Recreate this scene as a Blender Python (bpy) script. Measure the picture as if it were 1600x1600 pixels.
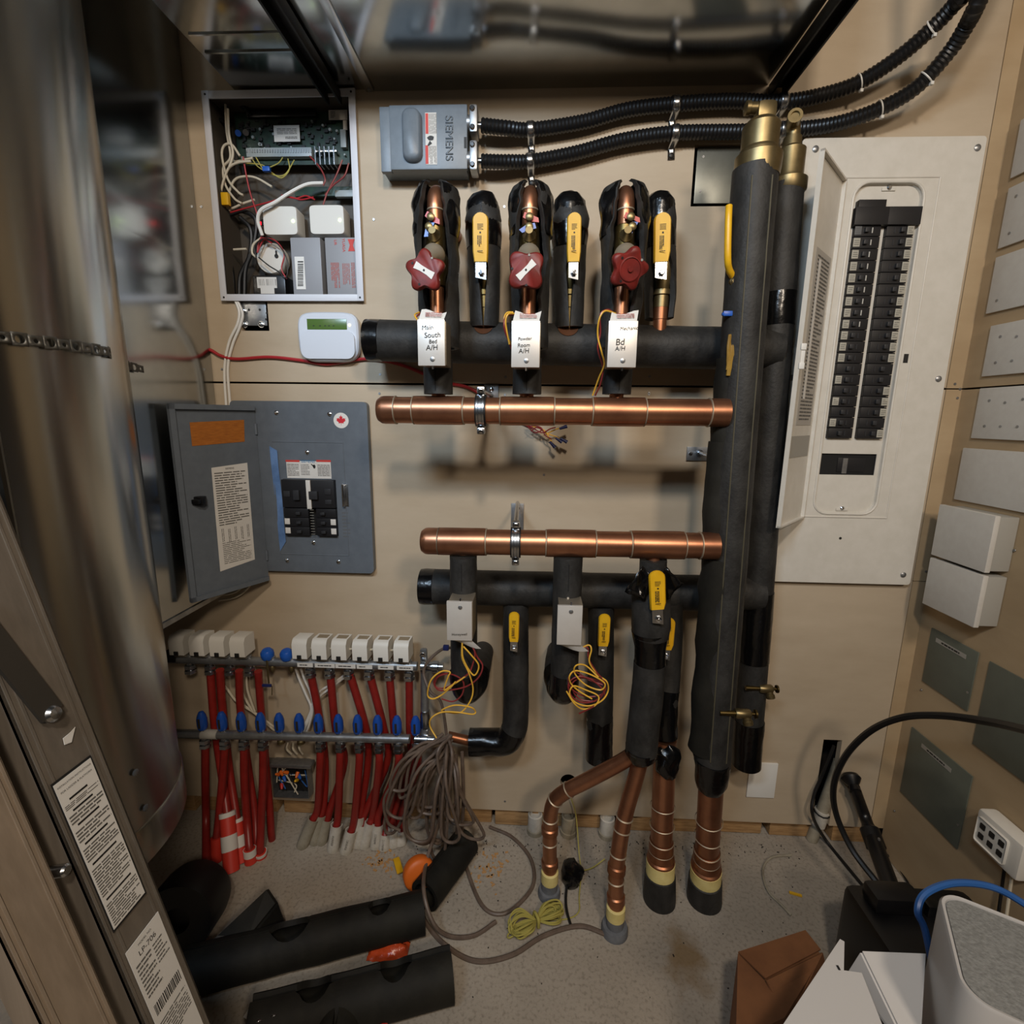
import bpy, bmesh, math, random
from mathutils import Vector, Matrix, noise
random.seed(7)
V3 = Vector
scene = bpy.context.scene
for o in list(bpy.data.objects): bpy.data.objects.remove(o)
COL = scene.collection

# ------------------------------------------------------------------ camera
CAM = V3((0, -1.3, 1.25)); FPX = 767.2
CR = V3((0.99882, 0.04723, 0.01165)); CU = V3((-0.02036, 0.18834, 0.98189)); CF = V3((-0.04418, 0.98097, -0.18908))
cd = bpy.data.cameras.new('camera'); cam = bpy.data.objects.new('camera', cd); COL.objects.link(cam)
cd.sensor_width = 36; cd.lens = 36 * FPX / 1600; cd.clip_start = .02
cam.matrix_world = Matrix((( CR.x, CU.x, -CF.x, CAM.x), (CR.y, CU.y, -CF.y, CAM.y), (CR.z, CU.z, -CF.z, CAM.z), (0, 0, 0, 1)))
scene.camera = cam
# ------------------------------------------------------------------ world, lights, exposure
w = bpy.data.worlds.new('world'); scene.world = w; w.use_nodes = True
w.node_tree.nodes['Background'].inputs[0].default_value = (.30, .28, .26, 1)
w.node_tree.nodes['Background'].inputs[1].default_value = .08
def area(name, loc, target, sx, sy, power, col):
    l = bpy.data.lights.new(name, 'AREA'); l.shape = 'RECTANGLE'; l.size = sx; l.size_y = sy; l.energy = power; l.color = col
    o = bpy.data.objects.new(name, l); COL.objects.link(o); o.location = loc
    o.rotation_euler = (V3(target) - V3(loc)).to_track_quat('-Z', 'Y').to_euler(); return o
area('lamp_ceiling_warm', (.06, -1.85, 2.34), (.1, -.1, .8), .14, .14, 16, (1, .87, .73))
area('lamp_ceiling_cool', (-.62, -1.95, 2.3), (-.4, 0, 1.65), .45, .25, 9.5, (.62, .80, 1)).data.spread = math.radians(105)
area('lamp_room_warm', (.75, -2.35, 2.2), (.2, 0, .6), .25, .25, 17, (1, .84, .67))
vs = scene.view_settings
vs.view_transform = 'Standard'; vs.look = 'None'; vs.exposure = .06; vs.gamma = 1; vs.use_curve_mapping = False

# ------------------------------------------------------------------ helpers
def ray(px, py): return CF + CR * ((px - 800) / FPX) + CU * ((800 - py) / FPX)
def P(px, py, Y=0.0):
    d = ray(px, py); return CAM + d * ((Y - CAM.y) / d.y)
def PX(px, py, X):
    d = ray(px, py); return CAM + d * ((X - CAM.x) / d.x)
def PZ(px, py, Z=0.0):
    d = ray(px, py); return CAM + d * ((Z - CAM.z) / d.z)
def W(px, p): return px * (V3(p) - CAM).dot(CF) / FPX
def lerp(a, b, t): return a + (b - a) * t
def spl(pts, n=8):
    pts = [V3(p) for p in pts]; out = []
    q = [pts[0] * 2 - pts[1]] + pts + [pts[-1] * 2 - pts[-2]]
    for i in range(1, len(q) - 2):
        a, b, c, d = q[i - 1:i + 3]
        for k in range(n):
            t = k / n
            out.append(.5 * ((2 * b) + (c - a) * t + (2 * a - 5 * b + 4 * c - d) * t * t + (3 * b - a - 3 * c + d) * t ** 3))
    out.append(pts[-1]); return out
def frame(d):
    d = d.normalized(); a = V3((0, 0, 1)) if abs(d.z) < .9 else V3((0, -1, 0))
    u = a.cross(d).normalized(); return u, d.cross(u).normalized()

class MB:
    def __init__(s): s.v = []; s.f = []
    def add(s, vs_, fs):
        b = len(s.v); s.v += [V3(v) for v in vs_]; s.f += [tuple(i + b for i in f) for f in fs]; return s
    def box(s, c, size, R=None, bev=0):
        c = V3(c); x, y, z = [k / 2 for k in size]
        if bev > 0:
            bm = bmesh.new(); bmesh.ops.create_cube(bm, size=1)
            for v in bm.verts: v.co = V3((v.co.x * 2 * x, v.co.y * 2 * y, v.co.z * 2 * z))
            bmesh.ops.bevel(bm, geom=bm.edges[:], offset=bev, segments=2, affect='EDGES', profile=.6)
            bm.verts.index_update()
            vs_ = [v.co.copy() for v in bm.verts]; fs = [[v.index for v in f.verts] for f in bm.faces]; bm.free()
        else:
            vs_ = [V3((i * x, j * y, k * z)) for i in (-1, 1) for j in (-1, 1) for k in (-1, 1)]
            fs = [(0, 1, 3, 2), (4, 6, 7, 5), (0, 4, 5, 1), (2, 3, 7, 6), (0, 2, 6, 4), (1, 5, 7, 3)]
        if R is not None: vs_ = [R @ v for v in vs_]
        return s.add([c + v for v in vs_], fs)
    def hexa(s, a, b):  # two quads (near, far)
        n = 4; return s.add(list(a) + list(b), [(3, 2, 1, 0), (4, 5, 6, 7), (0, 1, 5, 4), (1, 2, 6, 5), (2, 3, 7, 6), (3, 0, 4, 7)])
    def prism(s, poly, vec):
        n = len(poly); vec = V3(vec)
        return s.add([V3(p) for p in poly] + [V3(p) + vec for p in poly],
            [tuple(range(n))[::-1], tuple(range(n, 2 * n))] + [(i, (i + 1) % n, n + (i + 1) % n, n + i) for i in range(n)])
    def tube(s, pts, r, seg=12, cap=True, jit=0, jf=30, twist=None):
        pts = [V3(p) for p in pts]; n = len(pts); rr = r if isinstance(r, (list, tuple)) else [r] * n
        u, w_ = frame(pts[1] - pts[0]); vs_ = []
        for i, p in enumerate(pts):
            d = (pts[min(i + 1, n - 1)] - pts[max(i - 1, 0)]).normalized()
            u = (u - d * u.dot(d)).normalized(); w_ = d.cross(u)
            for k in range(seg):
                a = 2 * math.pi * k / seg; e = u * math.cos(a) + w_ * math.sin(a); q = rr[i]
                if jit: q *= 1 + jit * noise.noise((p + e * rr[i]) * jf)
                vs_.append(p + e * q)
        fs = [(i * seg + k, i * seg + (k + 1) % seg, (i + 1) * seg + (k + 1) % seg, (i + 1) * seg + k) for i in range(n - 1) for k in range(seg)]
        if cap: fs += [tuple(range(seg))[::-1], tuple(range((n - 1) * seg, n * seg))]
        return s.add(vs_, fs)
    def cyl(s, a, b, r, r2=None, seg=24, cap=True): return s.tube([a, b], [r, r if r2 is None else r2], seg, cap)
    def foam(s, a, b, r, n=14, seg=28, jit=.03, jf=22, ends=.0):
        a, b = V3(a), V3(b); pts = [a.lerp(b, i / n) for i in range(n + 1)]
        rr = r if isinstance(r, (list, tuple)) else None
        if rr: rad = [rr[min(int(i / n * (len(rr) - 1)), len(rr) - 2)] + (rr[min(int(i / n * (len(rr) - 1)), len(rr) - 2) + 1] - rr[min(int(i / n * (len(rr) - 1)), len(rr) - 2)]) * (i / n * (len(rr) - 1) - min(int(i / n * (len(rr) - 1)), len(rr) - 2)) for i in range(n + 1)]
        else: rad = [r] * (n + 1)
        return s.tube(pts, rad, seg, True, jit, jf)
    def lathe(s, p, axis, prof, seg=24):
        p = V3(p); ax = V3(axis).normalized(); u, w_ = frame(ax); vs_ = []
        for r, h in prof:
            for k in range(seg):
                a = 2 * math.pi * k / seg; vs_.append(p + ax * h + (u * math.cos(a) + w_ * math.sin(a)) * max(r, 1e-5))
        n = len(prof)
        fs = [(i * seg + k, i * seg + (k + 1) % seg, (i + 1) * seg + (k + 1) % seg, (i + 1) * seg + k) for i in range(n - 1) for k in range(seg)]
        fs += [tuple(range(seg))[::-1], tuple(range((n - 1) * seg, n * seg))]
        return s.add(vs_, fs)
    def sphere(s, c, r, seg=16, sc=(1, 1, 1)):
        n = seg // 2; vs_ = []; c = V3(c)
        for i in range(n + 1):
            t = math.pi * i / n
            for k in range(seg):
                a = 2 * math.pi * k / seg
                vs_.append(c + V3((math.sin(t) * math.cos(a) * sc[0], math.sin(t) * math.sin(a) * sc[1], math.cos(t) * sc[2])) * r)
        return s.add(vs_, [(i * seg + k, (i + 1) * seg + k, (i + 1) * seg + (k + 1) % seg, i * seg + (k + 1) % seg) for i in range(n) for k in range(seg)])
    def shell(s, pts, rad, half, front, t, seg=30, jit=.05, jf=25):
        # open split sleeve: opening centred on 'front', half angle per ring
        pts = [V3(p) for p in pts]; n = len(pts); vs_ = []
        for i, p in enumerate(pts):
            d = (pts[min(i + 1, n - 1)] - pts[max(i - 1, 0)]).normalized()
            e1 = V3(front); e1 = (e1 - d * e1.dot(d)).normalized(); e2 = d.cross(e1)
            for lay in (0, 1):
                for k in range(seg + 1):
                    a = half[i] + (2 * math.pi - 2 * half[i]) * k / seg
                    e = e1 * math.cos(a) + e2 * math.sin(a); q = rad[i] - lay * t
                    q *= 1 + jit * noise.noise((p + e * rad[i]) * jf) * (1 - .5 * lay)
                    vs_.append(p + e * max(q, .002))
        m = seg + 1; S = 2 * m; fs = []
        for i in range(n - 1):
            for k in range(seg):
                fs.append((i * S + k, i * S + k + 1, (i + 1) * S + k + 1, (i + 1) * S + k))
                fs.append((i * S + m + k + 1, i * S + m + k, (i + 1) * S + m + k, (i + 1) * S + m + k + 1))
            fs.append((i * S + m, i * S, (i + 1) * S, (i + 1) * S + m))
            fs.append((i * S + seg, i * S + m + seg, (i + 1) * S + m + seg, (i + 1) * S + seg))
        for i in (0, n - 1):
            for k in range(seg):
                q = (i * S + k, i * S + m + k, i * S + m + k + 1, i * S + k + 1); fs.append(q if i == 0 else q[::-1])
        return s.add(vs_, fs)
    def grid(s, nu, nv, fn):
        return s.add([fn(i / nu, j / nv) for i in range(nu + 1) for j in range(nv + 1)],
            [(i * (nv + 1) + j, i * (nv + 1) + j + 1, (i + 1) * (nv + 1) + j + 1, (i + 1) * (nv + 1) + j) for i in range(nu) for j in range(nv)])
    def text(s, body, o, xd, yd, size=None, width=None, height=None, align='CENTER'):
        c = bpy.data.curves.new('t', 'FONT'); c.body = body; c.align_x = 'LEFT'
        ob = bpy.data.objects.new('t', c); me = bpy.data.meshes.new_from_object(ob)
        if len(me.vertices):
            xs = [v.co.x for v in me.vertices]; ys = [v.co.y for v in me.vertices]
            x0, x1, y0, y1 = min(xs), max(xs), min(ys), max(ys)
            sx = sy = size or 1
            if width: sx = width / (x1 - x0); sy = sx if not height else height / (y1 - y0)
            elif height: sx = sy = height / (y1 - y0)
            o = V3(o); xd = V3(xd).normalized(); yd = V3(yd).normalized()
            s.add([o + xd * (v.co.x - (x0 + x1) / 2) * sx + yd * (v.co.y - (y0 + y1) / 2) * sy for v in me.vertices], [tuple(p.vertices) for p in me.polygons])
        bpy.data.objects.remove(ob); bpy.data.curves.remove(c); bpy.data.meshes.remove(me); return s
    def bars(s, o, xd, yd, nl, wid, hei, fill=.55, seed=0, brk=True):
        # rows of fine print: o = centre, xd/yd unit dirs
        rg = random.Random(seed); o = V3(o); xd = V3(xd).normalized(); yd = V3(yd).normalized(); lh = hei / nl
        for i in range(nl):
            x = -wid / 2; y = hei / 2 - (i + .5) * lh; end = wid / 2 * (1 if rg.random() < .7 else rg.uniform(.1, .9))
            while x < end - 1e-6:
                l = min(wid * rg.uniform(.1, .35), end - x) if brk else end - x
                a = o + xd * x + yd * (y - lh * fill / 2); b = a + xd * l; u = yd * lh * fill
                s.add([a, b, b + u, a + u], [(0, 1, 2, 3)]); x += l + wid * .03
        return s
    def build(s, name, mat, parent=None, label=None, cat=None, group=None, kind=None, sharp=38, smooth=True):
        base = ORG[parent.name_full] if parent else None
        if base is None:
            if not s.v: return None
            xs = [v.x for v in s.v]; ys = [v.y for v in s.v]; zs = [v.z for v in s.v]
            base = V3(((min(xs) + max(xs)) / 2, (min(ys) + max(ys)) / 2, min(zs)))
        me = bpy.data.meshes.new(name); me.from_pydata([tuple(v - base) for v in s.v], [], s.f)
        bm = bmesh.new(); bm.from_mesh(me); bmesh.ops.recalc_face_normals(bm, faces=bm.faces[:]); bm.to_mesh(me); bm.free()
        me.materials.append(M[mat] if isinstance(mat, str) else mat)
        if smooth and len(me.polygons):
            me.shade_smooth(); me.set_sharp_from_angle(angle=math.radians(sharp))
        o = bpy.data.objects.new(name, me); COL.objects.link(o)
        if parent: o.parent = parent
        else: o.location = base
        ORG[o.name_full] = base
        if label: o['label'] = label
        if cat: o['category'] = cat
        if group: o['group'] = group
        if not kind and parent and name in ('fine_print', 'heavy_rule', 'barcode', 'components', 'lettering', 'pins', 'threads'): kind = 'stuff'
        if kind: o['kind'] = kind
        return o
ORG = {}
def T(name, loc, label, cat, group=None):
    o = bpy.data.objects.new(name, None); o.empty_display_size = .05; COL.objects.link(o)
    o.location = V3(loc); ORG[o.name_full] = V3(loc); o['label'] = label; o['category'] = cat
    if group: o['group'] = group
    return o
def quadgrid(poly): return MB().add(poly, [tuple(range(len(poly)))])
def onplane(px, py, o, n):
    d = ray(px, py); return CAM + d * ((V3(o) - CAM).dot(n) / d.dot(n))
def patch(c4, o, n, th, lift=0):
    n = V3(n).normalized(); p = [onplane(*q, o, n) + n * lift for q in c4]; return MB().hexa([v + n * th for v in p], p), p
X_, Y_, Z_ = V3((1, 0, 0)), V3((0, 1, 0)), V3((0, 0, 1))
def rrect(cx, cz, w_, h_, r, y, n=5):
    pts = []
    for sx, sz, a0 in ((1, 1, 0), (-1, 1, 90), (-1, -1, 180), (1, -1, 270)):
        for k in range(n + 1):
            a = math.radians(a0 + 90 * k / n); pts.append(V3((cx + sx * (w_ / 2 - r) + r * math.cos(a), y, cz + sz * (h_ / 2 - r) + r * math.sin(a))))
    return pts

# ------------------------------------------------------------------ materials
M = {}
def lin(h):
    h = h.lstrip('#'); c = [int(h[i:i + 2], 16) / 255 for i in (0, 2, 4)]
    return [x / 12.92 if x <= .04045 else ((x + .055) / 1.055) ** 2.4 for x in c] + [1]
def mat(name, col, rough=.6, metal=0, col2=None, scale=8, stretch=(1, 1, 1), bump=0, bscale=60, emit=0, spec=.5, contrast=(.35, .65), coat=0, bdist=.002):
    m = bpy.data.materials.new(name); m.use_nodes = True; nt = m.node_tree; b = nt.nodes['Principled BSDF']
    b.inputs['Base Color'].default_value = lin(col); b.inputs['Roughness'].default_value = rough; b.inputs['Metallic'].default_value = metal
    b.inputs['Specular IOR Level'].default_value = spec; b.inputs['Coat Weight'].default_value = coat
    tc = nt.nodes.new('ShaderNodeTexCoord')
    if col2:
        mp = nt.nodes.new('ShaderNodeMapping'); mp.inputs['Scale'].default_value = stretch
        nz = nt.nodes.new('ShaderNodeTexNoise'); nz.inputs['Scale'].default_value = scale; nz.inputs['Detail'].default_value = 8; nz.inputs['Roughness'].default_value = .62
        cr = nt.nodes.new('ShaderNodeValToRGB'); cr.color_ramp.elements[0].position, cr.color_ramp.elements[1].position = contrast
        cr.color_ramp.elements[0].color = lin(col); cr.color_ramp.elements[1].color = lin(col2)
        nt.links.new(tc.outputs['Object'], mp.inputs[0]); nt.links.new(mp.outputs[0], nz.inputs[0]); nt.links.new(nz.outputs[0], cr.inputs[0]); nt.links.new(cr.outputs[0], b.inputs['Base Color'])
    if bump:
        n2 = nt.nodes.new('ShaderNodeTexNoise'); n2.inputs['Scale'].default_value = bscale; n2.inputs['Detail'].default_value = 4
        bp = nt.nodes.new('ShaderNodeBump'); bp.inputs['Strength'].default_value = bump; bp.inputs['Distance'].default_value = bdist
        nt.links.new(tc.outputs['Object'], n2.inputs[0]); nt.links.new(n2.outputs[0], bp.inputs['Height']); nt.links.new(bp.outputs[0], b.inputs['Normal'])
    if emit:
        b.inputs['Emission Color'].default_value = lin(col); b.inputs['Emission Strength'].default_value = emit
    M[name] = m; return m
mat('ply', '#a99880', .62, 0, '#bcac95', 3.0, (1, 4, 3.2), .06, 70, contrast=(.25, .78))
mat('ply_right', '#a38c6c', .65, 0, '#b09a7a', 3.0, (1, 1, 2.6), .05, 70)
mat('ply_edge', '#8a6f4d', .7)
mat('sill_wood', '#b08c60', .75, 0, '#8f6d45', 20, (1, 6, 8), .2, 60)
mat('drywall', '#5a534b', .8)
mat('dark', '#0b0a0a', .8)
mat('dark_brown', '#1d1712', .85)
mat('galv', '#b4b6b6', .17, 1, '#a2a5a5', 9, (1, 1, 1), .03, 8, contrast=(.3, .7))
mat('galv_dull', '#84827c', .3, 1, '#6e6c66', 14, (1, 1, .25), .03, 5)
mat('galv_round', '#c4c2bb', .26, 1, '#b4b1a9', 6, (1, 1, .3), .02, 4)
_nt = M['galv_round'].node_tree; _b = _nt.nodes['Principled BSDF']; _tg = _nt.nodes.new('ShaderNodeTangent'); _tg.direction_type = 'RADIAL'; _tg.axis = 'Z'
_nt.links.new(_tg.outputs[0], _b.inputs['Tangent']); _b.inputs['Anisotropic'].default_value = .88; _b.inputs['Anisotropic Rotation'].default_value = .25
mat('steel', '#b9bcc0', .25, 1)
mat('steel_dull', '#a4a5a6', .4, .85, '#8b8d8f', 40)
mat('chrome', '#d8dbe0', .12, 1)
mat('zinc_cover', '#dfdbd4', .38, .45, '#d4cfc8', 10)
mat('zinc_side', '#8a8172', .45, .6)
mat('black_metal', '#141210', .45, .3)
mat('copper', '#be8766', .35, .9, '#93624a', 11, (1, 1, 1), .02, 30, contrast=(.3, .75))
mat('copper_dark', '#9a6548', .38, .9, '#b27c5c', 16, contrast=(.35, .8))
mat('solder', '#a89b86', .5, .6)
mat('brass', '#8c7c59', .4, .9, '#766849', 25)
mat('brass_dark', '#6a5a38', .4, 1, '#544729', 25)
mat('foam', '#1d1c1b', .58, 0, '#32312f', 26, (1, 1, .6), .5, 140, bdist=.0015, spec=.35)
mat('foam_old', '#11100e', .7, 0, '#23211b', 9, (1, 1, .6), .4, 90, bdist=.0015, spec=.25)
mat('tape', '#0a0a0b', .22, 0, None, bump=.35, bscale=45, bdist=.004)
mat('rubber', '#0f0f10', .5)
mat('cable_black', '#121213', .38, 0, None, bump=.15, bscale=200, bdist=.0006)
mat('red_wheel', '#7f231c', .5, 0, '#5f1a15', 30)
mat('red_plastic', '#b3261d', .4)
mat('blue_plastic', '#1f55ad', .35)
mat('blue_meter', '#1b489c', .25)
mat('navy', '#1c2556', .4)
mat('yellow', '#e2b120', .38, 0, '#d9a516', 30)
mat('ink', '#161514', .6)
mat('ink_soft', '#5c5a56', .7)
mat('white', '#dcdad4', .45)
mat('white_panel', '#cfcac0', .42, 0, '#c8c3b8', 30)
mat('white_plate', '#c4c1ba', .5, 0, '#bfbbb4', 60)
mat('white_frame', '#c9cbd2', .45)
mat('ivory', '#d2cfc7', .45)
mat('paper', '#cfccc6', .7)
mat('paper_red', '#c0392f', .6)
mat('paper_grey', '#9a978f', .7)
mat('orange_label', '#b06a22', .6, 0, '#8c4f14', 60, (1, 1, 12))
mat('grey_panel', '#616870', .45, 0, '#5a6169', 40)
mat('strap', '#5f5c55', .5, .7)
mat('grey_box', '#69727a', .42, 0, '#626b73', 60, bump=.05, bscale=300)
mat('grey_plate', '#6c6e68', .35, .6, '#60625c', 12)
mat('green_plate', '#5f645a', .45, 0, '#545950', 8)
mat('grey_battery', '#8b8c90', .5)
mat('film_blue', '#7394c4', .15, 0, '#54719c', 12, (1, 1, 1))
mat('pcb', '#1d3a2c', .45, 0, '#12241d', 45)
mat('pcb_bits', '#17181a', .5)
mat('term', '#8f9799', .4)
mat('lcd', '#4f6b33', .25)
mat('led_green', '#d8ff9a', .3, 0, emit=4)
mat('led_warm', '#ffe9a0', .3, 0, emit=3)
mat('led_red', '#ff1626', .3, 0, emit=6)
mat('led_blue', '#8fb4ff', .3, 0, emit=5)
mat('pex', '#8c231d', .4, 0, '#7c1d18', 30)
mat('red_sleeve', '#c33527', .5)
mat('pvc', '#c9c4ba', .5, 0, '#aaa395', 25)
mat('pvc_dirty', '#a49c8a', .6, 0, '#7d7564', 15)
mat('wire_red', '#a3242a', .4)
mat('wire_maroon', '#7c2a2a', .4)
mat('wire_yellow', '#d9a83a', .4)
mat('wire_white', '#c6bda9', .5)
mat('wire_brown', '#6b5b4f', .5, 0, '#57493f', 40)
mat('cream', '#dccd8c', .6, 0, '#cdbb76', 30)
mat('grey_foam', '#5a5c60', .75, 0, '#6d6f73', 40, bump=.2)
mat('twine', '#a49a4c', .8)
mat('orange', '#d4661c', .5)
mat('orange_bag', '#c04a24', .25, 0, '#a63c1c', 20, bump=.6, bscale=30, bdist=.006)
mat('cardboard', '#8a5a36', .8, 0, '#7d5030', 20, (1, 1, 3))
mat('router', '#b9b7b5', .4)
mat('router_top', '#8b8c8a', .6, 0, '#767775', 190, (1, 1, 1), .9, 190)
mat('carton', '#c4c2c0', .55)
mat('black_plastic', '#0e0e10', .35)
mat('ladder', '#80776c', .45, .4, '#726a60', 3, (30, 30, .6), .03, 80)
mat('ladder_pale', '#9a8a78', .5, .2, '#8b7c6b', 3, (30, 30, .6))
mat('ladder_dark', '#4a4640', .45, .6)
mat('blue_cable', '#2d5c9c', .4)
mat('maple', '#c8202c', .5)
mat('blue_ink', '#1f77a8', .5)
mat('rust', '#7a5a2e', .9)
mat('sawdust', '#b58a58', .9)
def concrete():
    m = bpy.data.materials.new('concrete'); m.use_nodes = True; nt = m.node_tree; b = nt.nodes['Principled BSDF']; L = nt.links
    tc = nt.nodes.new('ShaderNodeTexCoord'); b.inputs['Roughness'].default_value = .85
    def nz(s, d=8):
        n = nt.nodes.new('ShaderNodeTexNoise'); n.inputs['Scale'].default_value = s; n.inputs['Detail'].default_value = d; L.new(tc.outputs['Object'], n.inputs[0]); return n
    def ramp(src, p0, c0, p1, c1):
        r = nt.nodes.new('ShaderNodeValToRGB'); r.color_ramp.elements[0].position = p0; r.color_ramp.elements[1].position = p1
        r.color_ramp.elements[0].color = lin(c0); r.color_ramp.elements[1].color = lin(c1); L.new(src, r.inputs[0]); return r
    base = ramp(nz(4).outputs[0], .25, '#90877a', .75, '#aba193')
    spots = ramp(nz(130, 5).outputs[0], .5, '#ffffff', .78, '#6a5c4c')
    mx = nt.nodes.new('ShaderNodeMix'); mx.data_type = 'RGBA'; mx.blend_type = 'MULTIPLY'; mx.inputs[0].default_value = .5
    L.new(base.outputs[0], mx.inputs[6]); L.new(spots.outputs[0], mx.inputs[7]); cur = mx.outputs[2]
    geo = nt.nodes.new('ShaderNodeNewGeometry'); wob = nz(14, 5)
    for (px, py, rx, ry, a) in ((.375, -.335, .05, .085, .75), (.42, -.52, .07, .014, .6)):
        sub = nt.nodes.new('ShaderNodeVectorMath'); sub.operation = 'SUBTRACT'; sub.inputs[1].default_value = (px, py, 0); L.new(geo.outputs['Position'], sub.inputs[0])
        sc = nt.nodes.new('ShaderNodeVectorMath'); sc.operation = 'MULTIPLY'; sc.inputs[1].default_value = (1 / rx, 1 / ry, 0); L.new(sub.outputs[0], sc.inputs[0])
        ln_ = nt.nodes.new('ShaderNodeVectorMath'); ln_.operation = 'LENGTH'; L.new(sc.outputs[0], ln_.inputs[0])
        ad = nt.nodes.new('ShaderNodeMath'); ad.operation = 'MULTIPLY_ADD'; L.new(wob.outputs[0], ad.inputs[0]); ad.inputs[1].default_value = 2.6; L.new(ln_.outputs['Value'], ad.inputs[2])
        mr = nt.nodes.new('ShaderNodeMapRange'); mr.inputs['From Min'].default_value = 1.5; mr.inputs['From Max'].default_value = 2.3; mr.inputs['To Min'].default_value = a; mr.inputs['To Max'].default_value = 0; L.new(ad.outputs[0], mr.inputs[0])
        m2 = nt.nodes.new('ShaderNodeMix'); m2.data_type = 'RGBA'; L.new(mr.outputs[0], m2.inputs[0]); L.new(cur, m2.inputs[6]); m2.inputs[7].default_value = lin('#7d6238'); cur = m2.outputs[2]
    L.new(cur, b.inputs['Base Color'])
    bp = nt.nodes.new('ShaderNodeBump'); bp.inputs['Strength'].default_value = .35; bp.inputs['Distance'].default_value = .003
    L.new(nz(90, 4).outputs[0], bp.inputs['Height']); L.new(bp.outputs[0], b.inputs['Normal']); M['concrete'] = m
concrete()
# ================================================================== SETTING
SEAM = 1.332; XR = 1.05
def cells(mb, xs, zs, holes, y0, y1):
    for i in range(len(xs) - 1):
        for j in range(len(zs) - 1):
            cx, cz = (xs[i] + xs[i + 1]) / 2, (zs[j] + zs[j + 1]) / 2
            if any(h[0] < cx < h[1] and h[2] < cz < h[3] for h in holes): continue
            mb.box((cx, (y0 + y1) / 2, cz), (xs[i + 1] - xs[i], y1 - y0, zs[j + 1] - zs[j]))
def sheet(x0, x1, z0, z1, holes=(), rounds=(), y0=0, y1=.018):
    mb = MB(); hs = list(holes) + [(c.x - r - .004, c.x + r + .004, c.z - r - .004, c.z + r + .004) for c, r in rounds]
    xs = sorted({x0, x1, *[h[0] for h in hs], *[h[1] for h in hs]}); zs = sorted({z0, z1, *[h[2] for h in hs], *[h[3] for h in hs]})
    cells(mb, xs, zs, hs, y0, y1)
    for c, r in rounds:
        n = 32; q = r + .004; vs_ = []
        for k in range(n):
            a = 2 * math.pi * k / n; ca, sa = math.cos(a), math.sin(a); m_ = q / max(abs(ca), abs(sa))
            vs_ += [V3((c.x + ca * m_, y0, c.z + sa * m_)), V3((c.x + ca * r, y0, c.z + sa * r)), V3((c.x + ca * r, y1, c.z + sa * r))]
        mb.add(vs_, [f for k in range(n) for f in ((3 * k, 3 * k + 1, 3 * ((k + 1) % n) + 1, 3 * ((k + 1) % n)), (3 * k + 1, 3 * k + 2, 3 * ((k + 1) % n) + 2, 3 * ((k + 1) % n) + 1))])
    return mb
# floor
MB().box((-.1, -1.6, -.05), (3.4, 3.6, .1)).build('floor', 'concrete', kind='structure')
wb = MB().box((-.1, .135, 1.2), (3.4, .02, 2.6)).build('wall_back', 'dark_brown', kind='structure')
cab = (P(320, 148).x + .006, P(564, 300).x - .004, P(460, 472).z + .004, P(440, 145).z - .004)     # cabinet rough opening
br_a, br_b = P(374, 470), P(421, 517)
jp_a, jp_b = P(1086, 225), P(1166, 322)
hole_c = P(888, 1221); slot = (P(1287, 1156).x, P(1316, 1156).x, .07, P(1300, 1156).z)
notch = (P(1366, 1295).x, XR - .004, .02, P(1376, 1295).z)
up_holes = [cab, (br_a.x, br_b.x, br_b.z, br_a.z), (jp_a.x, jp_b.x, jp_b.z, jp_a.z)]
sheet(-1.35, 1.012, SEAM + .0025, 2.45, up_holes).build('plywood_sheet', 'ply', wb)
sheet(-1.35, 1.012, .07, SEAM - .0025, [slot] + ([notch] if notch[1] < 1.012 else []), [(hole_c, .024)]).build('plywood_sheet', 'ply', wb)
sheet(1.014, XR + .02, SEAM + .0015, 2.45).build('plywood_sheet', 'ply_right', wb)
sheet(1.014, XR + .02, .835, SEAM - .0015).build('plywood_sheet', 'ply_right', wb)
sheet(1.014, XR + .02, .07, .833).build('plywood_sheet', 'ply_right', wb)
# sole plate blocks in the gap under the plywood
x = -1.3; rg = random.Random(3)
while x < 1.0:
    l = rg.uniform(.06, .2)
    MB().box((x + l / 2, .055 + rg.uniform(-.006, .008), .032), (l - rg.uniform(.004, .03), .07, .058 + rg.uniform(-.006, .006)), None, .003).build('sill_block', 'sill_wood', wb)
    x += l
# screws in the plywood
scr = [(788, 323), (584, 343), (594, 585), (593, 615), (790, 589), (789, 617), (1015, 588), (1014, 614), (315, 323), (347, 577), (1014, 616), (1492, 600), (1500, 608), (1496, 622), (1447, 893), (789, 1252), (548, 806), (590, 1080), (850, 742)]
for q in scr:
    p = P(*q); MB().lathe(p + Y_ * .001, -Y_, [(.0022, 0), (.0034, .0015), (.0030, .0022)], 10).build('screw', 'steel_dull', wb)
wr = MB().box((XR + .035, -1.6, 1.2), (.03, 3.6, 2.6)).build('wall_right', 'dark_brown', kind='structure')
MB().box((XR + .01, -.31, 1.905), (.018, .62, 1.142)).build('plywood_sheet', 'ply_right', wr)
MB().box((XR + .01, -.31, .6655), (.018, .62, 1.328)).build('plywood_sheet', 'ply_right', wr)
MB().box((XR + .01, -2.0, 1.24), (.018, 2.74, 2.48)).build('plywood_sheet', 'dark_brown', wr)  # forward sheet coloured dark to stand in for unlit foreground and cut bounce
MB().box((-1.37, -1.6, 1.2), (.04, 3.6, 2.6)).build('wall_left', 'drywall', kind='structure')
MB().box((-.1, -3.3, 1.2), (3.4, .04, 2.6)).build('wall_rear', 'drywall', kind='structure')
MB().box((-.1, -1.6, 2.5), (3.4, 3.6, .08)).build('ceiling', 'dark_brown', kind='structure')
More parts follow.
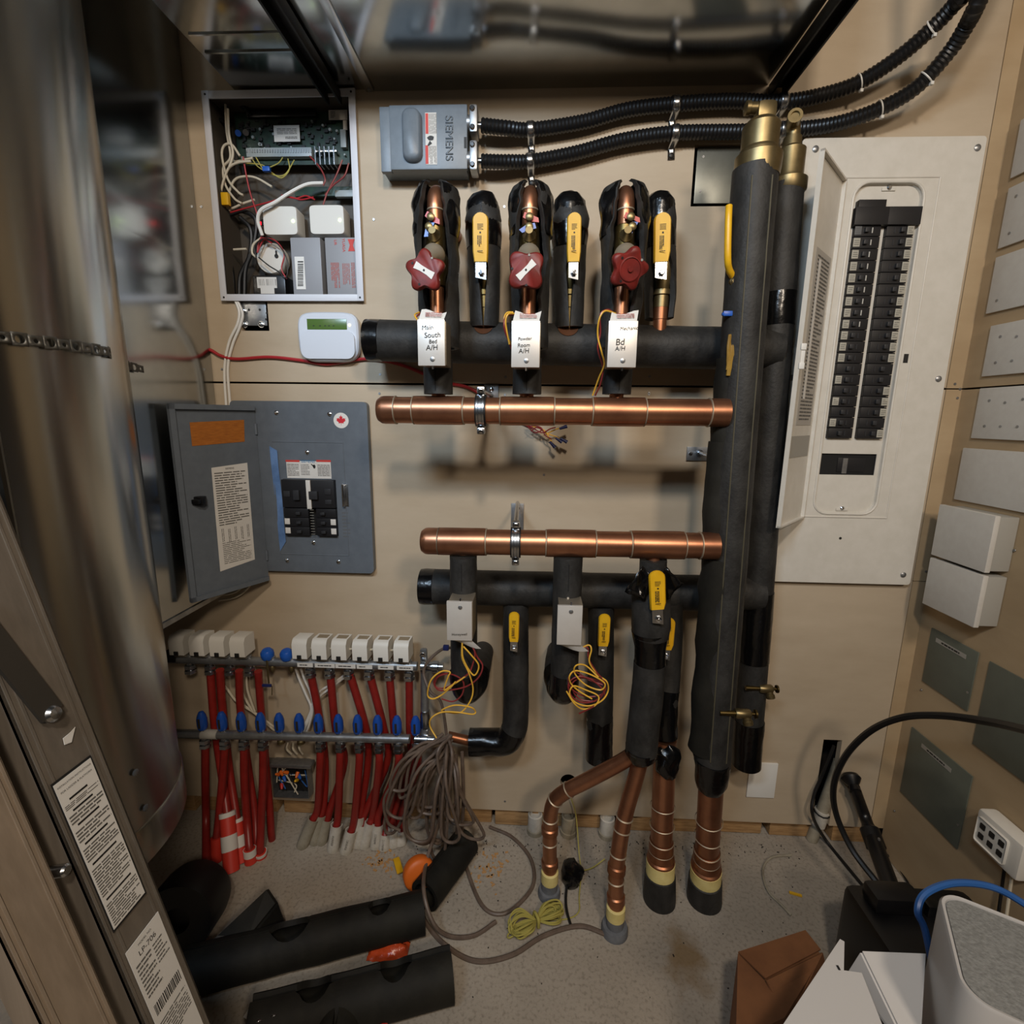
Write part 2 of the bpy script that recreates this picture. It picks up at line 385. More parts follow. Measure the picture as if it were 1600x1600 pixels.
for q in [(1440, 1078), (1400, 1137), (1407, 1112), (1398, 1267), (1586, 860)]:
    p = PX(*q, XR); MB().lathe(p, -X_, [(.0022, 0), (.0034, .0015), (.003, .0022)], 10).build('screw', 'steel_dull', wr)

# ================================================================== DUCTS
dx0, dx1, dz = -.727, .512, 2.0
t = T('ceiling_duct', ((dx0 + dx1) / 2, -.17, dz), 'wide rectangular galvanized duct under the ceiling above the pipes', 'duct')
sx = P(549, 60, -.12).x
b1 = MB().box(((dx0 + sx) / 2, -.165, dz + .17), (sx - dx0 - .002, .33, .34), None, .003).build('duct_section', 'galv', t)
b2 = MB().box(((dx1 + sx) / 2, -.165, dz + .166), (dx1 - sx - .002, .33, .34), None, .003).build('duct_section', 'galv', t)
m = MB().box((sx, -.166, dz - .004), (.02, .325, .006), None, .002); m.build('drive_cleat', 'steel', t)
MB().lathe((sx, -.012, dz - .006), -Z_, [(.004, 0), (.004, .003)], 8).build('rivet', 'steel_dull', t)
m = MB()
for s in (0, 1): m.box((P(330, 45, -.1).x + .1, -.18 + s * .05, dz - .001), (.2, .004, .003))
m.build('fold_rib', 'galv', t)
for xa, sgn in ((-.487, -1), (.527, 1)):
    t = T('duct_hanger', (xa, -.17, dz - .03), ('black steel hanger channel under the left part of the ceiling duct' if sgn < 0 else 'black steel hanger channel along the right edge of the ceiling duct'), 'bracket')
    MB().box((xa, -.19, dz - .010), (.034, .37, .006), None, .001).build('web', 'black_metal', t)
    for s in (-1, 1): MB().box((xa + s * .015, -.19, dz - .022), (.005, .37, .024), None, .001).build('flange', 'black_metal', t)
# left rectangular duct with cross-broken face
LX, LYF, LZ = -.85, -.285, .765
t = T('wall_duct', (-1.08, -.14, LZ), 'flat galvanized rectangular duct beside the alarm cabinet, reflecting it', 'duct')
MB().box((-1.1, LYF / 2, (LZ + 2.44) / 2), (.496, -LYF - .004, 2.44 - LZ), None, .001).build('duct_body', 'galv', t)
m = MB()
for z0, z1 in ((LZ, 1.62), (1.62, 2.44)):
    c = V3((LX + .0045, LYF / 2, (z0 + z1) / 2)); q = [V3((LX, -.004, z0)), V3((LX, LYF, z0)), V3((LX, LYF, z1)), V3((LX, -.004, z1))]
    m.add(q + [c], [(0, 1, 4), (1, 2, 4), (2, 3, 4), (3, 0, 4)])
m.build('face_sheet', 'galv', t, sharp=3)
MB().box((LX + .001, LYF / 2, LZ + .004), (.006, -LYF - .006, .012)).build('bottom_hem', 'steel_dull', t)
m = MB().cyl((LX - .008, LYF - .004, LZ), (LX - .008, LYF - .004, 2.44), .012, seg=18)
for z in (1.98, 1.55, 1.885): m.cyl((LX - .008, LYF - .004, z), (LX - .008, LYF - .004, z + .006), .0128, seg=18)
m.build('corner_seam', 'galv_dull', t)
MB().box((LX + .006, LYF - .006, (LZ + 2.44) / 2), (.004, .005, 2.44 - LZ)).build('seam_edge', 'steel', t)
# round duct
RC = V3((-.947, -.55, 0)); RR = .25
t = T('round_duct', (RC.x, RC.y, .41), 'large round galvanized duct with capped lower end, left of the panels', 'duct')
m = MB().lathe((RC.x, RC.y, .46), Z_, [(RR, 0), (RR, .3), (RR, .302), (RR, .9), (RR, 1.4), (RR, 1.985)], 96); m.build('duct_body', 'galv_round', t)
MB().lathe((RC.x, RC.y, .41), Z_, [(.0, 0), (RR * .8, .001), (RR * .93, .008), (RR + .004, .03), (RR + .004, .10), (RR + .001, .104)], 96).build('end_cap', 'galv_round', t)
a = math.atan2(-.75, .947) ; tang = V3((-.742, -.40, 0))
m = MB()
sa = math.radians(-28); sp = RC + V3((math.cos(sa), math.sin(sa), 0)) * (RR + .004)
m.tube([sp + Z_ * .5, sp + Z_ * 2.4], .006, 8)
m.build('lock_seam', 'galv_dull', t)
for q in ((212, 1207), (228, 1262)):
    d = ray(*q); lo = .3
    # intersection with the cylinder
    A = d.x ** 2 + d.y ** 2; o = CAM - RC; B = 2 * (o.x * d.x + o.y * d.y); Cc = o.x ** 2 + o.y ** 2 - (RR + .004) ** 2
    tt = (-B - math.sqrt(max(B * B - 4 * A * Cc, 0))) / (2 * A); p = CAM + d * tt; n = V3((p.x - RC.x, p.y - RC.y, 0)).normalized()
    MB().lathe(p - n * .001, n, [(.006, 0), (.006, .002), (.003, .004)], 8).build('screw', 'steel_dull', t)
# perforated strap around the round duct, fixed to the flat duct
zs = 1.347; path = []
for k in range(40):
    a = math.radians(-125 + k * 3.6); path.append(RC + V3((math.cos(a), math.sin(a), 0)) * (RR + .0065) + Z_ * zs)
endp = V3((LX + .012, -.245, zs - .006)); path = [p for p in path if math.degrees(math.atan2(p.y - RC.y, p.x - RC.x)) < 12] + [V3((LX + .016, -.29, zs - .003)), endp]
def polyat(path, s):
    for i in range(len(path) - 1):
        l = (path[i + 1] - path[i]).length
        if s <= l: return path[i].lerp(path[i + 1], s / l), (path[i + 1] - path[i]).normalized()
        s -= l
    return path[-1], (path[-1] - path[-2]).normalized()
Lp = sum((path[i + 1] - path[i]).length for i in range(len(path) - 1)); m = MB(); n = 12; cw = .018; hw = .009; s = cw / 2; i = 0
while s < Lp:
    hr = .0058 if i % 2 == 0 else .003; vs_ = []
    for k in range(n):
        a = 2 * math.pi * k / n + math.pi / n; ca, sa = math.cos(a), math.sin(a); ms = (cw / 2) / max(abs(ca), abs(sa)); mz = (hw if i % 2 == 0 else hw * .8) / max(abs(ca), abs(sa))
        for rr_, zz in ((ca * ms, sa * mz), (ca * hr, sa * hr)):
            p, d = polyat(path, min(max(s + rr_, 0), Lp)); vs_.append(p + Z_ * zz)
    m.add(vs_, [(2 * k, 2 * ((k + 1) % n), 2 * ((k + 1) % n) + 1, 2 * k + 1) for k in range(n)])
    s += cw; i += 1
o = m.build('perforated_strap', 'strap', None, 'perforated steel hanger strap wrapped around the round duct', 'strap')
sol = o.modifiers.new('s', 'SOLIDIFY'); sol.thickness = .0012

# ================================================================== LADDER
def LR(z, Y): return V3((-.394 - .221 * (z - .494), Y, z))
ln = V3((1, 0, .221)).normalized(); ld = V3((-.221, 0, 1)).normalized()
t = T('stepladder', LR(0, -.88), 'taupe metal platform stepladder with printed labels, standing at the left', 'ladder')
z0, z1 = 0, 1.75
def rail(y0, y1, th, z0=0, z1=1.75, fl=.028, bead=True):
    m = MB(); a = LR(z0, 0); L = (LR(z1, 0) - LR(z0, 0)).length
    def slab(ya, yb, n0, n1):
        p = [LR(z0, ya) + ln * n0, LR(z0, yb) + ln * n0, LR(z1, yb) + ln * n0, LR(z1, ya) + ln * n0]
        m.hexa([v + ln * (n1 - n0) for v in p], p)
    slab(y0, y1, -th, 0)
    slab(y0, y0 + .003, -fl, 0); slab(y1 - .003, y1, -fl, 0)
    if bead:
        for f in (.06, .18, .82, .94): slab(lerp(y0, y1, f) - .0012, lerp(y0, y1, f) + .0012, 0, .0012)
    return m
rail(-.898, -.831, .003).build('front_rail', 'ladder', t, smooth=False)
rail(-.968, -.917, .003, 0, 1.6).build('rear_rail', 'ladder_pale', t, smooth=False)
for z, Yc in ((.8, -.907), (.55, -.905)):
    MB().lathe(LR(z, Yc), ln, [(.006, -.02), (.006, .002), (.004, .004)], 12).build('rivet', 'steel', t)
# far side of the ladder (rails and treads to the left)
off = V3((-.42, 0, 0))
m = rail(-.898, -.831, .003); m.v = [V3((-.82 - .0 - (v.x + .394) - .1, v.y, v.z)) for v in m.v]; m.build('front_rail', 'ladder', t, smooth=False)
for z in (.28, .56, .84, 1.12, 1.4):
    a = LR(z, -.865); xl = -.92 - (a.x + .394); MB().box(((a.x + xl) / 2 - .014, -.862, z), (a.x - xl - .03, .07, .022), None, .003).build('tread', 'ladder', t)
def onrail(px, py, off=.0016):
    d = ray(px, py); o = LR(0, 0) + ln * off; tt = (o - CAM).dot(ln) / d.dot(ln); return CAM + d * tt
# spreader bar with bolt
pa, pb = onrail(-70, 930, .004), onrail(78, 1116, .004)
m = MB(); dd = (pb - pa).normalized(); ss = ln.cross(dd) * .0115
m.hexa([pa - ss + ln * .004, pb - ss + ln * .004, pb + ss + ln * .004, pa + ss + ln * .004], [pa - ss, pb - ss, pb + ss, pa + ss]); m.build('spreader_bar', 'ladder_dark', t)
MB().lathe(pb, ln, [(.008, 0), (.0085, .004), (.006, .0075), (.001, .0085)], 14).build('bolt', 'steel', t)
def rail_label(c4, name, lab):
    a, b, c, d = [onrail(*q) for q in c4]   # near-top, far-top, far-bottom, near-bottom
    zt = (a.z + b.z) / 2; zb = (c.z + d.z) / 2; yn = (a.y + d.y) / 2; yf = (b.y + c.y) / 2
    o = LR((zt + zb) / 2, (yn + yf) / 2) + ln * .0014; return o, yf - yn, (zt - zb) / ld.z
o, wd, hg = rail_label([(75, 1235), (135, 1180), (230, 1385), (185, 1460)], '', '')
def lab_plate(o, w_, h_, th, mt, nm, par): 
    p = [o + Y_ * sx * w_ / 2 + ld * sz * h_ / 2 for sx, sz in ((-1, -1), (1, -1), (1, 1), (-1, 1))]
    return MB().hexa([v + ln * th for v in p], p).build(nm, mt, par)
lb = lab_plate(o, wd, hg, .0004, 'ink', 'label_border', t); lp = lab_plate(o + ln * .0003, wd * .94, hg * .97, .0004, 'paper', 'instruction_label', t)
q = o + ln * .0009
m = MB().text('INSTALLATION INSTRUCTIONS', q + ld * hg * .455, Y_, ld, width=wd * .84).text('FOR LADDER & PLATFORM', q + ld * hg * .42, Y_, ld, width=wd * .78)
m.build('lettering', 'ink', lp)
m = MB(); 
for k, f in enumerate((.36, .29, .20, .075, -.06, -.30)): m.add([q + Y_ * wd * a + ld * hg * (f + b) for a, b in ((-.28 - .02 * k, -.006), (.18 + .03 * k, -.006), (.18 + .03 * k, .006), (-.28 - .02 * k, .006))], [(0, 1, 2, 3)])
m.build('heavy_rule', 'ink', lp)
m = MB()
for f, h_ in ((.325, .03), (.245, .06), (.135, .08), (.01, .09), (-.18, .19), (-.40, .15)): m.bars(q + ld * hg * f, Y_, ld, max(3, int(h_ * 60)), wd * .86, hg * h_, .5, int(f * 1000))
m.build('fine_print', 'ink_soft', lp)
o, wd, hg = rail_label([(197, 1494), (243, 1425), (345, 1660), (298, 1730)], '', '')
lp = lab_plate(o, wd, hg, .0006, 'paper', 'rating_label', t); q = o + ln * .0009
MB().text('LP-706', q + ld * hg * .43, Y_, ld, width=wd * .5).text('MODEL NO.', q + ld * hg * .47, Y_, ld, width=wd * .4).build('lettering', 'ink', lp)
m = MB().bars(q + ld * hg * .30 - Y_ * wd * .2, Y_, ld, 9, wd * .45, hg * .2, .45, 5).bars(q + ld * hg * .34 + Y_ * wd * .25, Y_, ld, 6, wd * .35, hg * .12, .4, 6).bars(q - ld * hg * .02, Y_, ld, 9, wd * .85, hg * .14, .45, 8); m.build('fine_print', 'ink_soft', lp)
m = MB(); rg = random.Random(4); x = -.4
while x < .4:
    w_ = rg.uniform(.008, .03); m.add([q + Y_ * wd * a + ld * hg * (.12 + b) for a, b in ((x, -.03), (x + w_, -.03), (x + w_, .03), (x, .03))], [(0, 1, 2, 3)]); x += w_ + rg.uniform(.01, .03)
m.build('barcode', 'ink', lp)
p = onrail(108, 1152, .001); MB().prism([p + Y_ * a + ld * b for a, b in ((-.007, -.004), (.0, -.006), (.009, .006), (.003, .004), (-.006, .003))], ln * .0006).build('paint_chip', 'paper', t)

p = PX(235, 350, LX); d = ray(235, 350); d.x *= -1; led = p + d * ((.03 - p.y) / d.y)
# ================================================================== ALARM CABINET
cx0, cx1, cz0, cz1 = cab; YB_ = .088
mat('cab_in', '#474139', .6)
t = T('alarm_cabinet', ((cx0 + cx1) / 2, .04, cz0), 'open white alarm panel cabinet recessed in the plywood, full of wiring', 'cabinet')
m = MB(); th = .0015
m.box(((cx0 + cx1) / 2, YB_, (cz0 + cz1) / 2), (cx1 - cx0, th, cz1 - cz0))
for xx in (cx0 + th, cx1 - th): m.box((xx, YB_ / 2 - .004, (cz0 + cz1) / 2), (th, YB_ + .008, cz1 - cz0))
for zz in (cz0 + th, cz1 - th): m.box(((cx0 + cx1) / 2, YB_ / 2 - .004, zz), (cx1 - cx0, YB_ + .008, th))
m.build('back_box', 'cab_in', t)
fw = .016; ox0, ox1, oz0, oz1 = cx0 - .006, cx1 + .004, cz0 - .004, cz1 + .004; yf = -.011
for nm, c, sz in (('frame_bar', ((ox0 + ox1) / 2, yf, oz1 - fw / 2), (ox1 - ox0, .004, fw)), ('frame_bar', ((ox0 + ox1) / 2, yf, oz0 + fw / 2), (ox1 - ox0, .004, fw)),
                  ('frame_bar', (ox0 + fw / 2, yf - .001, (oz0 + oz1) / 2), (fw, .004, oz1 - oz0)), ('frame_bar', (ox1 - fw / 2, yf - .001, (oz0 + oz1) / 2), (fw, .004, oz1 - oz0))):
    MB().box(c, sz, None, .001).build(nm, 'white_frame', t)
for xx in (ox0 + .009, ox1 - .009):
    for zz in (oz0 + .008, oz1 - .008): MB().lathe((xx, yf - .002, zz), -Y_, [(.0025, 0), (.0025, .0016)], 10).build('frame_hole', 'ink', t)
yb = .055
a, b = P(366, 178, yb), P(547, 257, yb)
pcb = MB().box(((a.x + b.x) / 2, yb, (a.z + b.z) / 2), (b.x - a.x, .002, a.z - b.z)).build('circuit_board', 'pcb', t)
def pbox(x0, y0, x1, y1, Y, d, mt, nm, par, bev=.001):
    a, b = P(x0, y0, Y), P(x1, y1, Y)
    return MB().box(((a.x + b.x) / 2, Y + d / 2, (a.z + b.z) / 2), (abs(b.x - a.x), d, abs(a.z - b.z)), None, bev).build(nm, mt, par)
rg = random.Random(11); m = MB()
for k in range(70):
    p = P(rg.uniform(376, 530), rg.uniform(188, 230), yb - .003); m.box(p, (rg.uniform(.003, .011), rg.uniform(.002, .008), rg.uniform(.003, .009)))
m.build('components', 'pcb_bits', pcb)
m = MB()
for k in range(26):
    p = P(rg.uniform(376, 540), rg.uniform(190, 250), yb - .004); m.cyl(p, p - Y_ * .006, rg.uniform(.002, .004), seg=8)
m.build('components', 'term', pcb)
s = pbox(427, 196, 469, 221, yb - .012, .001, 'paper', 'chip_label', pcb, 0); p = P(448, 205, yb - .0125)
MB().bars(p, X_, Z_, 4, .05, .014, .4, 3).bars(P(455, 215, yb - .0125), X_, Z_, 2, .03, .006, .5, 3).build('fine_print', 'ink_soft', s)
pbox(385, 172, 494, 181, yb - .012, .01, 'black_plastic', 'edge_connector', pcb)
s = pbox(513, 172, 543, 187, yb - .012, .001, 'paper', 'code_label', pcb, 0); MB().bars(P(520, 179, yb - .0125), X_, Z_, 5, .012, .016, .4, 1).build('fine_print', 'ink', s)
pbox(535, 174, 543, 203, yb - .010, .001, 'paper', 'code_label', pcb, 0)
pbox(531, 202, 541, 230, yb - .014, .014, 'term', 'pin_header', pcb)
s = pbox(384, 231, 487, 244, yb - .016, .016, 'term', 'terminal_strip', pcb)
m = MB()
for k in range(26):
    p = P(386 + k * 4, 236, yb - .0165); m.box(p, (.003, .002, .007))
m.build('pins', 'steel_dull', s)
hs = pbox(494, 233, 526, 237, yb - .02, .02, 'steel', 'heat_sink', pcb)
m = MB()
for k in range(5): q = P(496 + k * 7.2, 247, yb - .012); m.box(q, (.003, .026, .04))
m.build('cooling_fin', 'steel', hs)
pbox(452, 196, 458, 200, yb - .008, .006, 'paper', 'relay', pcb)
for xx, zz, c in ((372, 208, 'blue_plastic'), (384, 207, 'steel')): MB().cyl(P(xx, zz, yb), P(xx, zz, yb - .016), .007, seg=12).build('capacitor', c, pcb)
# second board low
pbox(460, 292, 555, 306, .07, .01, 'pcb', 'expansion_board', t); pbox(523, 297, 556, 307, .055, .012, 'term', 'terminal_strip', t)
# modules
for k, (x0, y0, x1, y1, lab) in enumerate(((409, 322, 466, 367, 'white plastic module with green light in the alarm cabinet, left one'), (482, 320, 539, 366, 'white plastic module with green light in the alarm cabinet, right one'))):
    Y = .022; a, b = P(x0, y0, Y), P(x1, y1, Y); c = (a + b) / 2; w_, h_ = b.x - a.x, a.z - b.z
    tt = T('wireless_module', (c.x, Y + .02, b.z), lab, 'module', 'modules in the alarm cabinet')
    def sq(n, f=1):
        out = []
        for q in range(32):
            an = 2 * math.pi * q / 32; ca, sa = math.cos(an), math.sin(an); e = .22
            out.append(V3((c.x + math.copysign(abs(ca) ** e, ca) * w_ / 2 * f, n, c.z + math.copysign(abs(sa) ** e, sa) * h_ / 2 * f)))
        return out
    m = MB(); rings = [sq(Y + .045, .97), sq(Y + .004, 1), sq(Y, .97)]; m.v = sum(rings, []); m.f = [(i * 32 + q, i * 32 + (q + 1) % 32, (i + 1) * 32 + (q + 1) % 32, (i + 1) * 32 + q) for i in range(2) for q in range(32)] + [tuple(range(32)), tuple(range(64, 96))]
    m.build('casing', 'ivory', tt)
    MB().lathe(P(x0 + .86 * (x1 - x0), y0 + .52 * (y1 - y0), Y), -Y_, [(.004, -.001), (.004, .001), (.002, .002)], 12).build('status_light', 'led_green', tt)
# batteries
Y = .02
tt = T('backup_battery', P(480, 463, .05), 'plain grey sealed battery with a white barcode sticker, in the alarm cabinet', 'battery')
pbox(453, 371, 505, 462, Y, .06, 'grey_battery', 'casing', tt, .002)
s = pbox(460, 401, 478, 452, Y - .0008, .0008, 'white', 'barcode_label', tt, 0)
m = MB(); rg = random.Random(2); y = 408
while y < 446: h_ = rg.uniform(.6, 2); a, b = P(465, y, Y - .001), P(474, y + h_, Y - .001); m.add([V3((a.x, a.y, a.z)), V3((b.x, a.y, a.z)), V3((b.x, a.y, b.z)), V3((a.x, a.y, b.z))], [(0, 1, 2, 3)]); y += h_ + rg.uniform(.6, 1.6)
m.build('barcode', 'ink', s)
tt = T('backup_battery', P(533, 463, .05), 'grey sealed battery with red printing, in the lower right of the alarm cabinet', 'battery')
bt = pbox(507, 371, 561, 462, Y, .06, 'grey_battery', 'casing', tt, .002)
q = P(537, 383, Y - .0006)
m = MB().text('YUASA', q, -Z_, X_, width=.032).text('UR', P(524, 379, Y - .0006), -Z_, X_, width=.012); m.build('lettering', 'paper_red', bt)
q = P(549, 383, Y - .0006); m = MB()
m.add([q + X_ * a + Z_ * b for a, b in ((-.009, .014), (.009, .014), (.004, 0), (.009, -.014), (-.009, -.014), (-.004, 0))], [(0, 1, 2, 5), (5, 2, 3, 4)]); m.build('logo', 'paper_red', bt)
mat('print_red', '#9a5a55', .6)
MB().bars(P(524, 430, Y - .0006), -Z_, X_, 6, .06, .022, .7, 9).bars(P(541, 428, Y - .0006), -Z_, X_, 5, .05, .02, .5, 10).bars(P(552, 430, Y - .0006), -Z_, X_, 3, .06, .01, .6, 12).build('fine_print', 'print_red', bt)
tt = T('power_adapter', P(425, 463, .05), 'black power adapter with barcode sticker at the bottom of the alarm cabinet', 'adapter')
ad = pbox(394, 430, 447, 463, .028, .05, 'black_plastic', 'casing', tt, .003)
s = pbox(401, 433, 433, 450, .0272, .0008, 'paper', 'barcode_label', tt, 0); pbox(407, 450, 429, 459, .0272, .0008, 'paper', 'barcode_label', tt, 0)
m = MB(); x = 404
while x < 430: w_ = rg.uniform(.5, 1.6); a, b = P(x, 436, .0268), P(x + w_, 446, .0268); m.add([a, V3((b.x, a.y, a.z)), b, V3((a.x, a.y, b.z))], [(0, 1, 2, 3)]); x += w_ + rg.uniform(.6, 1.4)
m.build('barcode', 'ink', s)
tt = T('siren_base', P(428, 432, .06), 'cream round plastic base with a keyhole slot inside the alarm cabinet', 'device')
bs = MB().lathe(P(425, 405, .055), -Y_, [(.038, -.02), (.040, 0), (.036, .008), (.012, .009)], 24).build('disc', 'ivory', tt)
p = P(432, 400, .0448); MB().lathe(p, -Y_, [(.005, 0), (.005, .0012)], 12).box(p + Z_ * .007 - Y_ * .0006, (.004, .0012, .012)).build('keyhole', 'ink', bs)
# cables inside
def cable(name, pts, r, mt, label, cat='cable', group=None, n=8, seg=8, Y=None):
    if Y is not None: pts = [P(q[0], q[1], q[2] if len(q) > 2 else Y) for q in pts]
    return MB().tube(spl(pts, n), r, seg).build(name, mt, None, label, cat, group)
G = 'white cables in the alarm cabinet'; Lw = 'white cable looping along the left side inside the alarm cabinet'
Lw_ = ['long one from the top corner', 'big upper loop', 'short one under the terminal strip', 'curving under the circuit board', 'arching over to the centre', 'small hook by the cream disc', 'short straight one low down', 'lying across the yellow connector', 'straight one from the top']
for iw, pts in enumerate(([(352, 160), (354, 205), (360, 245), (349, 262), (352, 288), (366, 310), (378, 318)], [(375, 244), (362, 226), (350, 228), (347, 245), (356, 280), (372, 300), (380, 305)],
            [(360, 238), (366, 252), (380, 250), (395, 247)], [(345, 300), (350, 280), (358, 262), (372, 254), (392, 252)], [(360, 330), (352, 315), (358, 300), (366, 282), (380, 276), (400, 278), (425, 292)],
            [(408, 372), (396, 382), (394, 395), (400, 402)], [(365, 390), (385, 389)], [(348, 320), (360, 326), (380, 318), (398, 312)], [(356, 170), (358, 210), (364, 240), (358, 262)])):
    cable('white_cable', pts, .0028, 'wire_white', 'white cable in the alarm cabinet, ' + Lw_[iw], 'cable', G, Y=.03 + random.uniform(-.012, .02))
cable('white_patch_cable', [(505, 286, .04), (480, 288, .03), (455, 300, .02), (430, 316, .01), (408, 328, .008), (403, 345, .012), (410, 368, .02)], .0042, 'white', 'thick white cable bending over the left white module in the alarm cabinet', Y=.02)
G = 'black cables in the alarm cabinet'
Lb_ = ['straight one at the left wall', 'middle one', 'looping round the right', 'tiny stub at the top left', 'arc at the top of the board']
for iw, pts in enumerate(([(352, 345), (352, 385), (362, 420), (366, 462)], [(375, 340), (392, 360), (390, 400), (376, 430), (374, 462)], [(360, 335), (380, 330), (400, 345), (396, 385), (384, 420), (382, 462)], [(340, 187), (352, 190), (360, 195)], [(348, 170), (365, 160), (382, 168), (390, 180)])):
    cable('black_cable', pts, .0055, 'rubber', 'thick black cable in the alarm cabinet, ' + Lb_[iw], 'cable', G, Y=.04)
G = 'red wires in the alarm cabinet'
Lr_ = ['long one dropping from the board', 'running right above the modules', 'short one above the right module', 'curving beside the cream disc', 'small bend left of the disc']
for iw, pts in enumerate(([(380, 245), (385, 275), (392, 305), (402, 335), (409, 365), (404, 380), (402, 395)], [(360, 332), (385, 325), (420, 316), (450, 308), (470, 312), (490, 308)], [(440, 305), (462, 310), (478, 306), (492, 312)], [(410, 372), (430, 376), (444, 396), (440, 420), (448, 436)], [(402, 395), (412, 375), (425, 380)])):
    cable('red_wire', pts, .0018, 'wire_red', 'thin red wire in the alarm cabinet, ' + Lr_[iw], 'wire', G, Y=.025)
G = 'yellow wires in the alarm cabinet'
Ly_ = ['right hand loop', 'deepest loop', 'shallow left loop']
for iw, pts in enumerate(([(395, 250), (405, 262), (430, 274), (446, 272), (460, 250)], [(385, 255), (410, 258), (425, 270), (440, 278), (452, 265), (450, 248)], [(400, 246), (412, 265), (420, 262), (435, 255), (442, 246)])):
    cable('yellow_wire', pts, .0014, 'twine', 'thin yellow wire under the alarm circuit board, ' + Ly_[iw], 'wire', G, Y=.04)
Ln_ = ['furthest right', 'middle one', 'from the heat sink, leftmost']
for iw, pts in enumerate(([(545, 255), (538, 275), (520, 290), (508, 305)], [(535, 250), (525, 275), (512, 300), (505, 320)], [(484, 244), (500, 262), (508, 280), (505, 290)])):
    cable('brown_wire', pts, .002, 'wire_maroon', 'brown wire at the right of the alarm cabinet, ' + Ln_[iw], 'wire', 'brown wires in the alarm cabinet', Y=.035)
cable('black_wire', [(400, 402), (398, 385), (412, 373), (430, 378), (444, 395), (450, 415), (446, 435), (436, 425), (420, 415), (404, 402)], .0016, 'rubber', 'thin black wire loop hanging over the cream disc in the alarm cabinet', 'wire', Y=.018)
tt = pbox(344, 300, 357, 320, .01, .012, 'yellow', 'wire_connector', None, .002); tt['label'] = 'yellow wire connector at the left edge of the alarm cabinet'; tt['category'] = 'connector'
tt = pbox(409, 259, 421, 267, .02, .01, 'blue_plastic', 'wire_connector', None, .002); tt['label'] = 'small blue wire connector below the alarm circuit board'; tt['category'] = 'connector'
tt = T('alarm_indicator', led - Z_ * .004, 'small red glowing light inside the alarm cabinet, mirrored in the duct', 'light')
MB().box(led + X_ * .006, (.010, .014, .014), None, .002).build('holder', 'black_plastic', tt)
MB().lathe(led + X_ * .001, -X_, [(.004, 0), (.004, .003), (.002, .005)], 12).build('lens', 'led_red', tt)
# steel bracket plate below
t = T('steel_plate', ((br_a.x + br_b.x) / 2, .0, br_b.z), 'small galvanized plate with bolts set in the plywood under the alarm cabinet', 'plate')
MB().box(((br_a.x + br_b.x) / 2 - .002, .004, (br_a.z + br_b.z) / 2 + .006), (br_b.x - br_a.x - .008, .004, br_a.z - br_b.z - .014), None, .001).build('plate', 'steel_dull', t)
for q in ((381, 486), (383, 507), (409, 507)): MB().lathe(P(*q, .002), -Y_, [(.0085, 0), (.0085, .002), (.0055, .002), (.0055, .006), (.003, .007)], 12).build('bolt', 'steel', t)
for q in ((389, 484), (406, 484), (376, 499), (416, 499), (417, 489)): MB().lathe(P(*q, .0019), -Y_, [(.003, 0), (.003, .0006)], 8).build('bolt_hole', 'ink', t)
for k, pts in enumerate(([(368, 470), (374, 488), (371, 507), (358, 535), (351, 575), (353, 625), (356, 660)], [(371, 470), (379, 490), (375, 510), (363, 540), (356, 575), (359, 625), (361, 660)])):
    cable('white_cable', pts, .0034, 'white', 'white cable running down from the alarm cabinet to the grey panel, ' + ('left of the pair' if k == 0 else 'right of the pair'), 'cable', 'white cable pair on the plywood', Y=-.006)
for k, pts in enumerate(([(342, 938), (370, 932), (390, 915), (392, 900), (388, 880)], [(338, 930), (365, 926), (384, 912), (387, 900), (384, 880)])):
    cable('white_cable', pts, .0034, 'wire_white', 'white cable curling out below the grey panel door, ' + ('outer loop' if k == 0 else 'inner loop'), 'cable', 'white cables under the grey panel', Y=-.02)
# keypad
kc = P(514, 527, -.02); kw, kh = W(97, kc), W(75, kc)
t = T('alarm_keypad', (kc.x, -.012, kc.z - kh / 2), 'white alarm keypad with a green display on the plywood', 'keypad')
def kring(y, f, dz=0):
    out = []
    for q in range(48):
        an = 2 * math.pi * q / 48; ca, sa = math.cos(an), math.sin(an); e = .42
        wd = kw / 2 * (1 - .08 * max(0, -sa)); out.append(V3((kc.x + math.copysign(abs(ca) ** e, ca) * wd * f, y, kc.z + math.copysign(abs(sa) ** e, sa) * kh / 2 * f)))
    return out
m = MB(); rings = [kring(0, .96), kring(-.012, 1), kring(-.022, .985), kring(-.026, .93)]; m.v = sum(rings, [])
m.f = [(i * 48 + q, i * 48 + (q + 1) % 48, (i + 1) * 48 + (q + 1) % 48, (i + 1) * 48 + q) for i in range(3) for q in range(48)] + [tuple(range(48)), tuple(range(144, 192))]
mat('keypad_white', '#ccd2dc', .35); m.build('casing', 'keypad_white', t)
pbox(479, 498, 542, 515, -.0275, .003, 'lcd', 'display', t, .001)
m = MB()
for q in (490, 500, 508, 514, 521): m.box(P(q, 509, -.0279), (.004, .0006, .002))
m.build('lettering', 'ink', t)
m = MB().prism(rrect(kc.x, kc.z - kh * .16, kw * .88, kh * .56, .02, -.026), (0, -.006, 0)); m.build('flap', 'keypad_white', t)
MB().lathe(P(546, 508, -.026), -Y_, [(.003, 0), (.003, .0015)], 10).build('status_light', 'led_warm', t)

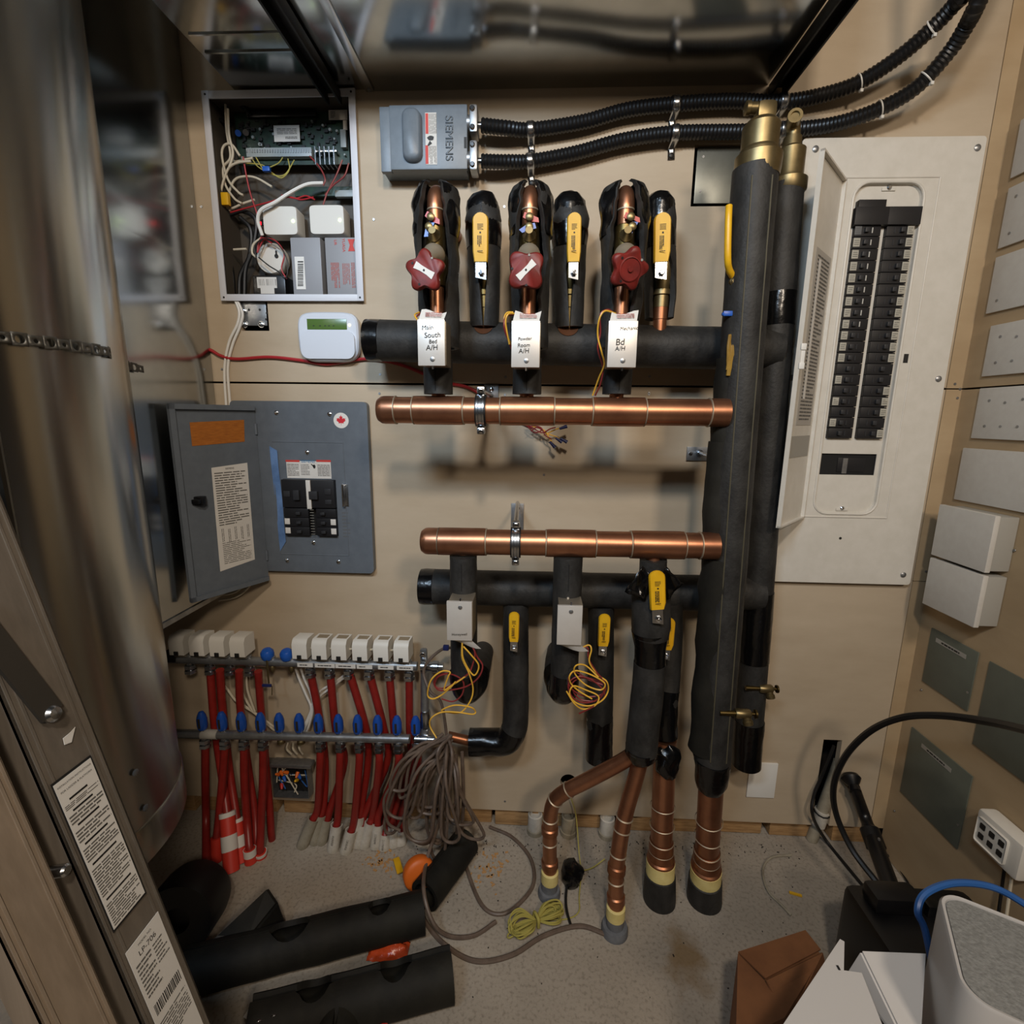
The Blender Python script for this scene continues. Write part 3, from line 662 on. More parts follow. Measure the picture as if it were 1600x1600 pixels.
# ================================================================== DISCONNECT BOX
zt = P(660, 277, 0).z; d = ray(660, 264); Yf = CAM.y + d.y * ((zt - CAM.z) / d.z); Yf = max(min(Yf, -.06), -.11)
a, b = P(606, 164, Yf), P(729, 264, Yf); a0 = P(596, 162, Yf + .02)
t = T('disconnect_box', ((a.x + b.x) / 2, 0, b.z), 'grey steel disconnect switch box with warning sticker beside the black cables', 'electrical box')
MB().box(((a0.x + b.x) / 2, Yf / 2 + .005, (a.z + b.z) / 2), (b.x - a0.x - .002, -Yf - .01, a.z - b.z - .003), None, .002).build('body', 'grey_box', t)
cv = MB().box(((a.x + b.x) / 2 + .002, Yf + .006, (a.z + b.z) / 2), (b.x - a.x, .012, a.z - b.z), None, .003).build('cover', 'grey_box', t)
MB().box(((a0.x + a.x) / 2, Yf + .014, (a.z + b.z) / 2), (a.x - a0.x + .004, .014, a.z - b.z + .002), None, .002).build('hinge_strip', 'grey_box', t)
p, q = P(628, 172, Yf), P(661, 255, Yf); m = MB(); cxx, czz, ww, hh = (p.x + q.x) / 2, (p.z + q.z) / 2, q.x - p.x, p.z - q.z
r1, r2, r3 = rrect(cxx, czz, ww, hh, .018, Yf), rrect(cxx, czz, ww * .9, hh * .96, .016, Yf - .012), rrect(cxx, czz, ww * .68, hh * .86, .012, Yf - .016)
n = len(r1); m.v = r1 + r2 + r3; m.f = [(i * n + k, i * n + (k + 1) % n, (i + 1) * n + (k + 1) % n, (i + 1) * n + k) for i in range(2) for k in range(n)] + [tuple(range(2 * n, 3 * n))]; m.build('raised_handle', 'grey_box', cv, sharp=60)
st = pbox(664, 176, 683, 257, Yf - .0008, .0008, 'paper', 'warning_sticker', t, 0)
ys = Yf - .0012
def flat(px0, py0, px1, py1, Y): a, b = P(px0, py0, Y), P(px1, py1, Y); return MB().add([a, V3((b.x, Y, a.z)), b, V3((a.x, Y, b.z))], [(0, 1, 2, 3)])
m = flat(664.5, 177, 669.5, 209, ys); m.add(flat(664.5, 227, 669.5, 256, ys).v, [(0, 1, 2, 3)]); m.build('red_band', 'paper_red', st, kind='stuff')
MB().bars(P(676, 193, ys), -Z_, X_, 6, .04, .018, .4, 3).bars(P(676, 242, ys), -Z_, X_, 6, .036, .018, .4, 5).build('fine_print', 'ink_soft', st)
c = P(673, 218, ys); MB().add([c + V3((math.cos(k * .6) * .007 * (1 + .25 * (k % 2)), 0, math.sin(k * .6) * .005 + .003)) for k in range(10)] + [c + V3((-.008, 0, -.012)), c + V3((-.002, 0, -.002)), c + V3((.003, 0, -.008)), c + V3((-.005, 0, -.013))], [tuple(range(10)), (10, 11, 12, 13)]).build('hand_pictogram', 'ink', st, kind='stuff')
e = MB().text('SIEMENS', P(702, 216, Yf - .0012), -Z_, X_, width=W(62, c)); m = MB(); m.add(e.v, e.f); o = m.build('embossed_lettering', 'grey_box', cv, kind='stuff')
so = o.modifiers.new('s', 'SOLIDIFY'); so.thickness = .0022; so.offset = 0
pbox(725, 214, 729, 231, Yf - .001, .002, 'ink', 'latch_slot', cv, 0)
MB().box(P(634, 271, Yf / 2) - Z_ * .001, (.05, .05, .002), None, .001).build('knockout', 'grey_box', t)
for k, (y0, y1, wy) in enumerate(((174, 212, 196), (229, 270, 252))):
    c = P(740, (y0 + y1) / 2, -.045); hh = W(y1 - y0, c)
    tt = T('cable_clamp', c - Z_ * hh / 2, ('upper' if k == 0 else 'lower') + ' metal cable clamp on the side of the grey disconnect box', 'cable clamp', 'cable clamps on the disconnect box')
    MB().box(c + X_ * .002, (.018, .045, hh), None, .005).build('clamp_body', 'steel_dull', tt)
    MB().cyl(c - X_ * .014, c + X_ * .002, .016, seg=20).build('locknut', 'steel_dull', tt)
    for s in (-1, 1): MB().lathe(c + Z_ * s * hh * .33 - Y_ * .022, -Y_, [(.0055, 0), (.006, .002), (.004, .004)], 10).build('screw', 'chrome', tt)
    MB().cyl(P(747, wy, -.045), P(756, wy, -.045), .007, seg=14).build('conductor', 'steel', tt)
# armoured cables
def armored(pts, r, label):
    q = spl(pts, 24); out = [q[0]]; acc = 0
    L = [0]
    for i in range(1, len(q)): L.append(L[-1] + (q[i] - q[i - 1]).length)
    N = int(L[-1] / .0042); res = []; j = 0
    for k in range(N + 1):
        s = L[-1] * k / N
        while j < len(L) - 2 and L[j + 1] < s: j += 1
        res.append(q[j].lerp(q[j + 1], (s - L[j]) / max(L[j + 1] - L[j], 1e-9)))
    m = MB().tube(res, [r * (1 + .075 * (1 if k % 2 else -1)) for k in range(len(res))], 14)
    return m.build('armored_cable', 'cable_black', None, label, 'cable', 'black armoured cables'), res
c1 = [(752, 196, -.045), (790, 200, -.042), (828, 203, -.03), (910, 191, -.028), (980, 172, -.028), (1055, 163, -.028), (1140, 158, -.028), (1218, 160, -.028), (1280, 150, -.03), (1340, 130, -.045), (1400, 92, -.07), (1450, 50, -.10), (1490, 8, -.14), (1520, -40, -.19)]
c2 = [(752, 252, -.045), (790, 253, -.042), (830, 252, -.03), (900, 239, -.028), (975, 219, -.028), (1055, 208, -.028), (1150, 206, -.028), (1222, 204, -.028), (1300, 195, -.03), (1370, 172, -.05), (1430, 138, -.075), (1480, 85, -.11), (1510, 40, -.15), (1540, -20, -.20)]
cr = W(20, P(900, 200, -.03)) / 2
o1, path1 = armored([P(*q) for q in c1] + [P(*c1[-1]) + V3((-.02, -.05, .16)), V3((P(*c1[-1]).x - .03, P(*c1[-1]).y - .07, 2.455))], cr, 'upper black armoured cable sweeping from the disconnect box to the ceiling')
o2, path2 = armored([P(*q) for q in c2] + [P(*c2[-1]) + V3((.04, -.05, .16)), V3((P(*c2[-1]).x + .06, P(*c2[-1]).y - .07, 2.455))], cr, 'lower black armoured cable sweeping from the disconnect box to the ceiling')
def nearest(path, px, py):
    best = min(range(1, len(path) - 1), key=lambda i: ((path[i] - CAM).normalized() - ray(px, py).normalized()).length); return path[best], (path[best + 1] - path[best - 1]).normalized()
nm = {828: 'nearest the disconnect box', 1055: 'left of the brass air vent', 1222: 'behind the brass air vent'}
for px in (828, 1055, 1222):
    for k, (path, y) in enumerate(((path1, {828: 203, 1055: 163, 1222: 160}[px]), (path2, {828: 252, 1055: 208, 1222: 204}[px]))):
        c, dr = nearest(path, px, y); dn = V3((-.12 if px > 1000 else 0, 0, -1)).normalized()
        tt = T('cable_strap', (c.x, 0, c.z - .045), f'one hole steel strap on the {"upper" if k == 0 else "lower"} black cable, {nm[px]}', 'strap', 'steel straps on the black cables')
        m = MB(); hw = .008; R = cr + .0018; nrm = dr.cross(V3((0, -1, 0))).normalized(); up = nrm if nrm.z > 0 else -nrm; fr = V3((0, -1, 0))
        prof = []
        for a_ in range(0, 200, 10):
            an = math.radians(a_); prof.append(c + up * math.cos(an) * R + fr * math.sin(an) * R)
        prof = [V3((prof[0].x, 0, prof[0].z))] + prof[:19] + [c - up * R * 1.15 + fr * (-c.y * -1) * 0 + V3((0, -.002 - c.y, 0)), c - up * (R + .026) + V3((0, -.002 - c.y, 0))]
        prof[0] = c + up * R + V3((0, -.001 - c.y, 0))
        vs_ = []
        for p in prof:
            vs_ += [p - dr * hw, p - dr * hw * .4, p + dr * hw * .4, p + dr * hw]
        nn = len(prof); m.add(vs_, [(i * 4 + j, i * 4 + j + 1, (i + 1) * 4 + j + 1, (i + 1) * 4 + j) for i in range(nn - 1) for j in range(3)])
        o = m.build('strap_band', 'steel', tt, sharp=70); so = o.modifiers.new('s', 'SOLIDIFY'); so.thickness = .0014; so.offset = 0
        m = MB()
        for s in (-.45, .45): m.tube([p + dr * hw * s for p in prof[2:18]], .0016, 6)
        m.build('rib', 'steel', tt, kind='stuff')
        MB().lathe(c - up * (R + .017) + V3((0, -.003 - c.y, 0)), -Y_, [(.0055, 0), (.0055, .002), (.003, .003)], 12).build('screw', 'black_metal', tt)
for k, (path, px, py, lab) in enumerate(((path1, 1343, 128, 'upper cable, first tie'), (path1, 1458, 45, 'upper cable near the ceiling'), (path2, 1376, 170, 'lower cable, first tie'), (path2, 1446, 122, 'lower cable near the ceiling'))):
    c, dr = nearest(path, px, py); u, v = frame(dr); ring = [c + (u * math.cos(a_ * .35) + v * math.sin(a_ * .35)) * (cr + .0015) for a_ in range(19)]
    m = MB().tube(ring, .0016, 6, False); m.box(min(ring, key=lambda p: p.z) - Z_ * .003, (.006, .006, .006)); m.build('cable_tie', 'ivory', None, 'white cable tie around the black ' + lab, 'cable tie', 'white cable ties')
# junction cover plate
t = T('junction_cover', ((jp_a.x + jp_b.x) / 2, 0, jp_b.z), 'dull grey square cover plate in the plywood beside the brass air vents', 'cover plate')
MB().box(((jp_a.x + jp_b.x) / 2 + .003, .006, (jp_a.z + jp_b.z) / 2 + .002), (jp_b.x - jp_a.x - .010, .003, jp_a.z - jp_b.z - .012), None, .001).build('plate', 'grey_plate', t)
for q in ((1099, 245), (1094, 299)): MB().lathe(P(*q, .005), -Y_, [(.003, 0), (.003, .001)], 8).build('screw', 'steel', t)
# ================================================================== GREY PANEL
YG = -.02
gx1 = (P(573, 640, YG).x + P(584, 880, YG).x) / 2; gz1 = P(480, 627, YG).z; gz0 = P(500, 894, YG).z; gx0 = gx1 - .365
GH = V3((-.735, YG - .002, 0)); GF = V3((-.832, -.205, 0))
t = T('breaker_panel', ((gx0 + gx1) / 2, 0, gz0), 'grey breaker panel with its door open, left of the copper manifolds', 'electrical panel')
def frame_plate(m, x0, x1, z0, z1, hx0, hx1, hz0, hz1, y0, y1):
    cells(m, [x0, hx0, hx1, x1], [z0, hz0, hz1, z1], [(hx0, hx1, hz0, hz1)], y0, y1)
bx0, bx1, bz1, bz0 = P(446, 790, YG).x - .001, P(526, 790, YG).x + .001, P(486, 749, YG).z, P(490, 836.5, YG).z
m = MB(); cxx, czz = (gx0 + gx1) / 2, (gz0 + gz1) / 2
outer = rrect(cxx, czz, gx1 - gx0, gz1 - gz0, .012, YG); n = len(outer)
inner = []
for p in outer: inner.append(V3((min(max(p.x, bx0), bx1), YG, min(max(p.z, bz0), bz1))))
# corner-to-corner bridging keeps the opening rectangular
m.v = outer + inner + [V3((p.x, 0, p.z)) for p in outer]
m.f = [(k, (k + 1) % n, n + (k + 1) % n, n + k) for k in range(n)] + [(k, 2 * n + k, 2 * n + (k + 1) % n, (k + 1) % n) for k in range(n)]
m.build('cover', 'grey_panel', t, sharp=20)
MB().box((cxx, -.006, czz), (.30, .010, .38)).build('back_box', 'dark', t)
m = MB(); a, b = P(424, 690, YG), P(545, 868, YG); xx0, xx1, zz0, zz1 = a.x, b.x, b.z, a.z
for (u0, v0, u1, v1) in ((xx0, zz0, xx1, zz0), (xx1, zz0, xx1, zz1), (xx1, zz1, xx0, zz1), (xx0, zz1, xx0, zz0)): m.cyl((u0, YG, v0), (u1, YG, v1), .0014, seg=8)
m.build('dead_front_rim', 'grey_panel', t, kind='stuff')
for q in ((432, 645), (515, 647), (480, 707), (490, 848), (449, 876), (529, 878)):
    MB().lathe(P(*q, YG), -Y_, [(.0055, 0), (.0055, .002), (.003, .0035)], 12).build('screw', 'chrome', t)
c = P(533, 657, YG - .0003)
st = MB().lathe(c, -Y_, [(W(12, c), 0), (W(12, c), .0005)], 32).build('round_sticker', 'white', t)
# maple leaf
lf = [(0, -1), (.06, -.45), (.5, -.55), (.42, -.35), (.9, 0), (.75, .08), (.85, .4), (.58, .34), (.5, .5), (.24, .2), (.32, .75), (.14, .66), (0, 1)]
lf = lf + [(-x, z) for x, z in lf[-2:0:-1]]; r = W(8.5, c)
MB().add([c - Y_ * .0008 + X_ * x * r + Z_ * z * r for x, z in lf] + [c - Y_ * .0008], [(k, (k + 1) % len(lf), len(lf)) for k in range(len(lf))]).build('maple_leaf', 'maple', st)
# warning label
lb = pbox(447, 720, 518, 748, YG - .0008, .0008, 'paper', 'warning_label', t, 0); y = YG - .0012
m = flat(446, 718.5, 468, 722, y); m.add(flat(494, 718.5, 517, 722, y).v, [(0, 1, 2, 3)]); m.build('red_band', 'paper_red', lb, kind='stuff')
MB().text('SIEMENS', P(481, 721, y), X_, Z_, width=W(22, c)).build('lettering', 'blue_ink', lb)
MB().bars(P(458, 734, y), X_, Z_, 8, W(19, c), W(20, c), .4, 1).bars(P(477, 734, y), X_, Z_, 7, W(14, c), W(18, c), .35, 2).bars(P(506, 735, y), X_, Z_, 8, W(20, c), W(19, c), .45, 3).build('fine_print', 'ink_soft', lb)
c2 = P(491, 729, y); MB().add([c2 + V3((math.cos(k * .63) * .0035, 0, math.sin(k * .63) * .0055)) for k in range(10)] + [c2 + V3((-.009, 0, .006)), c2 + V3((-.007, 0, .007)), c2 + V3((0, 0, .001)), c2 + V3((-.002, 0, -.002))], [tuple(range(10)), (10, 11, 12, 13)]).build('hand_pictogram', 'ink', lb, kind='stuff')
# breakers: big main on top, three rows below
mat('breaker', '#17171a', .45); mat('breaker_edge', '#2c2d30', .4)
H = bz1 - bz0; cxm = lerp(bx0, bx1, .53)
mb_ = MB().box(((bx0 + bx1) / 2, YG - .003, bz1 - H * .245), (bx1 - bx0 - .001, .02, H * .485), None, .001).build('main_breaker', 'breaker', t)
yt = YG - .0135
for k, (fx, fz, w_, h_) in enumerate(((.30, .26, .11, .17), (.62, .26, .16, .14), (.88, .20, .12, .1), (.10, .25, .12, .1), (.88, .38, .12, .08))):
    MB().box((lerp(bx0, bx1, fx), yt - (.004 if k < 2 else 0), bz1 - H * fz), ((bx1 - bx0) * w_, .010 if k < 2 else .003, H * h_), None, .001).build('toggle' if k < 2 else 'moulding', 'breaker_edge', mb_)
MB().box((cxm, yt - .004, bz1 - H * .25), (W(7, c), .004, H * .5), None, .0006).build('legend_strip', 'paper', t)
nsl = MB()
for k in range(10): nsl.box((lerp(bx0, bx1, .56), yt - .002, bz1 - H * (.52 + k * .048)), (W(6, c), .002, .0008))
nsl.build('number_plate', 'paper_grey', t, kind='stuff')
for r_ in range(3):
    for s in (0, 1):
        x0_, x1_ = (bx0, lerp(bx0, bx1, .48)) if s == 0 else (lerp(bx0, bx1, .62), bx1); zc = bz1 - H * (.585 + r_ * .165)
        br_ = MB().box(((x0_ + x1_) / 2, YG - .002, zc), (x1_ - x0_ - .001, .018, H * .158), None, .0012).build('breaker', 'breaker', t)
        xt = lerp(x0_, x1_, .62 if s == 0 else .38); MB().box((xt, YG - .0145, zc), (.012, .010, .008), None, .0015).build('toggle', 'breaker_edge', br_)
        if r_ > 0: MB().box((x0_ + .009 if s == 0 else x1_ - .008, YG - .0115, zc + .002), (.014, .001, .016), None, .0003).build('number_sticker', 'paper', br_)
# catch and film
lt = pbox(533, 757, 538, 792, YG - .012, .012, 'chrome', 'latch_catch', t, .001)
pbox(538, 757, 545, 791, YG - .003, .003, 'steel', 'latch_shim', t, .0005)
MB().bars(P(541, 820, YG - .0003), X_, Z_, 8, W(12, c), W(45, c), .25, 6).build('fine_print', 'ink_soft', t)
p4 = [P(421, 697, YG - .001), P(433, 704, YG - .003), P(447, 846, YG - .003), P(438, 861, YG - .001)]
film = MB().grid(8, 1, lambda u, v: (p4[0].lerp(p4[3], u)).lerp(p4[1].lerp(p4[2], u), v) - Y_ * (.0015 * math.sin(u * 9)))
film.build('protective_film', 'film_blue', t)
# open door
gn = (GF - GH).cross(Z_).normalized();  gn = gn if gn.dot(CAM - GH) > 0 else -gn; gd = (GF - GH).normalized(); dz1, dz0 = 1.272, .798
dl = (GF - GH).length
def gq(s, z, o=0): return V3((GH.x, GH.y, 0)) + gd * s + Z_ * z + gn * o
m = MB(); m.hexa([gq(.0, dz0), gq(dl, dz0), gq(dl, dz1), gq(0, dz1)], [gq(.0, dz0, -.002), gq(dl, dz0, -.002), gq(dl, dz1, -.002), gq(0, dz1, -.002)])
dr = m.build('door', 'grey_panel', t)
m = MB()
for s0, s1, z0_, z1_ in ((dl - .012, dl, dz0, dz1), (0.004, dl, dz1 - .012, dz1), (.004, dl, dz0, dz0 + .012)):
    m.hexa([gq(s0, z0_, .009), gq(s1, z0_, .009), gq(s1, z1_, .009), gq(s0, z1_, .009)], [gq(s0, z0_), gq(s1, z0_), gq(s1, z1_), gq(s0, z1_)])
m.build('door_lip', 'grey_panel', dr, kind='stuff')
for zc in (dz1 - .06, dz0 + .07): MB().cyl(GH + Z_ * (zc - .014) - Y_ * .001, GH + Z_ * (zc + .014) - Y_ * .001, .004, seg=10).build('hinge', 'grey_panel', dr)
m, p = patch([(296, 660), (381, 656), (382, 690), (300, 697)], gq(0, 0), gn, .0006, .0003); m.build('orange_label', 'orange_label', dr)
m, p = patch([(330, 731), (386, 723), (398, 874), (344, 893)], gq(0, 0), gn, .0006, .0003); pl = m.build('directory_label', 'paper', dr)
pc = (p[0] + p[2]) / 2 + gn * .0012; xd = (p[1] - p[0]).normalized(); wl, hl = (p[1] - p[0]).length, (p[0] - p[3]).length
MB().bars(pc + Z_ * hl * .18, -gd, Z_, 22, wl * .86, hl * .52, .4, 21).bars(pc - Z_ * hl * .35, -gd, Z_, 12, wl * .8, hl * .22, .3, 22).build('fine_print', 'ink_soft', pl)
m = MB(); rg = random.Random(9)
for k in range(5): m.bars(pc - Z_ * hl * (.17 + .012 * (k % 2)) + gd * wl * (.36 - k * .18), -Z_, -gd, 2, hl * .13, wl * .08, .3, 30 + k)
m.build('handwriting', 'ink', pl, kind='stuff')
MB().text('SIEMENS', pc + Z_ * hl * .465, -gd, Z_, width=wl * .24).build('lettering', 'ink', pl)
lc = onplane(311, 782, gq(0, 0), gn); MB().box(lc + gn * .006, (.022, .018, .022), None, .003).box(lc + gn * .012 - gd * -.012, (.018, .012, .011), None, .002).build('door_latch', 'black_plastic', dr, kind='stuff')

# ================================================================== WHITE PANEL
YW = -.02
wx0, wx1 = P(1255, 215, YW).x, (P(1545, 215, YW).x + P(1420, 912, YW).x) / 2; wz1, wz0 = P(1400, 214, YW).z, P(1310, 911, YW).z
t = T('breaker_panel', ((wx0 + wx1) / 2, 0, wz0), 'large white breaker panel with two long columns of black breakers', 'electrical panel')
def wp(px, py, y=YW): return P(px, py, y)
# dead front opening
ix0, ix1 = (wp(1325, 400).x + wp(1290, 650).x) / 2 - .012, (wp(1437, 400).x + wp(1395, 650).x) / 2
ix0 = (wp(1334, 310).x + wp(1271, 780).x) / 2; ix1 = (wp(1442, 310).x + wp(1371, 790).x) / 2; iz1 = wp(1388, 284).z; iz0 = wp(1318, 803).z
cxx, czz = (wx0 + wx1) / 2, (wz0 + wz1) / 2; outer = rrect(cxx, czz, wx1 - wx0, wz1 - wz0, .008, YW); n = len(outer)
ic, iw, iz = (ix0 + ix1) / 2, ix1 - ix0, (iz0 + iz1) / 2
inn = rrect(ic, iz, iw, iz1 - iz0, .035, YW)
inn2 = rrect(ic, iz, iw - .008, iz1 - iz0 - .008, .031, YW + .009)
m = MB(); m.v = outer + inn + inn2 + [V3((p.x, 0, p.z)) for p in outer]
m.f = [(k, (k + 1) % n, n + (k + 1) % n, n + k) for k in range(n)] + [(n + k, n + (k + 1) % n, 2 * n + (k + 1) % n, 2 * n + k) for k in range(n)] + [(k, 3 * n + k, 3 * n + (k + 1) % n, (k + 1) % n) for k in range(n)]
m.build('cover', 'white_panel', t, sharp=30)
# raised outline of the door seat
sx0, sx1, sz0, sz1 = wp(1320, 277).x, (wp(1468, 278).x + wp(1386, 808).x) / 2, wp(1320, 808).z, wp(1390, 277).z
m = MB()
for a_, b_ in (((sx0, sz1), (sx1, sz1)), ((sx1, sz1), (sx1, sz0)), ((sx0, sz0), (sx1, sz0))): m.cyl((a_[0], YW, a_[1]), (b_[0], YW, b_[1]), .0022, seg=8)
m.build('seat_ridge', 'white_panel', t, kind='stuff')
m = MB(); m.tube(inn + [inn[0], inn[1]], .0032, 8, False); m.build('opening_rim', 'white_panel', t)
# dead front with breaker windows
YD = YW + .009
lc0, lc1 = (P(1300, 600, YD).x + P(1330, 380, YD).x) / 2, (P(1337, 600, YD).x + P(1372, 380, YD).x) / 2
rc0, rc1 = (P(1346, 600, YD).x + P(1379, 380, YD).x) / 2, (P(1386, 600, YD).x + P(1422, 380, YD).x) / 2
tz = P(1360, 353, YD).z; bz = P(1330, 685, YD).z; wz_a, wz_b = P(1325, 709, YD).z, P(1325, 742, YD).z; wxa, wxb = P(1282, 725, YD).x, P(1368, 725, YD).x
tzl = P(1360, 316, YD).z
m = MB(); xs = sorted([ix0 + .002, ix1 - .002, lc0, lc1, rc0, rc1, wxa, wxb]); zs_ = sorted([iz0 + .002, iz1 - .002, bz, tz, wz_a, wz_b, tzl])
cells(m, xs, zs_, [(lc0, lc1, bz, tzl), (rc0, rc1, bz, P(1400, 334, YD).z if False else tz), (wxa, wxb, wz_b, wz_a)], YD, YD + .002)
m.build('dead_front', 'white_panel', t, smooth=False)
MB().box((ic, -.003, iz), (iw + .05, .004, iz1 - iz0 + .04)).build('back_box', 'dark', t)
pbox(1310, 715, 1350, 738, -.007, .006, 'breaker', 'blank_space', t); pbox(1318, 716, 1322, 740, -.008, .002, 'steel_dull', 'bus_tab', t, 0)
MB().box((lerp(lc0, lc1, .5), YD - .006, (tz + tzl) / 2 + .012), (lc1 - lc0 + .002, .016, (tzl - tz) * .55), None, .001).build('blank_breaker', 'breaker', t)
MB().box((lerp(lc0, lc1, .52), YD - .008, tz + .016), (lc1 - lc0 + .016, .018, .038), None, .001).build('blank_breaker', 'breaker', t)
MB().box((lerp(rc0, rc1, .52), YD - .008, tz + .016), (rc1 - rc0 + .012, .018, .038), None, .001).build('blank_breaker', 'breaker', t)
nr = 19; rh = (tz - bz) / nr
body = None; stick = {0: {0, 1, 2, 3, 4, 5, 6, 7, 8, 9, 10, 11, 13, 15, 17}, 1: {0, 1, 2, 3, 4, 5, 6, 7, 8, 9, 10, 11, 14, 15, 16, 18}}
mat('sticker', '#a5a194', .6); mat('sticker_grey', '#5f6060', .6); mat('toggle_w', '#b9b6ae', .4)
for s, (x0_, x1_) in enumerate(((lc0, lc1), (rc0, rc1))):
    for r_ in range(nr):
        zc = tz - rh * (r_ + .5); wd = x1_ - x0_ - .001
        b_ = MB().box(((x0_ + x1_) / 2, YD - .003, zc), (wd, .014, rh * .955), None, .001).build('breaker', 'breaker', t)
        xt = lerp(x0_, x1_, .42 if s == 0 else .55); MB().box((xt, YD - .013, zc), (.009, .008, rh * .4), None, .001).build('toggle', 'breaker_edge', b_)
        xi = lerp(x0_, x1_, .66 if s == 0 else .3); MB().box((xi, YD - .0105, zc), (.0022, .001, rh * .45)).build('handle_mark', 'toggle_w' if s == 0 and r_ < 9 else 'breaker_edge', b_)
        if r_ in stick[s]:
            k_ = MB().box((x0_ + .007 if s == 0 else x1_ - .008, YD - .0105, zc), (.015, .001, rh * .72), None, .0003).build('number_sticker', 'sticker_grey' if (s, r_) == (0, 0) else 'sticker', b_)
            MB().bars((x0_ + .007 if s == 0 else x1_ - .008, YD - .0113, zc), X_, Z_, 3, .011, rh * .5, .3, r_).build('fine_print', 'ink_soft', k_)
for q in ((1274, 233), (1527, 231), (1466, 592), (1236, 590), (1411, 898), (1200, 893)):
    p = wp(*q); MB().lathe(p, -Y_, [(.007, 0), (.007, .002), (.004, .004)], 14).build('screw', 'steel_dull', t)
for q in ((1388, 294), (1315, 794)):
    p = wp(*q, YD); MB().lathe(p, -Y_, [(.0055, 0), (.0055, .004), (.003, .006)], 12).build('screw', 'chrome', t); MB().box(p + Z_ * -.003 - Y_ * .0015, (.03, .003, .007), None, .0008).build('screw_tab', 'white_panel', t)
pbox(1413, 553, 1418, 567, YW - .0005, .001, 'ink', 'latch_slot', t, 0)
MB().lathe(wp(1313, 841), -Y_, [(.0035, 0), (.0035, .0006)], 10).build('screw_hole', 'ink', t)
# door
WH, WF = V3((.690, YW - .003, 0)), V3((.565, -.158, 0)); wd_ = (WF - WH).normalized(); wn = wd_.cross(Z_).normalized(); wn = wn if wn.dot(CAM - WH) > 0 else -wn
L = (WF - WH).length; d1, d0 = 1.79, 1.005
def wq(s, z, o=0): return WH + wd_ * s + Z_ * z + wn * o
m = MB().hexa([wq(0, d0), wq(L, d0), wq(L, d1), wq(0, d1)], [wq(0, d0, -.002), wq(L, d0, -.002), wq(L, d1, -.002), wq(0, d1, -.002)]); dr = m.build('door', 'white_panel', t)
m = MB()
for s0, s1, z0_, z1_ in ((L - .003, L, d0, d1), (0, .004, d0, d1), (0, L, d0, d0 + .004), (0, L, d1 - .004, d1)):
    m.hexa([wq(s0, z0_, .008), wq(s1, z0_, .008), wq(s1, z1_, .008), wq(s0, z1_, .008)], [wq(s0, z0_), wq(s1, z0_), wq(s1, z1_), wq(s0, z1_)])
m.build('door_lip', 'white_panel', dr, kind='stuff')
def wrect(s0, s1, z0_, z1_, o, mt, nm, par): return MB().hexa([wq(s0, z0_, o + .0004), wq(s1, z0_, o + .0004), wq(s1, z1_, o + .0004), wq(s0, z1_, o + .0004)], [wq(s0, z0_, o), wq(s1, z0_, o), wq(s1, z1_, o), wq(s0, z1_, o)]).build(nm, mt, par)
mat('door_grey', '#a7a29a', .5)
pg = wrect(.02, L - .05, 1.24, 1.62, .0004, 'door_grey', 'directory_label', dr)
MB().bars(wq(L * .42, 1.43, .0014), -wd_, Z_, 44, L * .48, .36, .4, 3).build('fine_print', 'ink_soft', pg)
wrect(L * .52, L * .6, 1.30, 1.6, .0014, 'paper', 'paper_strip', pg)
wrect(.015, L - .02, 1.165, 1.215, .0004, 'paper_grey', 'rating_label', dr)
zl = (d0 + d1) / 2 - .01; MB().box(wq(L - .006, zl + .02, .008), (.012, .012, .014), None, .002).box(wq(L - .006, zl - .02, .008), (.012, .012, .014), None, .002).box(wq(L - .008, zl, .006), (.012, .012, .05), None, .002).build('door_latch', 'white', dr, kind='stuff')
for zc in (d1 - .12, zl, d0 + .12): MB().cyl(WH + Z_ * (zc - .016), WH + Z_ * (zc + .016), .004, seg=10).build('hinge', 'white_panel', dr)

# ================================================================== RIGHT WALL PLATES
def wallplate(y0, y1, z0_, z1_, th, mt, label, group=None, screws=(), cat='cover plate', nm='cover_plate', xw=XR):
    tt = T(nm, (xw, (y0 + y1) / 2, z0_), label, cat, group)
    pl = MB().box((xw - th / 2, (y0 + y1) / 2, (z0_ + z1_) / 2), (th, abs(y1 - y0), z1_ - z0_), None, min(.0015, th / 3)).build('plate', mt, tt)
    for fy, fz in screws: MB().lathe((xw - th, lerp(y0, y1, fy), lerp(z0_, z1_, fz)), -X_, [(.0032, 0), (.0032, .001), (.001, .0012)], 8).build('screw', 'steel_dull', tt)
    return tt
G = 'white plates on the right wall'; four = ((.22, .25), (.5, .7), (.22, .75), (.5, .25), (.78, .25), (.78, .75))
y1_ = -.195
wallplate(-.035, y1_, 1.785, 1.90, .006, 'white_plate', 'white blank plate on the right wall, topmost of the column', G, ((.2, .8),))
wallplate(-.036, y1_, 1.640, 1.765, .006, 'white_plate', 'white blank plate on the right wall, second from the top', G, ((.15, .8), (.15, .2)))
wallplate(-.036, y1_, 1.500, 1.622, .006, 'white_plate', 'white blank plate on the right wall, third from the top', G, ((.15, .2),))
wallplate(-.056, y1_, 1.357, 1.470, .006, 'white_plate', 'white plate with screw holes on the right wall, fourth from the top', G, four)
wallplate(-.058, -.20, 1.214, 1.330, .006, 'white_plate', 'white plate with screw holes on the right wall, fifth from the top', G, four)
wallplate(-.042, -.23, 1.063, 1.190, .006, 'white_plate', 'wide white blank plate on the right wall just above the stacked white boxes', G)
G = 'stacked white boxes on the right wall'
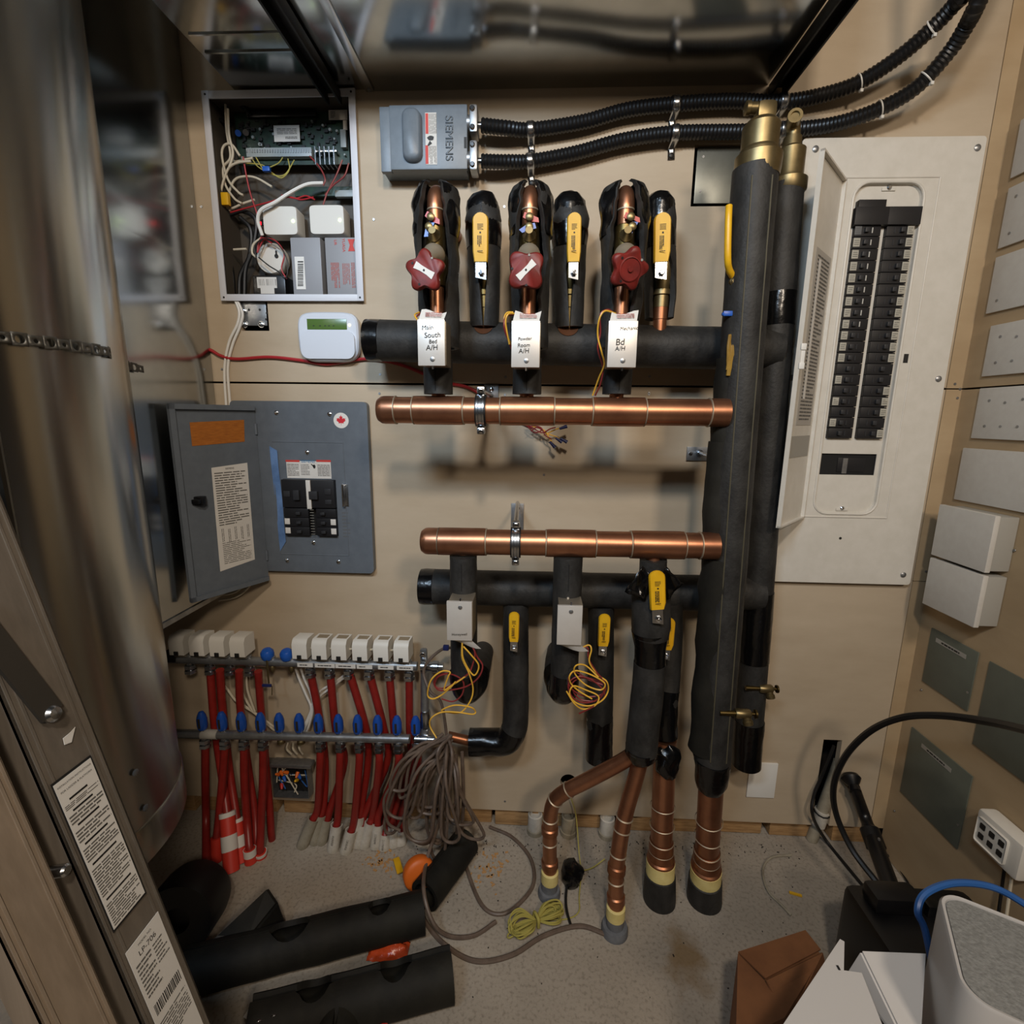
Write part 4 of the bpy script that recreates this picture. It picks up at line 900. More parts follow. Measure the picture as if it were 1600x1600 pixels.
for z0_, z1_, l in ((.925, 1.053, 'upper of two protruding white boxes on the right wall'), (.796, .918, 'lower of two protruding white boxes on the right wall')):
    tt = T('control_box', (1.025, -.14, z0_), l, 'box', G)
    MB().box((1.002, -.138, (z0_ + z1_) / 2), (.012, .15, z1_ - z0_), None, .002).build('front_cover', 'white_plate', tt)
    MB().box((1.029, -.138, (z0_ + z1_) / 2), (.042, .144, z1_ - z0_ - .006), None, .002).build('base', 'paper_grey', tt)
def greenplate(y0, y1, z0_, z1_, label, tape=None):
    tt = wallplate(y0, y1, z0_, z1_, .003, 'green_plate', label, 'grey green plates on the right wall', ((.95, .3),))
    if tape:
        f0, f1, fz, sl = tape; a_, b_ = V3((XR - .0035, lerp(y0, y1, f0), lerp(z0_, z1_, fz))), V3((XR - .0035, lerp(y0, y1, f1), lerp(z0_, z1_, fz) + sl)); w_ = Z_ * .011
        tp = MB().hexa([a_ - X_ * .0005, b_ - X_ * .0005, b_ - w_ - X_ * .0005, a_ - w_ - X_ * .0005], [a_, b_, b_ - w_, a_ - w_]).build('tape_label', 'paper_grey', tt)
        MB().bars((a_ + b_ - w_) / 2 - X_ * .0008, (b_ - a_), Z_, 1, (b_ - a_).length * .6, .006, .7, 4).build('fine_print', 'ink', tp)
greenplate(-.043, -.183, .570, .722, 'grey green blank plate with a paper tape label, nearest the white boxes', (.15, .80, .88, -.002))
greenplate(-.212, -.42, .505, .716, 'grey green blank plate at the right edge of the picture')
greenplate(-.038, -.229, .228, .430, 'grey green blank plate with a paper tape label, low behind the black cable', (.22, .72, .90, -.002))
# outlet box
p = PX(1571, 1318, 1.03)
tt = T('outlet', (1.03, p.y, p.z - .06), 'white surface mounted outlet with three dark slots, low on the right wall', 'outlet')
MB().box((1.03, p.y, p.z), (.04, .105, .085), None, .008).build('housing', 'ivory', tt)
MB().box((1.0085, p.y + .008, p.z + .0), (.003, .07, .06), None, .006).build('face', 'ivory', tt)
for k in range(3):
    for s in (-1, 1): MB().box((1.0065, p.y + .03 - k * .022, p.z + s * .012), (.002, .012, .013), None, .002).build('slot', 'ink', tt)
for k in (-.005, .012): MB().tube(spl([V3((1.03, p.y - .02 + k, p.z - .04)), V3((1.035, p.y - .02 + k, p.z - .1)), V3((1.03, p.y - .03 + k, p.z - .16))], 6), .003, 8).build('cord', 'wire_white' if k < 0 else 'rubber', tt)
# white blank plate low on the back wall
a, b = P(1171, 1190), P(1208, 1245)
tt = T('cover_plate', ((a.x + b.x) / 2, 0, b.z), 'single white blank plate low on the back plywood, right of the pipes', 'cover plate')
MB().box(((a.x + b.x) / 2, -.003, (a.z + b.z) / 2), (b.x - a.x, .006, a.z - b.z), None, .001).build('plate', 'white', tt)
# ================================================================== PIPEWORK
YH, YBK = -.26, -.10
def seg_header(name, label, a, b, dia, cuts, capend, Y=YH):
    """cuts: list of (px0, px1, kind) along the header"""
    t = T(name, (a + b) / 2 - Z_ * dia / 2, label, 'pipe manifold', 'copper manifolds')
    def at(px): 
        # point on the axis seen at column px
        lo, hi = 0., 1.
        for _ in range(40):
            m_ = (lo + hi) / 2; q = a.lerp(b, m_); d = q - CAM; sx = 800 + FPX * d.dot(CR) / d.dot(CF)
            if sx < px: lo = m_
            else: hi = m_
        return a.lerp(b, lo)
    R = dia / 2
    for x0, x1, k in cuts:
        p, q = at(x0), at(x1); d = (q - p).normalized()
        if k == 'cap':
            L = (q - p).length; MB().lathe(p, d, [(R * .55, 0), (R * .85, .0025), (R * 1.03, .010), (R * 1.06, .016), (R * 1.06, L)], 40).build('end_cap', 'copper', t)
        elif k == 'tee': MB().tube([p, p.lerp(q, .02), p.lerp(q, .1), p.lerp(q, .9), p.lerp(q, .98), q], [R * 1.0, R * 1.08, R * 1.09, R * 1.09, R * 1.08, R], 40).build('tee', 'copper', t)
        elif k == 'pipe': MB().cyl(p, q, R, seg=40).build('pipe', 'copper', t)
        elif k == 'elbow':
            MB().tube([p, p.lerp(q, .5), q], [R * 1.05] * 3, 40).build('elbow', 'copper', t)
        if k != 'pipe':
            for e in ((q,) if k == 'cap' else (p, q) if k == 'tee' else (p,)): MB().tube([e - d * .0017, e - d * .0008, e + d * .0008, e + d * .0017], [R, R * 1.085, R * 1.085, R], 40, False).build('solder_ring', 'solder', t)
    return t, at
hA, hB = P(590, 640.5, YH), P(1136, 645, YH); dU = W(41, P(860, 643, YH))
cu_up, atU = seg_header('copper_manifold', 'upper copper pipe manifold under three silver boxes', hA, hB, dU, [(590, 619, 'cap'), (619, 647, 'pipe'), (647, 725, 'tee'), (725, 782, 'pipe'), (782, 866, 'tee'), (866, 925, 'pipe'), (925, 1007, 'tee'), (1007, 1107, 'pipe'), (1107, 1136, 'elbow')], None)
lA, lB = P(658, 845, YH), P(1120, 853, YH); dL = W(40, P(860, 850, YH))
cu_lo, atL = seg_header('copper_manifold', 'lower copper pipe manifold above the lower black header', lA, lB, dL, [(658, 686, 'cap'), (686, 760, 'tee'), (760, 853, 'pipe'), (853, 930, 'tee'), (930, 985, 'pipe'), (985, 1068, 'tee'), (1068, 1093, 'pipe'), (1093, 1120, 'elbow')], None)
# black insulated headers
def black_header(a, b, r, label, patches):
    t = T('insulated_header', (a + b) / 2 - Z_ * r, label, 'insulated pipe', 'black insulated headers')
    MB().foam(a, b, r, 24, 32, .025).build('insulation', 'foam', t)
    d = (b - a).normalized()
    MB().tube([a - d * .002, a, a + d * .012, a + d * .035, a + d * .036], [r * .86, r * 1.0, r * 1.025, r * 1.02, r], 32, True, .03).build('tape_wrap', 'tape', t)
    for px, py, w_ in patches:
        c = P(px, py, a.y); z = lerp(a.z, b.z, (c.x - a.x) / (b.x - a.x)); e = V3((0, -.62, .78)).normalized()
        pts = []
        for k in range(20):
            an = math.pi * 2 * k / 20; u = math.cos(an) * w_ / 2; v = math.sin(an) * r * .42; v = v if v < 0 else v * .3
            ang = math.radians(40) + v / r; pts.append(V3((c.x + u, a.y - math.cos(ang) * (r * 1.035), z + math.sin(ang) * (r * 1.035))))
        m = MB().add(pts, [tuple(range(20))]); m.build('exposed_copper', 'copper', t)
    return t
bhU = black_header(P(574, 532, YBK), P(1150, 545, YBK), W(62, P(700, 537, YBK)) / 2, 'upper black foam insulated header pipe behind the silver boxes', [(758, 521, .042), (886, 522, .045)])
bhL = black_header(P(658, 916, YBK), P(1120, 927, YBK), W(55, P(800, 918, YBK)) / 2, 'lower black foam insulated header pipe under the copper manifold', [])
Zu, Zl = (hA.z + hB.z) / 2, (lA.z + lB.z) / 2
# ---- split ring clamps on the copper manifolds
def clamp(atf, px, R, plate, label, top=True):
    c = atf(px); t = T('pipe_clamp', c - Z_ * (R + .02), label, 'pipe clamp', 'pipe clamps on copper manifolds')
    d = X_; ring = [c + (Y_ * -math.cos(k * math.pi / 12) + Z_ * math.sin(k * math.pi / 12)) * (R + .004) for k in range(25)]
    m = MB(); m.lathe(c - X_ * .011, X_, [(R, 0), (R + .0055, 0), (R + .0055, .022), (R, .022)], 36); m.build('rubber_liner', 'rubber', t)
    MB().lathe(c - X_ * .008, X_, [(R + .004, 0), (R + .0085, 0), (R + .0085, .004), (R + .007, .005), (R + .007, .011), (R + .0085, .012), (R + .0085, .016), (R + .004, .016)], 36).build('ring', 'steel', t)
    for s in (1, -1):
        MB().box(c + Z_ * s * (R + .014) - Y_ * .004, (.016, .020, .014), None, .003).build('bolt_lug', 'steel', t)
        MB().lathe(c + Z_ * s * (R + .014) - Y_ * .014, -Y_, [(.005, 0), (.005, .003), (.003, .004)], 6).build('bolt_head', 'chrome', t)
    pa, pb = P(plate[0], plate[1]), P(plate[2], plate[3])
    MB().box(((pa.x + pb.x) / 2, -.003, (pa.z + pb.z) / 2), (abs(pb.x - pa.x), .006, abs(pa.z - pb.z)), None, .001).build('wall_plate', 'steel_dull', t)
    MB().lathe(((pa.x + pb.x) / 2 + .0, -.006, pa.z - .012 if pa.z > pb.z else pb.z - .012), -Y_, [(.006, 0), (.006, .002), (.003, .003)], 10).build('screw', 'chrome', t)
    MB().cyl(((pa.x + pb.x) / 2, -.005, c.z + R + .016), (c.x, c.y + .0, c.z + R + .016), .005, seg=12).build('threaded_rod', 'steel', t)
clamp(atU, 752, dU / 2, (757, 601, 779, 628), 'steel pipe clamp around the upper copper manifold')
clamp(atL, 806, dL / 2, (799, 786, 818, 828), 'steel pipe clamp around the lower copper manifold')

# ---- yellow lever ball valve
def lever(par, px0, py0, px1, py1, Y, nut=(None, None), tilt=0, drop=26):
    a, b = P(px0, py0, Y), P(px1, py1, Y); w_ = b.x - a.x; h_ = a.z - b.z; c = (a + b) / 2; R = Matrix.Rotation(tilt, 3, 'Y')
    def q(x, z, y=0): return V3((c.x, Y + y, c.z)) + R @ V3((x, 0, z))
    m = MB(); out = []
    for k in range(9): an = math.pi * k / 8; out.append((w_ / 2 * math.cos(an), h_ / 2 - w_ * .42 + w_ * .42 * math.sin(an)))
    out += [(-w_ * .49, -h_ * .3), (-w_ * .43, -h_ / 2), (w_ * .43, -h_ / 2), (w_ * .49, -h_ * .3)]
    def yo(z): return 0 if z > -h_ * .32 else .008 * min(1, (-h_ * .32 - z) / (h_ * .18))
    f0 = [q(x, z, yo(z)) for x, z in out]; f1 = [q(x * .86, z * .985 + .0, yo(z) - .0035) for x, z in out]; f2 = [q(x, z, yo(z) + .006) for x, z in out]; n = len(out)
    m.v = f2 + f0 + f1; m.f = [(i * n + k, i * n + (k + 1) % n, (i + 1) * n + (k + 1) % n, (i + 1) * n + k) for i in range(2) for k in range(n)] + [tuple(range(n)), tuple(range(2 * n, 3 * n))]
    g = m.build('lever_grip', 'yellow', par, sharp=50)
    y = -.004; xd, zd = R @ X_, R @ Z_
    m = MB().bars(q(-.002, -h_ * .12, y), -zd, xd, 3, h_ * .28, w_ * .28, .55, int(px0)).bars(q(0, h_ * .2, y), xd, zd, 5, w_ * .36, h_ * .13, .45, int(px0) + 1)
    m.bars(q(0, -h_ * .30, y), xd, zd, 1, w_ * .36, h_ * .03, .6, 2); m.add([q(a_ * w_ * .05, h_ * .08 + b_ * w_ * .05, y) for a_, b_ in ((-1, -1), (1, -1), (1, 1), (-1, 1))], [(0, 1, 2, 3)]); m.build('lettering', 'ink', g)
    z0_, z1_ = -h_ / 2, -h_ / 2 - W(drop, c); hw = w_ * .34
    m = MB().hexa([q(-hw, z1_ * .86 + z0_ * .14, .008), q(hw, z1_, .008), q(hw, z0_, .007), q(-hw, z0_, .007)], [q(-hw, z1_ * .86 + z0_ * .14, .011), q(hw, z1_, .011), q(hw, z0_, .010), q(-hw, z0_, .010)]); m.build('lever_plate', 'steel', par)
    cz = lerp(z0_, z1_, .62); MB().lathe(q(hw * .1, cz, .0085), -Y_, [(.0065, 0), (.0065, .005), (.0035, .0055), (.0035, .008)], 6).build('lever_nut', 'chrome', par)
    MB().cyl(q(hw * .1, cz, .03), q(hw * .1, cz, .009), .006, seg=12).build('valve_stem', 'brass_dark', par)

def foam_riser(label, prof, Y, halves, tape_top=True, group='black insulated risers with yellow lever valves', core='brass_dark', pt=(0, 0)):
    """prof: list of (px centre, py, px width); halves: open half angle per entry"""
    pts, rad = [], []
    for cx_, cy_, w_ in prof: p = P(cx_, cy_, Y); pts.append(p); rad.append(W(w_ * 1.08, p) / 2)
    n = 5; P2, R2, H2 = [], [], []
    for i in range(len(pts) - 1):
        for k in range(n): f = k / n; P2.append(pts[i].lerp(pts[i + 1], f)); R2.append(lerp(rad[i], rad[i + 1], f)); H2.append(lerp(halves[i], halves[i + 1], f))
    P2.append(pts[-1]); R2.append(rad[-1]); H2.append(halves[-1])
    low = min(P2, key=lambda p: p.z); t = T('valve_riser', low, label, 'insulated pipe', group)
    MB().shell(P2, R2, H2, (0, -1, .0), .011, 36, .05, 26).build('insulation', 'foam', t)
    return t, P2, R2
def hood(t, p, r, h, mt='tape', pk=.3):
    # rounded taped cap on top of a riser
    m = MB(); m.lathe(p, Z_, [(r * 1.03, -.03), (r * 1.05, -.005), (r * .98, h * .35), (r * .75, h * .75), (r * pk, h), (0, h * 1.02)], 20)
    for i, v in enumerate(m.v): m.v[i] = v + V3((noise.noise(v * 40), noise.noise(v * 40 + X_ * 9), noise.noise(v * 40 + Y_ * 7))) * .004
    m.build('tape_cap', mt, t)
YV = -.12
ub = [('black foam riser with yellow valve lever, between the first and second silver boxes', [(757, 512, 40), (757, 470, 44), (757, 425, 46), (756, 380, 48), (755, 345, 54), (755, 325, 46)], (738, 332, 763, 408), [.03, .16, .33, .03, .03, .03]),
      ('black foam riser with yellow valve lever, between the second and third silver boxes', [(889, 513, 40), (889, 470, 44), (890, 425, 46), (890, 380, 48), (891, 345, 54), (890, 325, 46)], (887, 332, 907, 408), [.03, .14, .30, .03, .03, .03]),
      ('black riser with yellow lever and bare copper stub, right of the third silver box', [(1030, 498, 40), (1031, 470, 44), (1031, 425, 46), (1031, 380, 44), (1032, 345, 44), (1031, 318, 40)], (1024, 332, 1046, 408), [.95, .95, .7, .05, .03, .03])]
for k, (lab, prof, lv, hv) in enumerate(ub):
    t, pp, rr = foam_riser(lab, prof, YV, hv)
    hood(t, pp[-1], rr[-1], .03 if k < 2 else .02, 'tape', .3 if k < 2 else .6)
    c = P(prof[2][0], 455, YV); 
    MB().lathe(P(prof[0][0], 515, YV) , Z_, [(.0145, -.03), (.0145, .045), (.017, .046), (.017, .07), (.021, .072), (.021, .082), (.018, .084), (.024, .11), (.024, .14), (.016, .15)], 20).build('valve_body', 'brass_dark' if k < 2 else 'brass', t)
    if k == 2: MB().lathe(P(prof[0][0], 515, YV), Z_, [(.0152, -.03), (.0152, .02), (.0165, .021), (.0165, .056), (.0152, .057)], 20).build('copper_stub', 'copper_dark', t)
    lever(t, *lv, -.178, tilt=(0, -.02, -.05)[k])
    MB().tube([lerp(pp[-12], pp[-1], f) for f in (0, .3, .6, 1)], [rr[-12] * 1.03, rr[-8] * 1.03, rr[-4] * 1.03, rr[-1] * 1.03], 28, False, .05).build('tape_wrap', 'tape', t)

# ---- zone valve risers, upper row
def wheel(t, c, R, nl, ph, nrm, plate=True, plate_rot=0):
    nrm = V3(nrm).normalized(); u = Z_.cross(nrm).normalized(); v = nrm.cross(u)
    m = MB(); n = 60; rings = []
    for off, f in ((-.008, .92), (-.004, 1), (.004, 1), (.008, .9)):
        rings.append([c + nrm * off + (u * math.cos(a_) + v * math.sin(a_)) * R * f * (.86 + .14 * math.cos(nl * (a_ - ph))) for a_ in [2 * math.pi * k / n for k in range(n)]])
    m.v = sum(rings, []); m.f = [(i * n + k, i * n + (k + 1) % n, (i + 1) * n + (k + 1) % n, (i + 1) * n + k) for i in range(3) for k in range(n)] + [tuple(range(n)), tuple(range(3 * n, 4 * n))]
    w_ = m.build('handwheel', 'red_wheel', t, sharp=55)
    if plate:
        a_ = plate_rot; e1 = u * math.cos(a_) + v * math.sin(a_); e2 = nrm.cross(e1); p = [c + nrm * .0085 + e1 * x + e2 * z for x, z in ((-R * .52, -R * .17), (-R * .2, -R * .14), (R * .2, -R * .14), (R * .52, -R * .17), (R * .52, R * .17), (R * .2, R * .12), (-R * .2, R * .12), (-R * .52, R * .17))]
        pl = MB().prism(p, nrm * .0008).build('nameplate', 'white', w_); MB().lathe(c + nrm * .009, nrm, [(.002, 0), (.002, .0012)], 8).build('plate_rivet', 'ink', pl)
    else:
        MB().lathe(c + nrm * .007, nrm, [(R * .55, 0), (R * .55, .0025), (R * .5, .003), (R * .5, .0015), (R * .12, .001), (R * .12, .004)], 24).build('hub', 'red_wheel', w_)
    for k in range(3): an = ph + .6 + k * 1.7; MB().lathe(c + nrm * .0075 + (u * math.cos(an) + v * math.sin(an)) * R * .66, nrm, [(.0022, 0), (.0022, .0015)], 8).build('casting_dot', 'paper_grey' if k == 0 else 'ink', w_)
    return w_
ZR = [dict(lab='first riser with red handwheel, left, above the South Bed box', xb=687, xt=678, sh=(682, 68), wc=(665, 424), nl=5, ph=.3, pr=2.6, wn=(-.12, -1, -.05)),
      dict(lab='second riser with red handwheel, middle', xb=826, xt=825, sh=(829, 64), wc=(822, 423), nl=4, ph=.75, pr=.75, wn=(0, -1, -.1)),
      dict(lab='third riser with red handwheel, tilted and without nameplate, right', xb=963, xt=979, sh=(975, 70), wc=(982, 420), nl=5, ph=.1, pr=0, wn=(.25, -1, -.35))]
YS = -.255
def handlet(t, p, mt, d):
    MB().lathe(p, -Y_, [(.006, 0), (.0075, .006), (.0075, .012), (.004, .014)], 14).build('test_port', 'brass', t)
    d = V3(d).normalized(); s = d.cross(Y_).normalized()
    MB().prism([p - Y_ * .004 - d * .012 - s * .004, p - Y_ * .004 + d * .004 - s * .006, p - Y_ * .004 + d * .020 - s * .002, p - Y_ * .004 + d * .016 + s * .005, p - Y_ * .004 - d * .012 + s * .006], (0, -.003, 0)).build('port_handle', mt, t)
for k, z in enumerate(ZR):
    xb, xt = P(z['xb'], 600, YS), P(z['xt'], 330, YS); X0 = (xb.x + xt.x) / 2
    def q(py, y=YS): p = P(z['xb'] + (z['xt'] - z['xb']) * (600 - py) / 270, py, y); return V3((X0, y, p.z))
    t = T('zone_valve_riser', q(618), z['lab'], 'pipe riser', 'zone valve risers with red handwheels')
    # sleeve between header and box
    MB().foam(q(616), q(560), W(45, q(600)) / 2, 8, 28, .03).build('insulation_sleeve', 'foam', t)
    MB().box(q(590, YS - W(45, q(600)) / 2 - .0002), (.0016, .0016, .05)).build('sleeve_slit', 'dark', t)
    MB().cyl(q(626), q(612), .0145, seg=20).build('tee_outlet', 'copper', t)
    rp = .0148
    MB().cyl(q(560), q(440), rp, seg=24).build('copper_pipe', 'copper', t)
    zt_ = q(296).z; el = [q(330), V3((X0, YS, zt_ - .03)), V3((X0, YS + .004, zt_ - .014)), V3((X0, YS + .014, zt_ - .004)), V3((X0, YS + .03, zt_)), V3((X0, YS + .06, zt_))]
    MB().tube(spl(el, 5), rp * 1.08, 24).build('elbow', 'copper', t)
    MB().cyl(V3((X0, YS + .055, zt_)), V3((X0, -.002, zt_)), rp, seg=24).build('return_pipe', 'copper_dark', t)
    MB().tube([q(331), q(330), q(328), q(327)], [rp, rp * 1.12, rp * 1.12, rp], 24, False).build('solder_ring', 'solder', t)
    MB().cyl(q(365), q(328), rp, seg=24).build('copper_pipe', 'copper_dark', t)
    MB().lathe(q(450), Z_, [(rp, 0), (rp * 1.25, .003), (rp * 1.3, .02), (rp * 1.6, .03), (rp * 1.6, .055), (rp * 1.3, .065), (rp * 1.3, .11), (rp, .113)], 24).build('valve_body', 'brass_dark', t)
    MB().lathe(q(398, YS - .012), V3((0, -.8, -.35)), [(.020, 0), (.022, .012), (.018, .022), (.012, .034), (.008, .06)], 20).build('valve_bonnet', 'solder', t)
    MB().lathe(q(372, YS - .010), V3((0, -1, .2)), [(.011, 0), (.013, .01), (.009, .016), (.007, .028)], 16).build('drain_port', 'brass', t)
    p1, p2 = q(342, YS - .016), q(357, YS - .016)
    if k == 0: p1 += X_ * -.004; p2 += X_ * -.008
    if k == 2: p1 += X_ * .006; p2 += X_ * .010
    handlet(t, p1, 'red_plastic', (1, 0, -.35) if k != 0 else (1, 0, -.6)); handlet(t, p2, 'blue_plastic', ((-.5, 0, -1), (-.6, 0, -.2), (-.5, 0, -1))[k])
    wheel(t, P(z['wc'][0], z['wc'][1], YS - .062), W(32.5, P(z['wc'][0], z['wc'][1], YS - .062)), z['nl'], z['ph'], z['wn'], k < 2, z['pr'])
    # split foam jacket behind the pipe
    sc, sw = z['sh']; Yc = YS + .022; ax, rd, hf = [], [], []
    for py, w_, h_ in ((545, .84, .5), (500, .88, .5), (470, .92, .6), (440, .95, .8), (410, 1, .9), (380, 1, .8), (350, 1.04, .62), (325, 1.06, .5), (306, 1.02, .42), (296, .9, .38), (289, .62, .36)):
        p = P(sc + (z['xb'] + (5, 2, -2)[k] - sc) * max(0, (py - 400) / 200), py, Yc); ax.append(p); rd.append(W(sw, p) / 2 * w_); hf.append(h_)
    n = 4; A, B_, C_ = [], [], []
    for i in range(len(ax) - 1):
        for j in range(n): f = j / n; A.append(ax[i].lerp(ax[i + 1], f)); B_.append(lerp(rd[i], rd[i + 1], f)); C_.append(lerp(hf[i], hf[i + 1], f) + .12 * noise.noise(V3((i + f, k * 5, 0)) * 1.7))
    A.append(ax[-1]); B_.append(rd[-1]); C_.append(hf[-1])
    MB().shell(A, B_, C_, (0, -1, 0), .010, 40, .09, 24).build('insulation', 'foam', t)
    i0 = len(A) - 20; MB().shell(A[i0:], [r * 1.035 for r in B_[i0:]], [c + .06 for c in C_[i0:]], (0, -1, 0), .003, 40, .13, 34).build('tape_wrap', 'tape', t)

# ---- silver zone valve actuators
def actuator(label, c4, Y, below, wires, k, text=(), screw_top=False, paper=True):
    p = [P(*q, Y) for q in c4]; x0, x1 = (p[0].x + p[3].x) / 2, (p[1].x + p[2].x) / 2; z1, z0 = (p[0].z + p[1].z) / 2, (p[2].z + p[3].z) / 2
    c = V3(((x0 + x1) / 2, Y, (z0 + z1) / 2)); w_, h_ = x1 - x0, z1 - z0
    t = T('zone_valve_actuator', (c.x, Y + .03, z0), label, 'valve actuator', 'silver zone valve actuators')
    cv = MB().box(c + Y_ * .004, (w_, .008, h_), None, .0012).build('front_cover', 'zinc_cover', t)
    MB().box(c + Y_ * .034 + X_ * .002, (w_ * .97, .053, h_ * (.99 if screw_top else .96)), None, .0015).build('housing', 'zinc_side', t)
    zs_ = z1 - .012 if screw_top else z0 + .012
    MB().lathe((c.x + .002, Y, zs_), -Y_, [(.0045, 0), (.0045, .0012), (.002, .002)], 12).build('cover_screw', 'steel_dull', cv)
    MB().lathe((c.x + .002, Y + .004, z0 if not screw_top else z1), Z_ * (-1 if not screw_top else 1), [(.0022, 0), (.0022, .006)], 8).build('locating_pin', 'chrome', t)
    m = MB()
    for s, fx, fz, wid in text: m.text(s, c + X_ * fx * w_ - Y_ * .0011 + Z_ * fz * h_, V3((1, 0, .05)), V3((.05, 0, 1)), width=wid * w_)
    if text: m.build('handwriting', 'ink', cv, kind='stuff')
    if paper:
        s = -1 if screw_top else 1; zb = z1 if not screw_top else z0
        def f(u, v): return V3((lerp(x0 + .002, x1 - .002, u) + (0.004 * v if not screw_top else .02 * v * u), Y + .004 + .010 * v, zb + s * v * (.017 + .004 * math.sin(u * 5 + k)) * (1 if not screw_top else (.4 + .9 * u))))
        pl = MB().grid(6, 3, f).build('wiring_label', 'paper', t)
        if not screw_top:
            a_ = V3((c.x + .004, Y + .0075, zb + .010)); MB().bars(a_ - Y_ * .0015, X_, V3((0, .5, 1)), 3, w_ * .6, .010, .5, k).build('fine_print', 'print_red', pl)
    for pts, mt in wires: MB().tube(spl([P(*q) for q in pts], 8), .0017, 6).build('lead_wire', mt, t)
    return t
yw, mw = 'wire_yellow', 'wire_maroon'
YA = -.345
actuator('silver valve actuator box with South Bed handwriting, leftmost of the upper three', [(650, 500), (693, 498), (697, 571), (655, 572)], YA, 0, [([(652, 500, YA + .02), (648, 492, YA + .03), (655, 488, YA + .05)], yw), ([(653, 502, YA + .02), (651, 495, YA + .03), (657, 490, YA + .05)], mw)], 1,
         [('Main', -.12, .33, .4), ('South', .05, .17, .58), ('Bed', .07, .03, .28), ('A/H', .02, -.10, .42)])
actuator('silver valve actuator box with Powder Room handwriting, middle of the upper three', [(799, 501), (844, 501), (843, 574), (799, 574)], YA, 0,
         [([(804, 490, YA + .03), (794, 491, YA + .02), (790, 505, YA + .02), (796, 538, YA + .03)], yw), ([(803, 492, YA + .035), (791, 494, YA + .025), (788, 512, YA + .02), (799, 545, YA + .04)], mw), ([(802, 488, YA + .03), (792, 489, YA + .03), (788, 500, YA + .025), (793, 525, YA + .03), (800, 540, YA + .05)], yw)], 2,
         [('Powder', -.02, .12, .48), ('Room', -.06, -.02, .42), ('A/H', -.06, -.14, .36)])
actuator('silver valve actuator box with Bd A/H handwriting, rightmost of the upper three', [(952, 501), (998, 501), (993, 574), (948, 574)], YA, 0,
         [([(962, 490, YA + .03), (945, 486, YA + .02), (936, 500, YA + .02), (934, 525, YA + .03), (940, 550, YA + .03), (944, 570, YA + .05), (936, 590, YA + .07), (926, 618, YA + .09)], yw), ([(962, 492, YA + .035), (950, 484, YA + .025), (938, 492, YA + .02), (938, 520, YA + .03), (934, 545, YA + .035), (942, 575, YA + .06), (938, 600, YA + .07), (930, 618, YA + .09)], mw)], 3,
         [('Mechanic', .2, .34, .6), ('Bd', -.08, .05, .28), ('A/H', -.08, -.09, .34)])
def yp(pts, Y): return [(q[0], q[1], Y + .012 * noise.noise(V3((q[0], q[1], i)) * .13)) for i, q in enumerate(pts)]
YL = -.335
actuator('blank silver valve actuator box with loose wires, left one below the lower copper manifold', [(697, 941), (738, 940), (737, 1001), (699, 1001)], YL, 0,
  [(yp([(722, 1003), (724, 1030), (740, 1055), (748, 1040), (735, 1022), (724, 1010)], YL + .01), yw), (yp([(722, 1004), (722, 1028), (732, 1050), (739, 1075), (735, 1095), (720, 1113), (700, 1113), (690, 1110), (710, 1102), (735, 1105), (743, 1112), (738, 1116), (715, 1113), (690, 1113), (674, 1122), (672, 1135), (682, 1153)], YL + .015), yw),
   (yp([(736, 1050), (720, 1062), (704, 1072), (694, 1078), (700, 1058), (703, 1050), (690, 1049), (674, 1062), (668, 1085), (676, 1092), (690, 1086), (704, 1074), (712, 1065)], YL + .012), yw),
   (yp([(736, 1003), (745, 1025), (754, 1040), (748, 1058), (730, 1072), (705, 1078), (685, 1078), (678, 1065), (690, 1053), (710, 1055), (724, 1066), (722, 1085), (708, 1096), (690, 1092)], YL + .02), mw), (yp([(733, 1003), (742, 1020), (738, 1040), (732, 1052), (718, 1062), (695, 1075), (680, 1072), (684, 1058), (700, 1052)], YL + .018), mw)], 4, [('Honeywell', 0, -.34, .6)], True)
coil = []
rg = random.Random(5)
actuator('silver valve actuator box with a tangled wire coil, right one below the lower manifold', [(870, 948), (911, 946), (908, 1008), (871, 1008)], YL, 0,
  [(yp([(909, 1012), (920, 1008), (924, 1015), (921, 1035), (935, 1055), (948, 1065), (950, 1080), (940, 1095), (920, 1103), (900, 1098), (890, 1085), (896, 1072), (915, 1078), (935, 1088), (930, 1102), (912, 1108), (898, 1100), (885, 1080)], YL + .02), yw),
   (yp([(908, 1014), (918, 1012), (920, 1030), (932, 1050), (945, 1068), (938, 1090), (915, 1098), (895, 1090), (888, 1070), (900, 1058), (920, 1060), (940, 1075), (944, 1090), (925, 1105), (905, 1115)], YL + .025), mw),
   (yp([(935, 1058), (915, 1040), (900, 1040), (898, 1052), (915, 1070), (938, 1078), (945, 1068), (925, 1055), (900, 1048), (890, 1056), (892, 1068), (905, 1080), (925, 1092)], YL + .018), yw),
   (yp([(942, 1070), (920, 1062), (898, 1050), (888, 1062), (895, 1078), (915, 1088), (938, 1086), (946, 1074), (930, 1062), (905, 1060), (893, 1072), (905, 1092), (930, 1096)], YL + .03), mw)], 5, [], True)
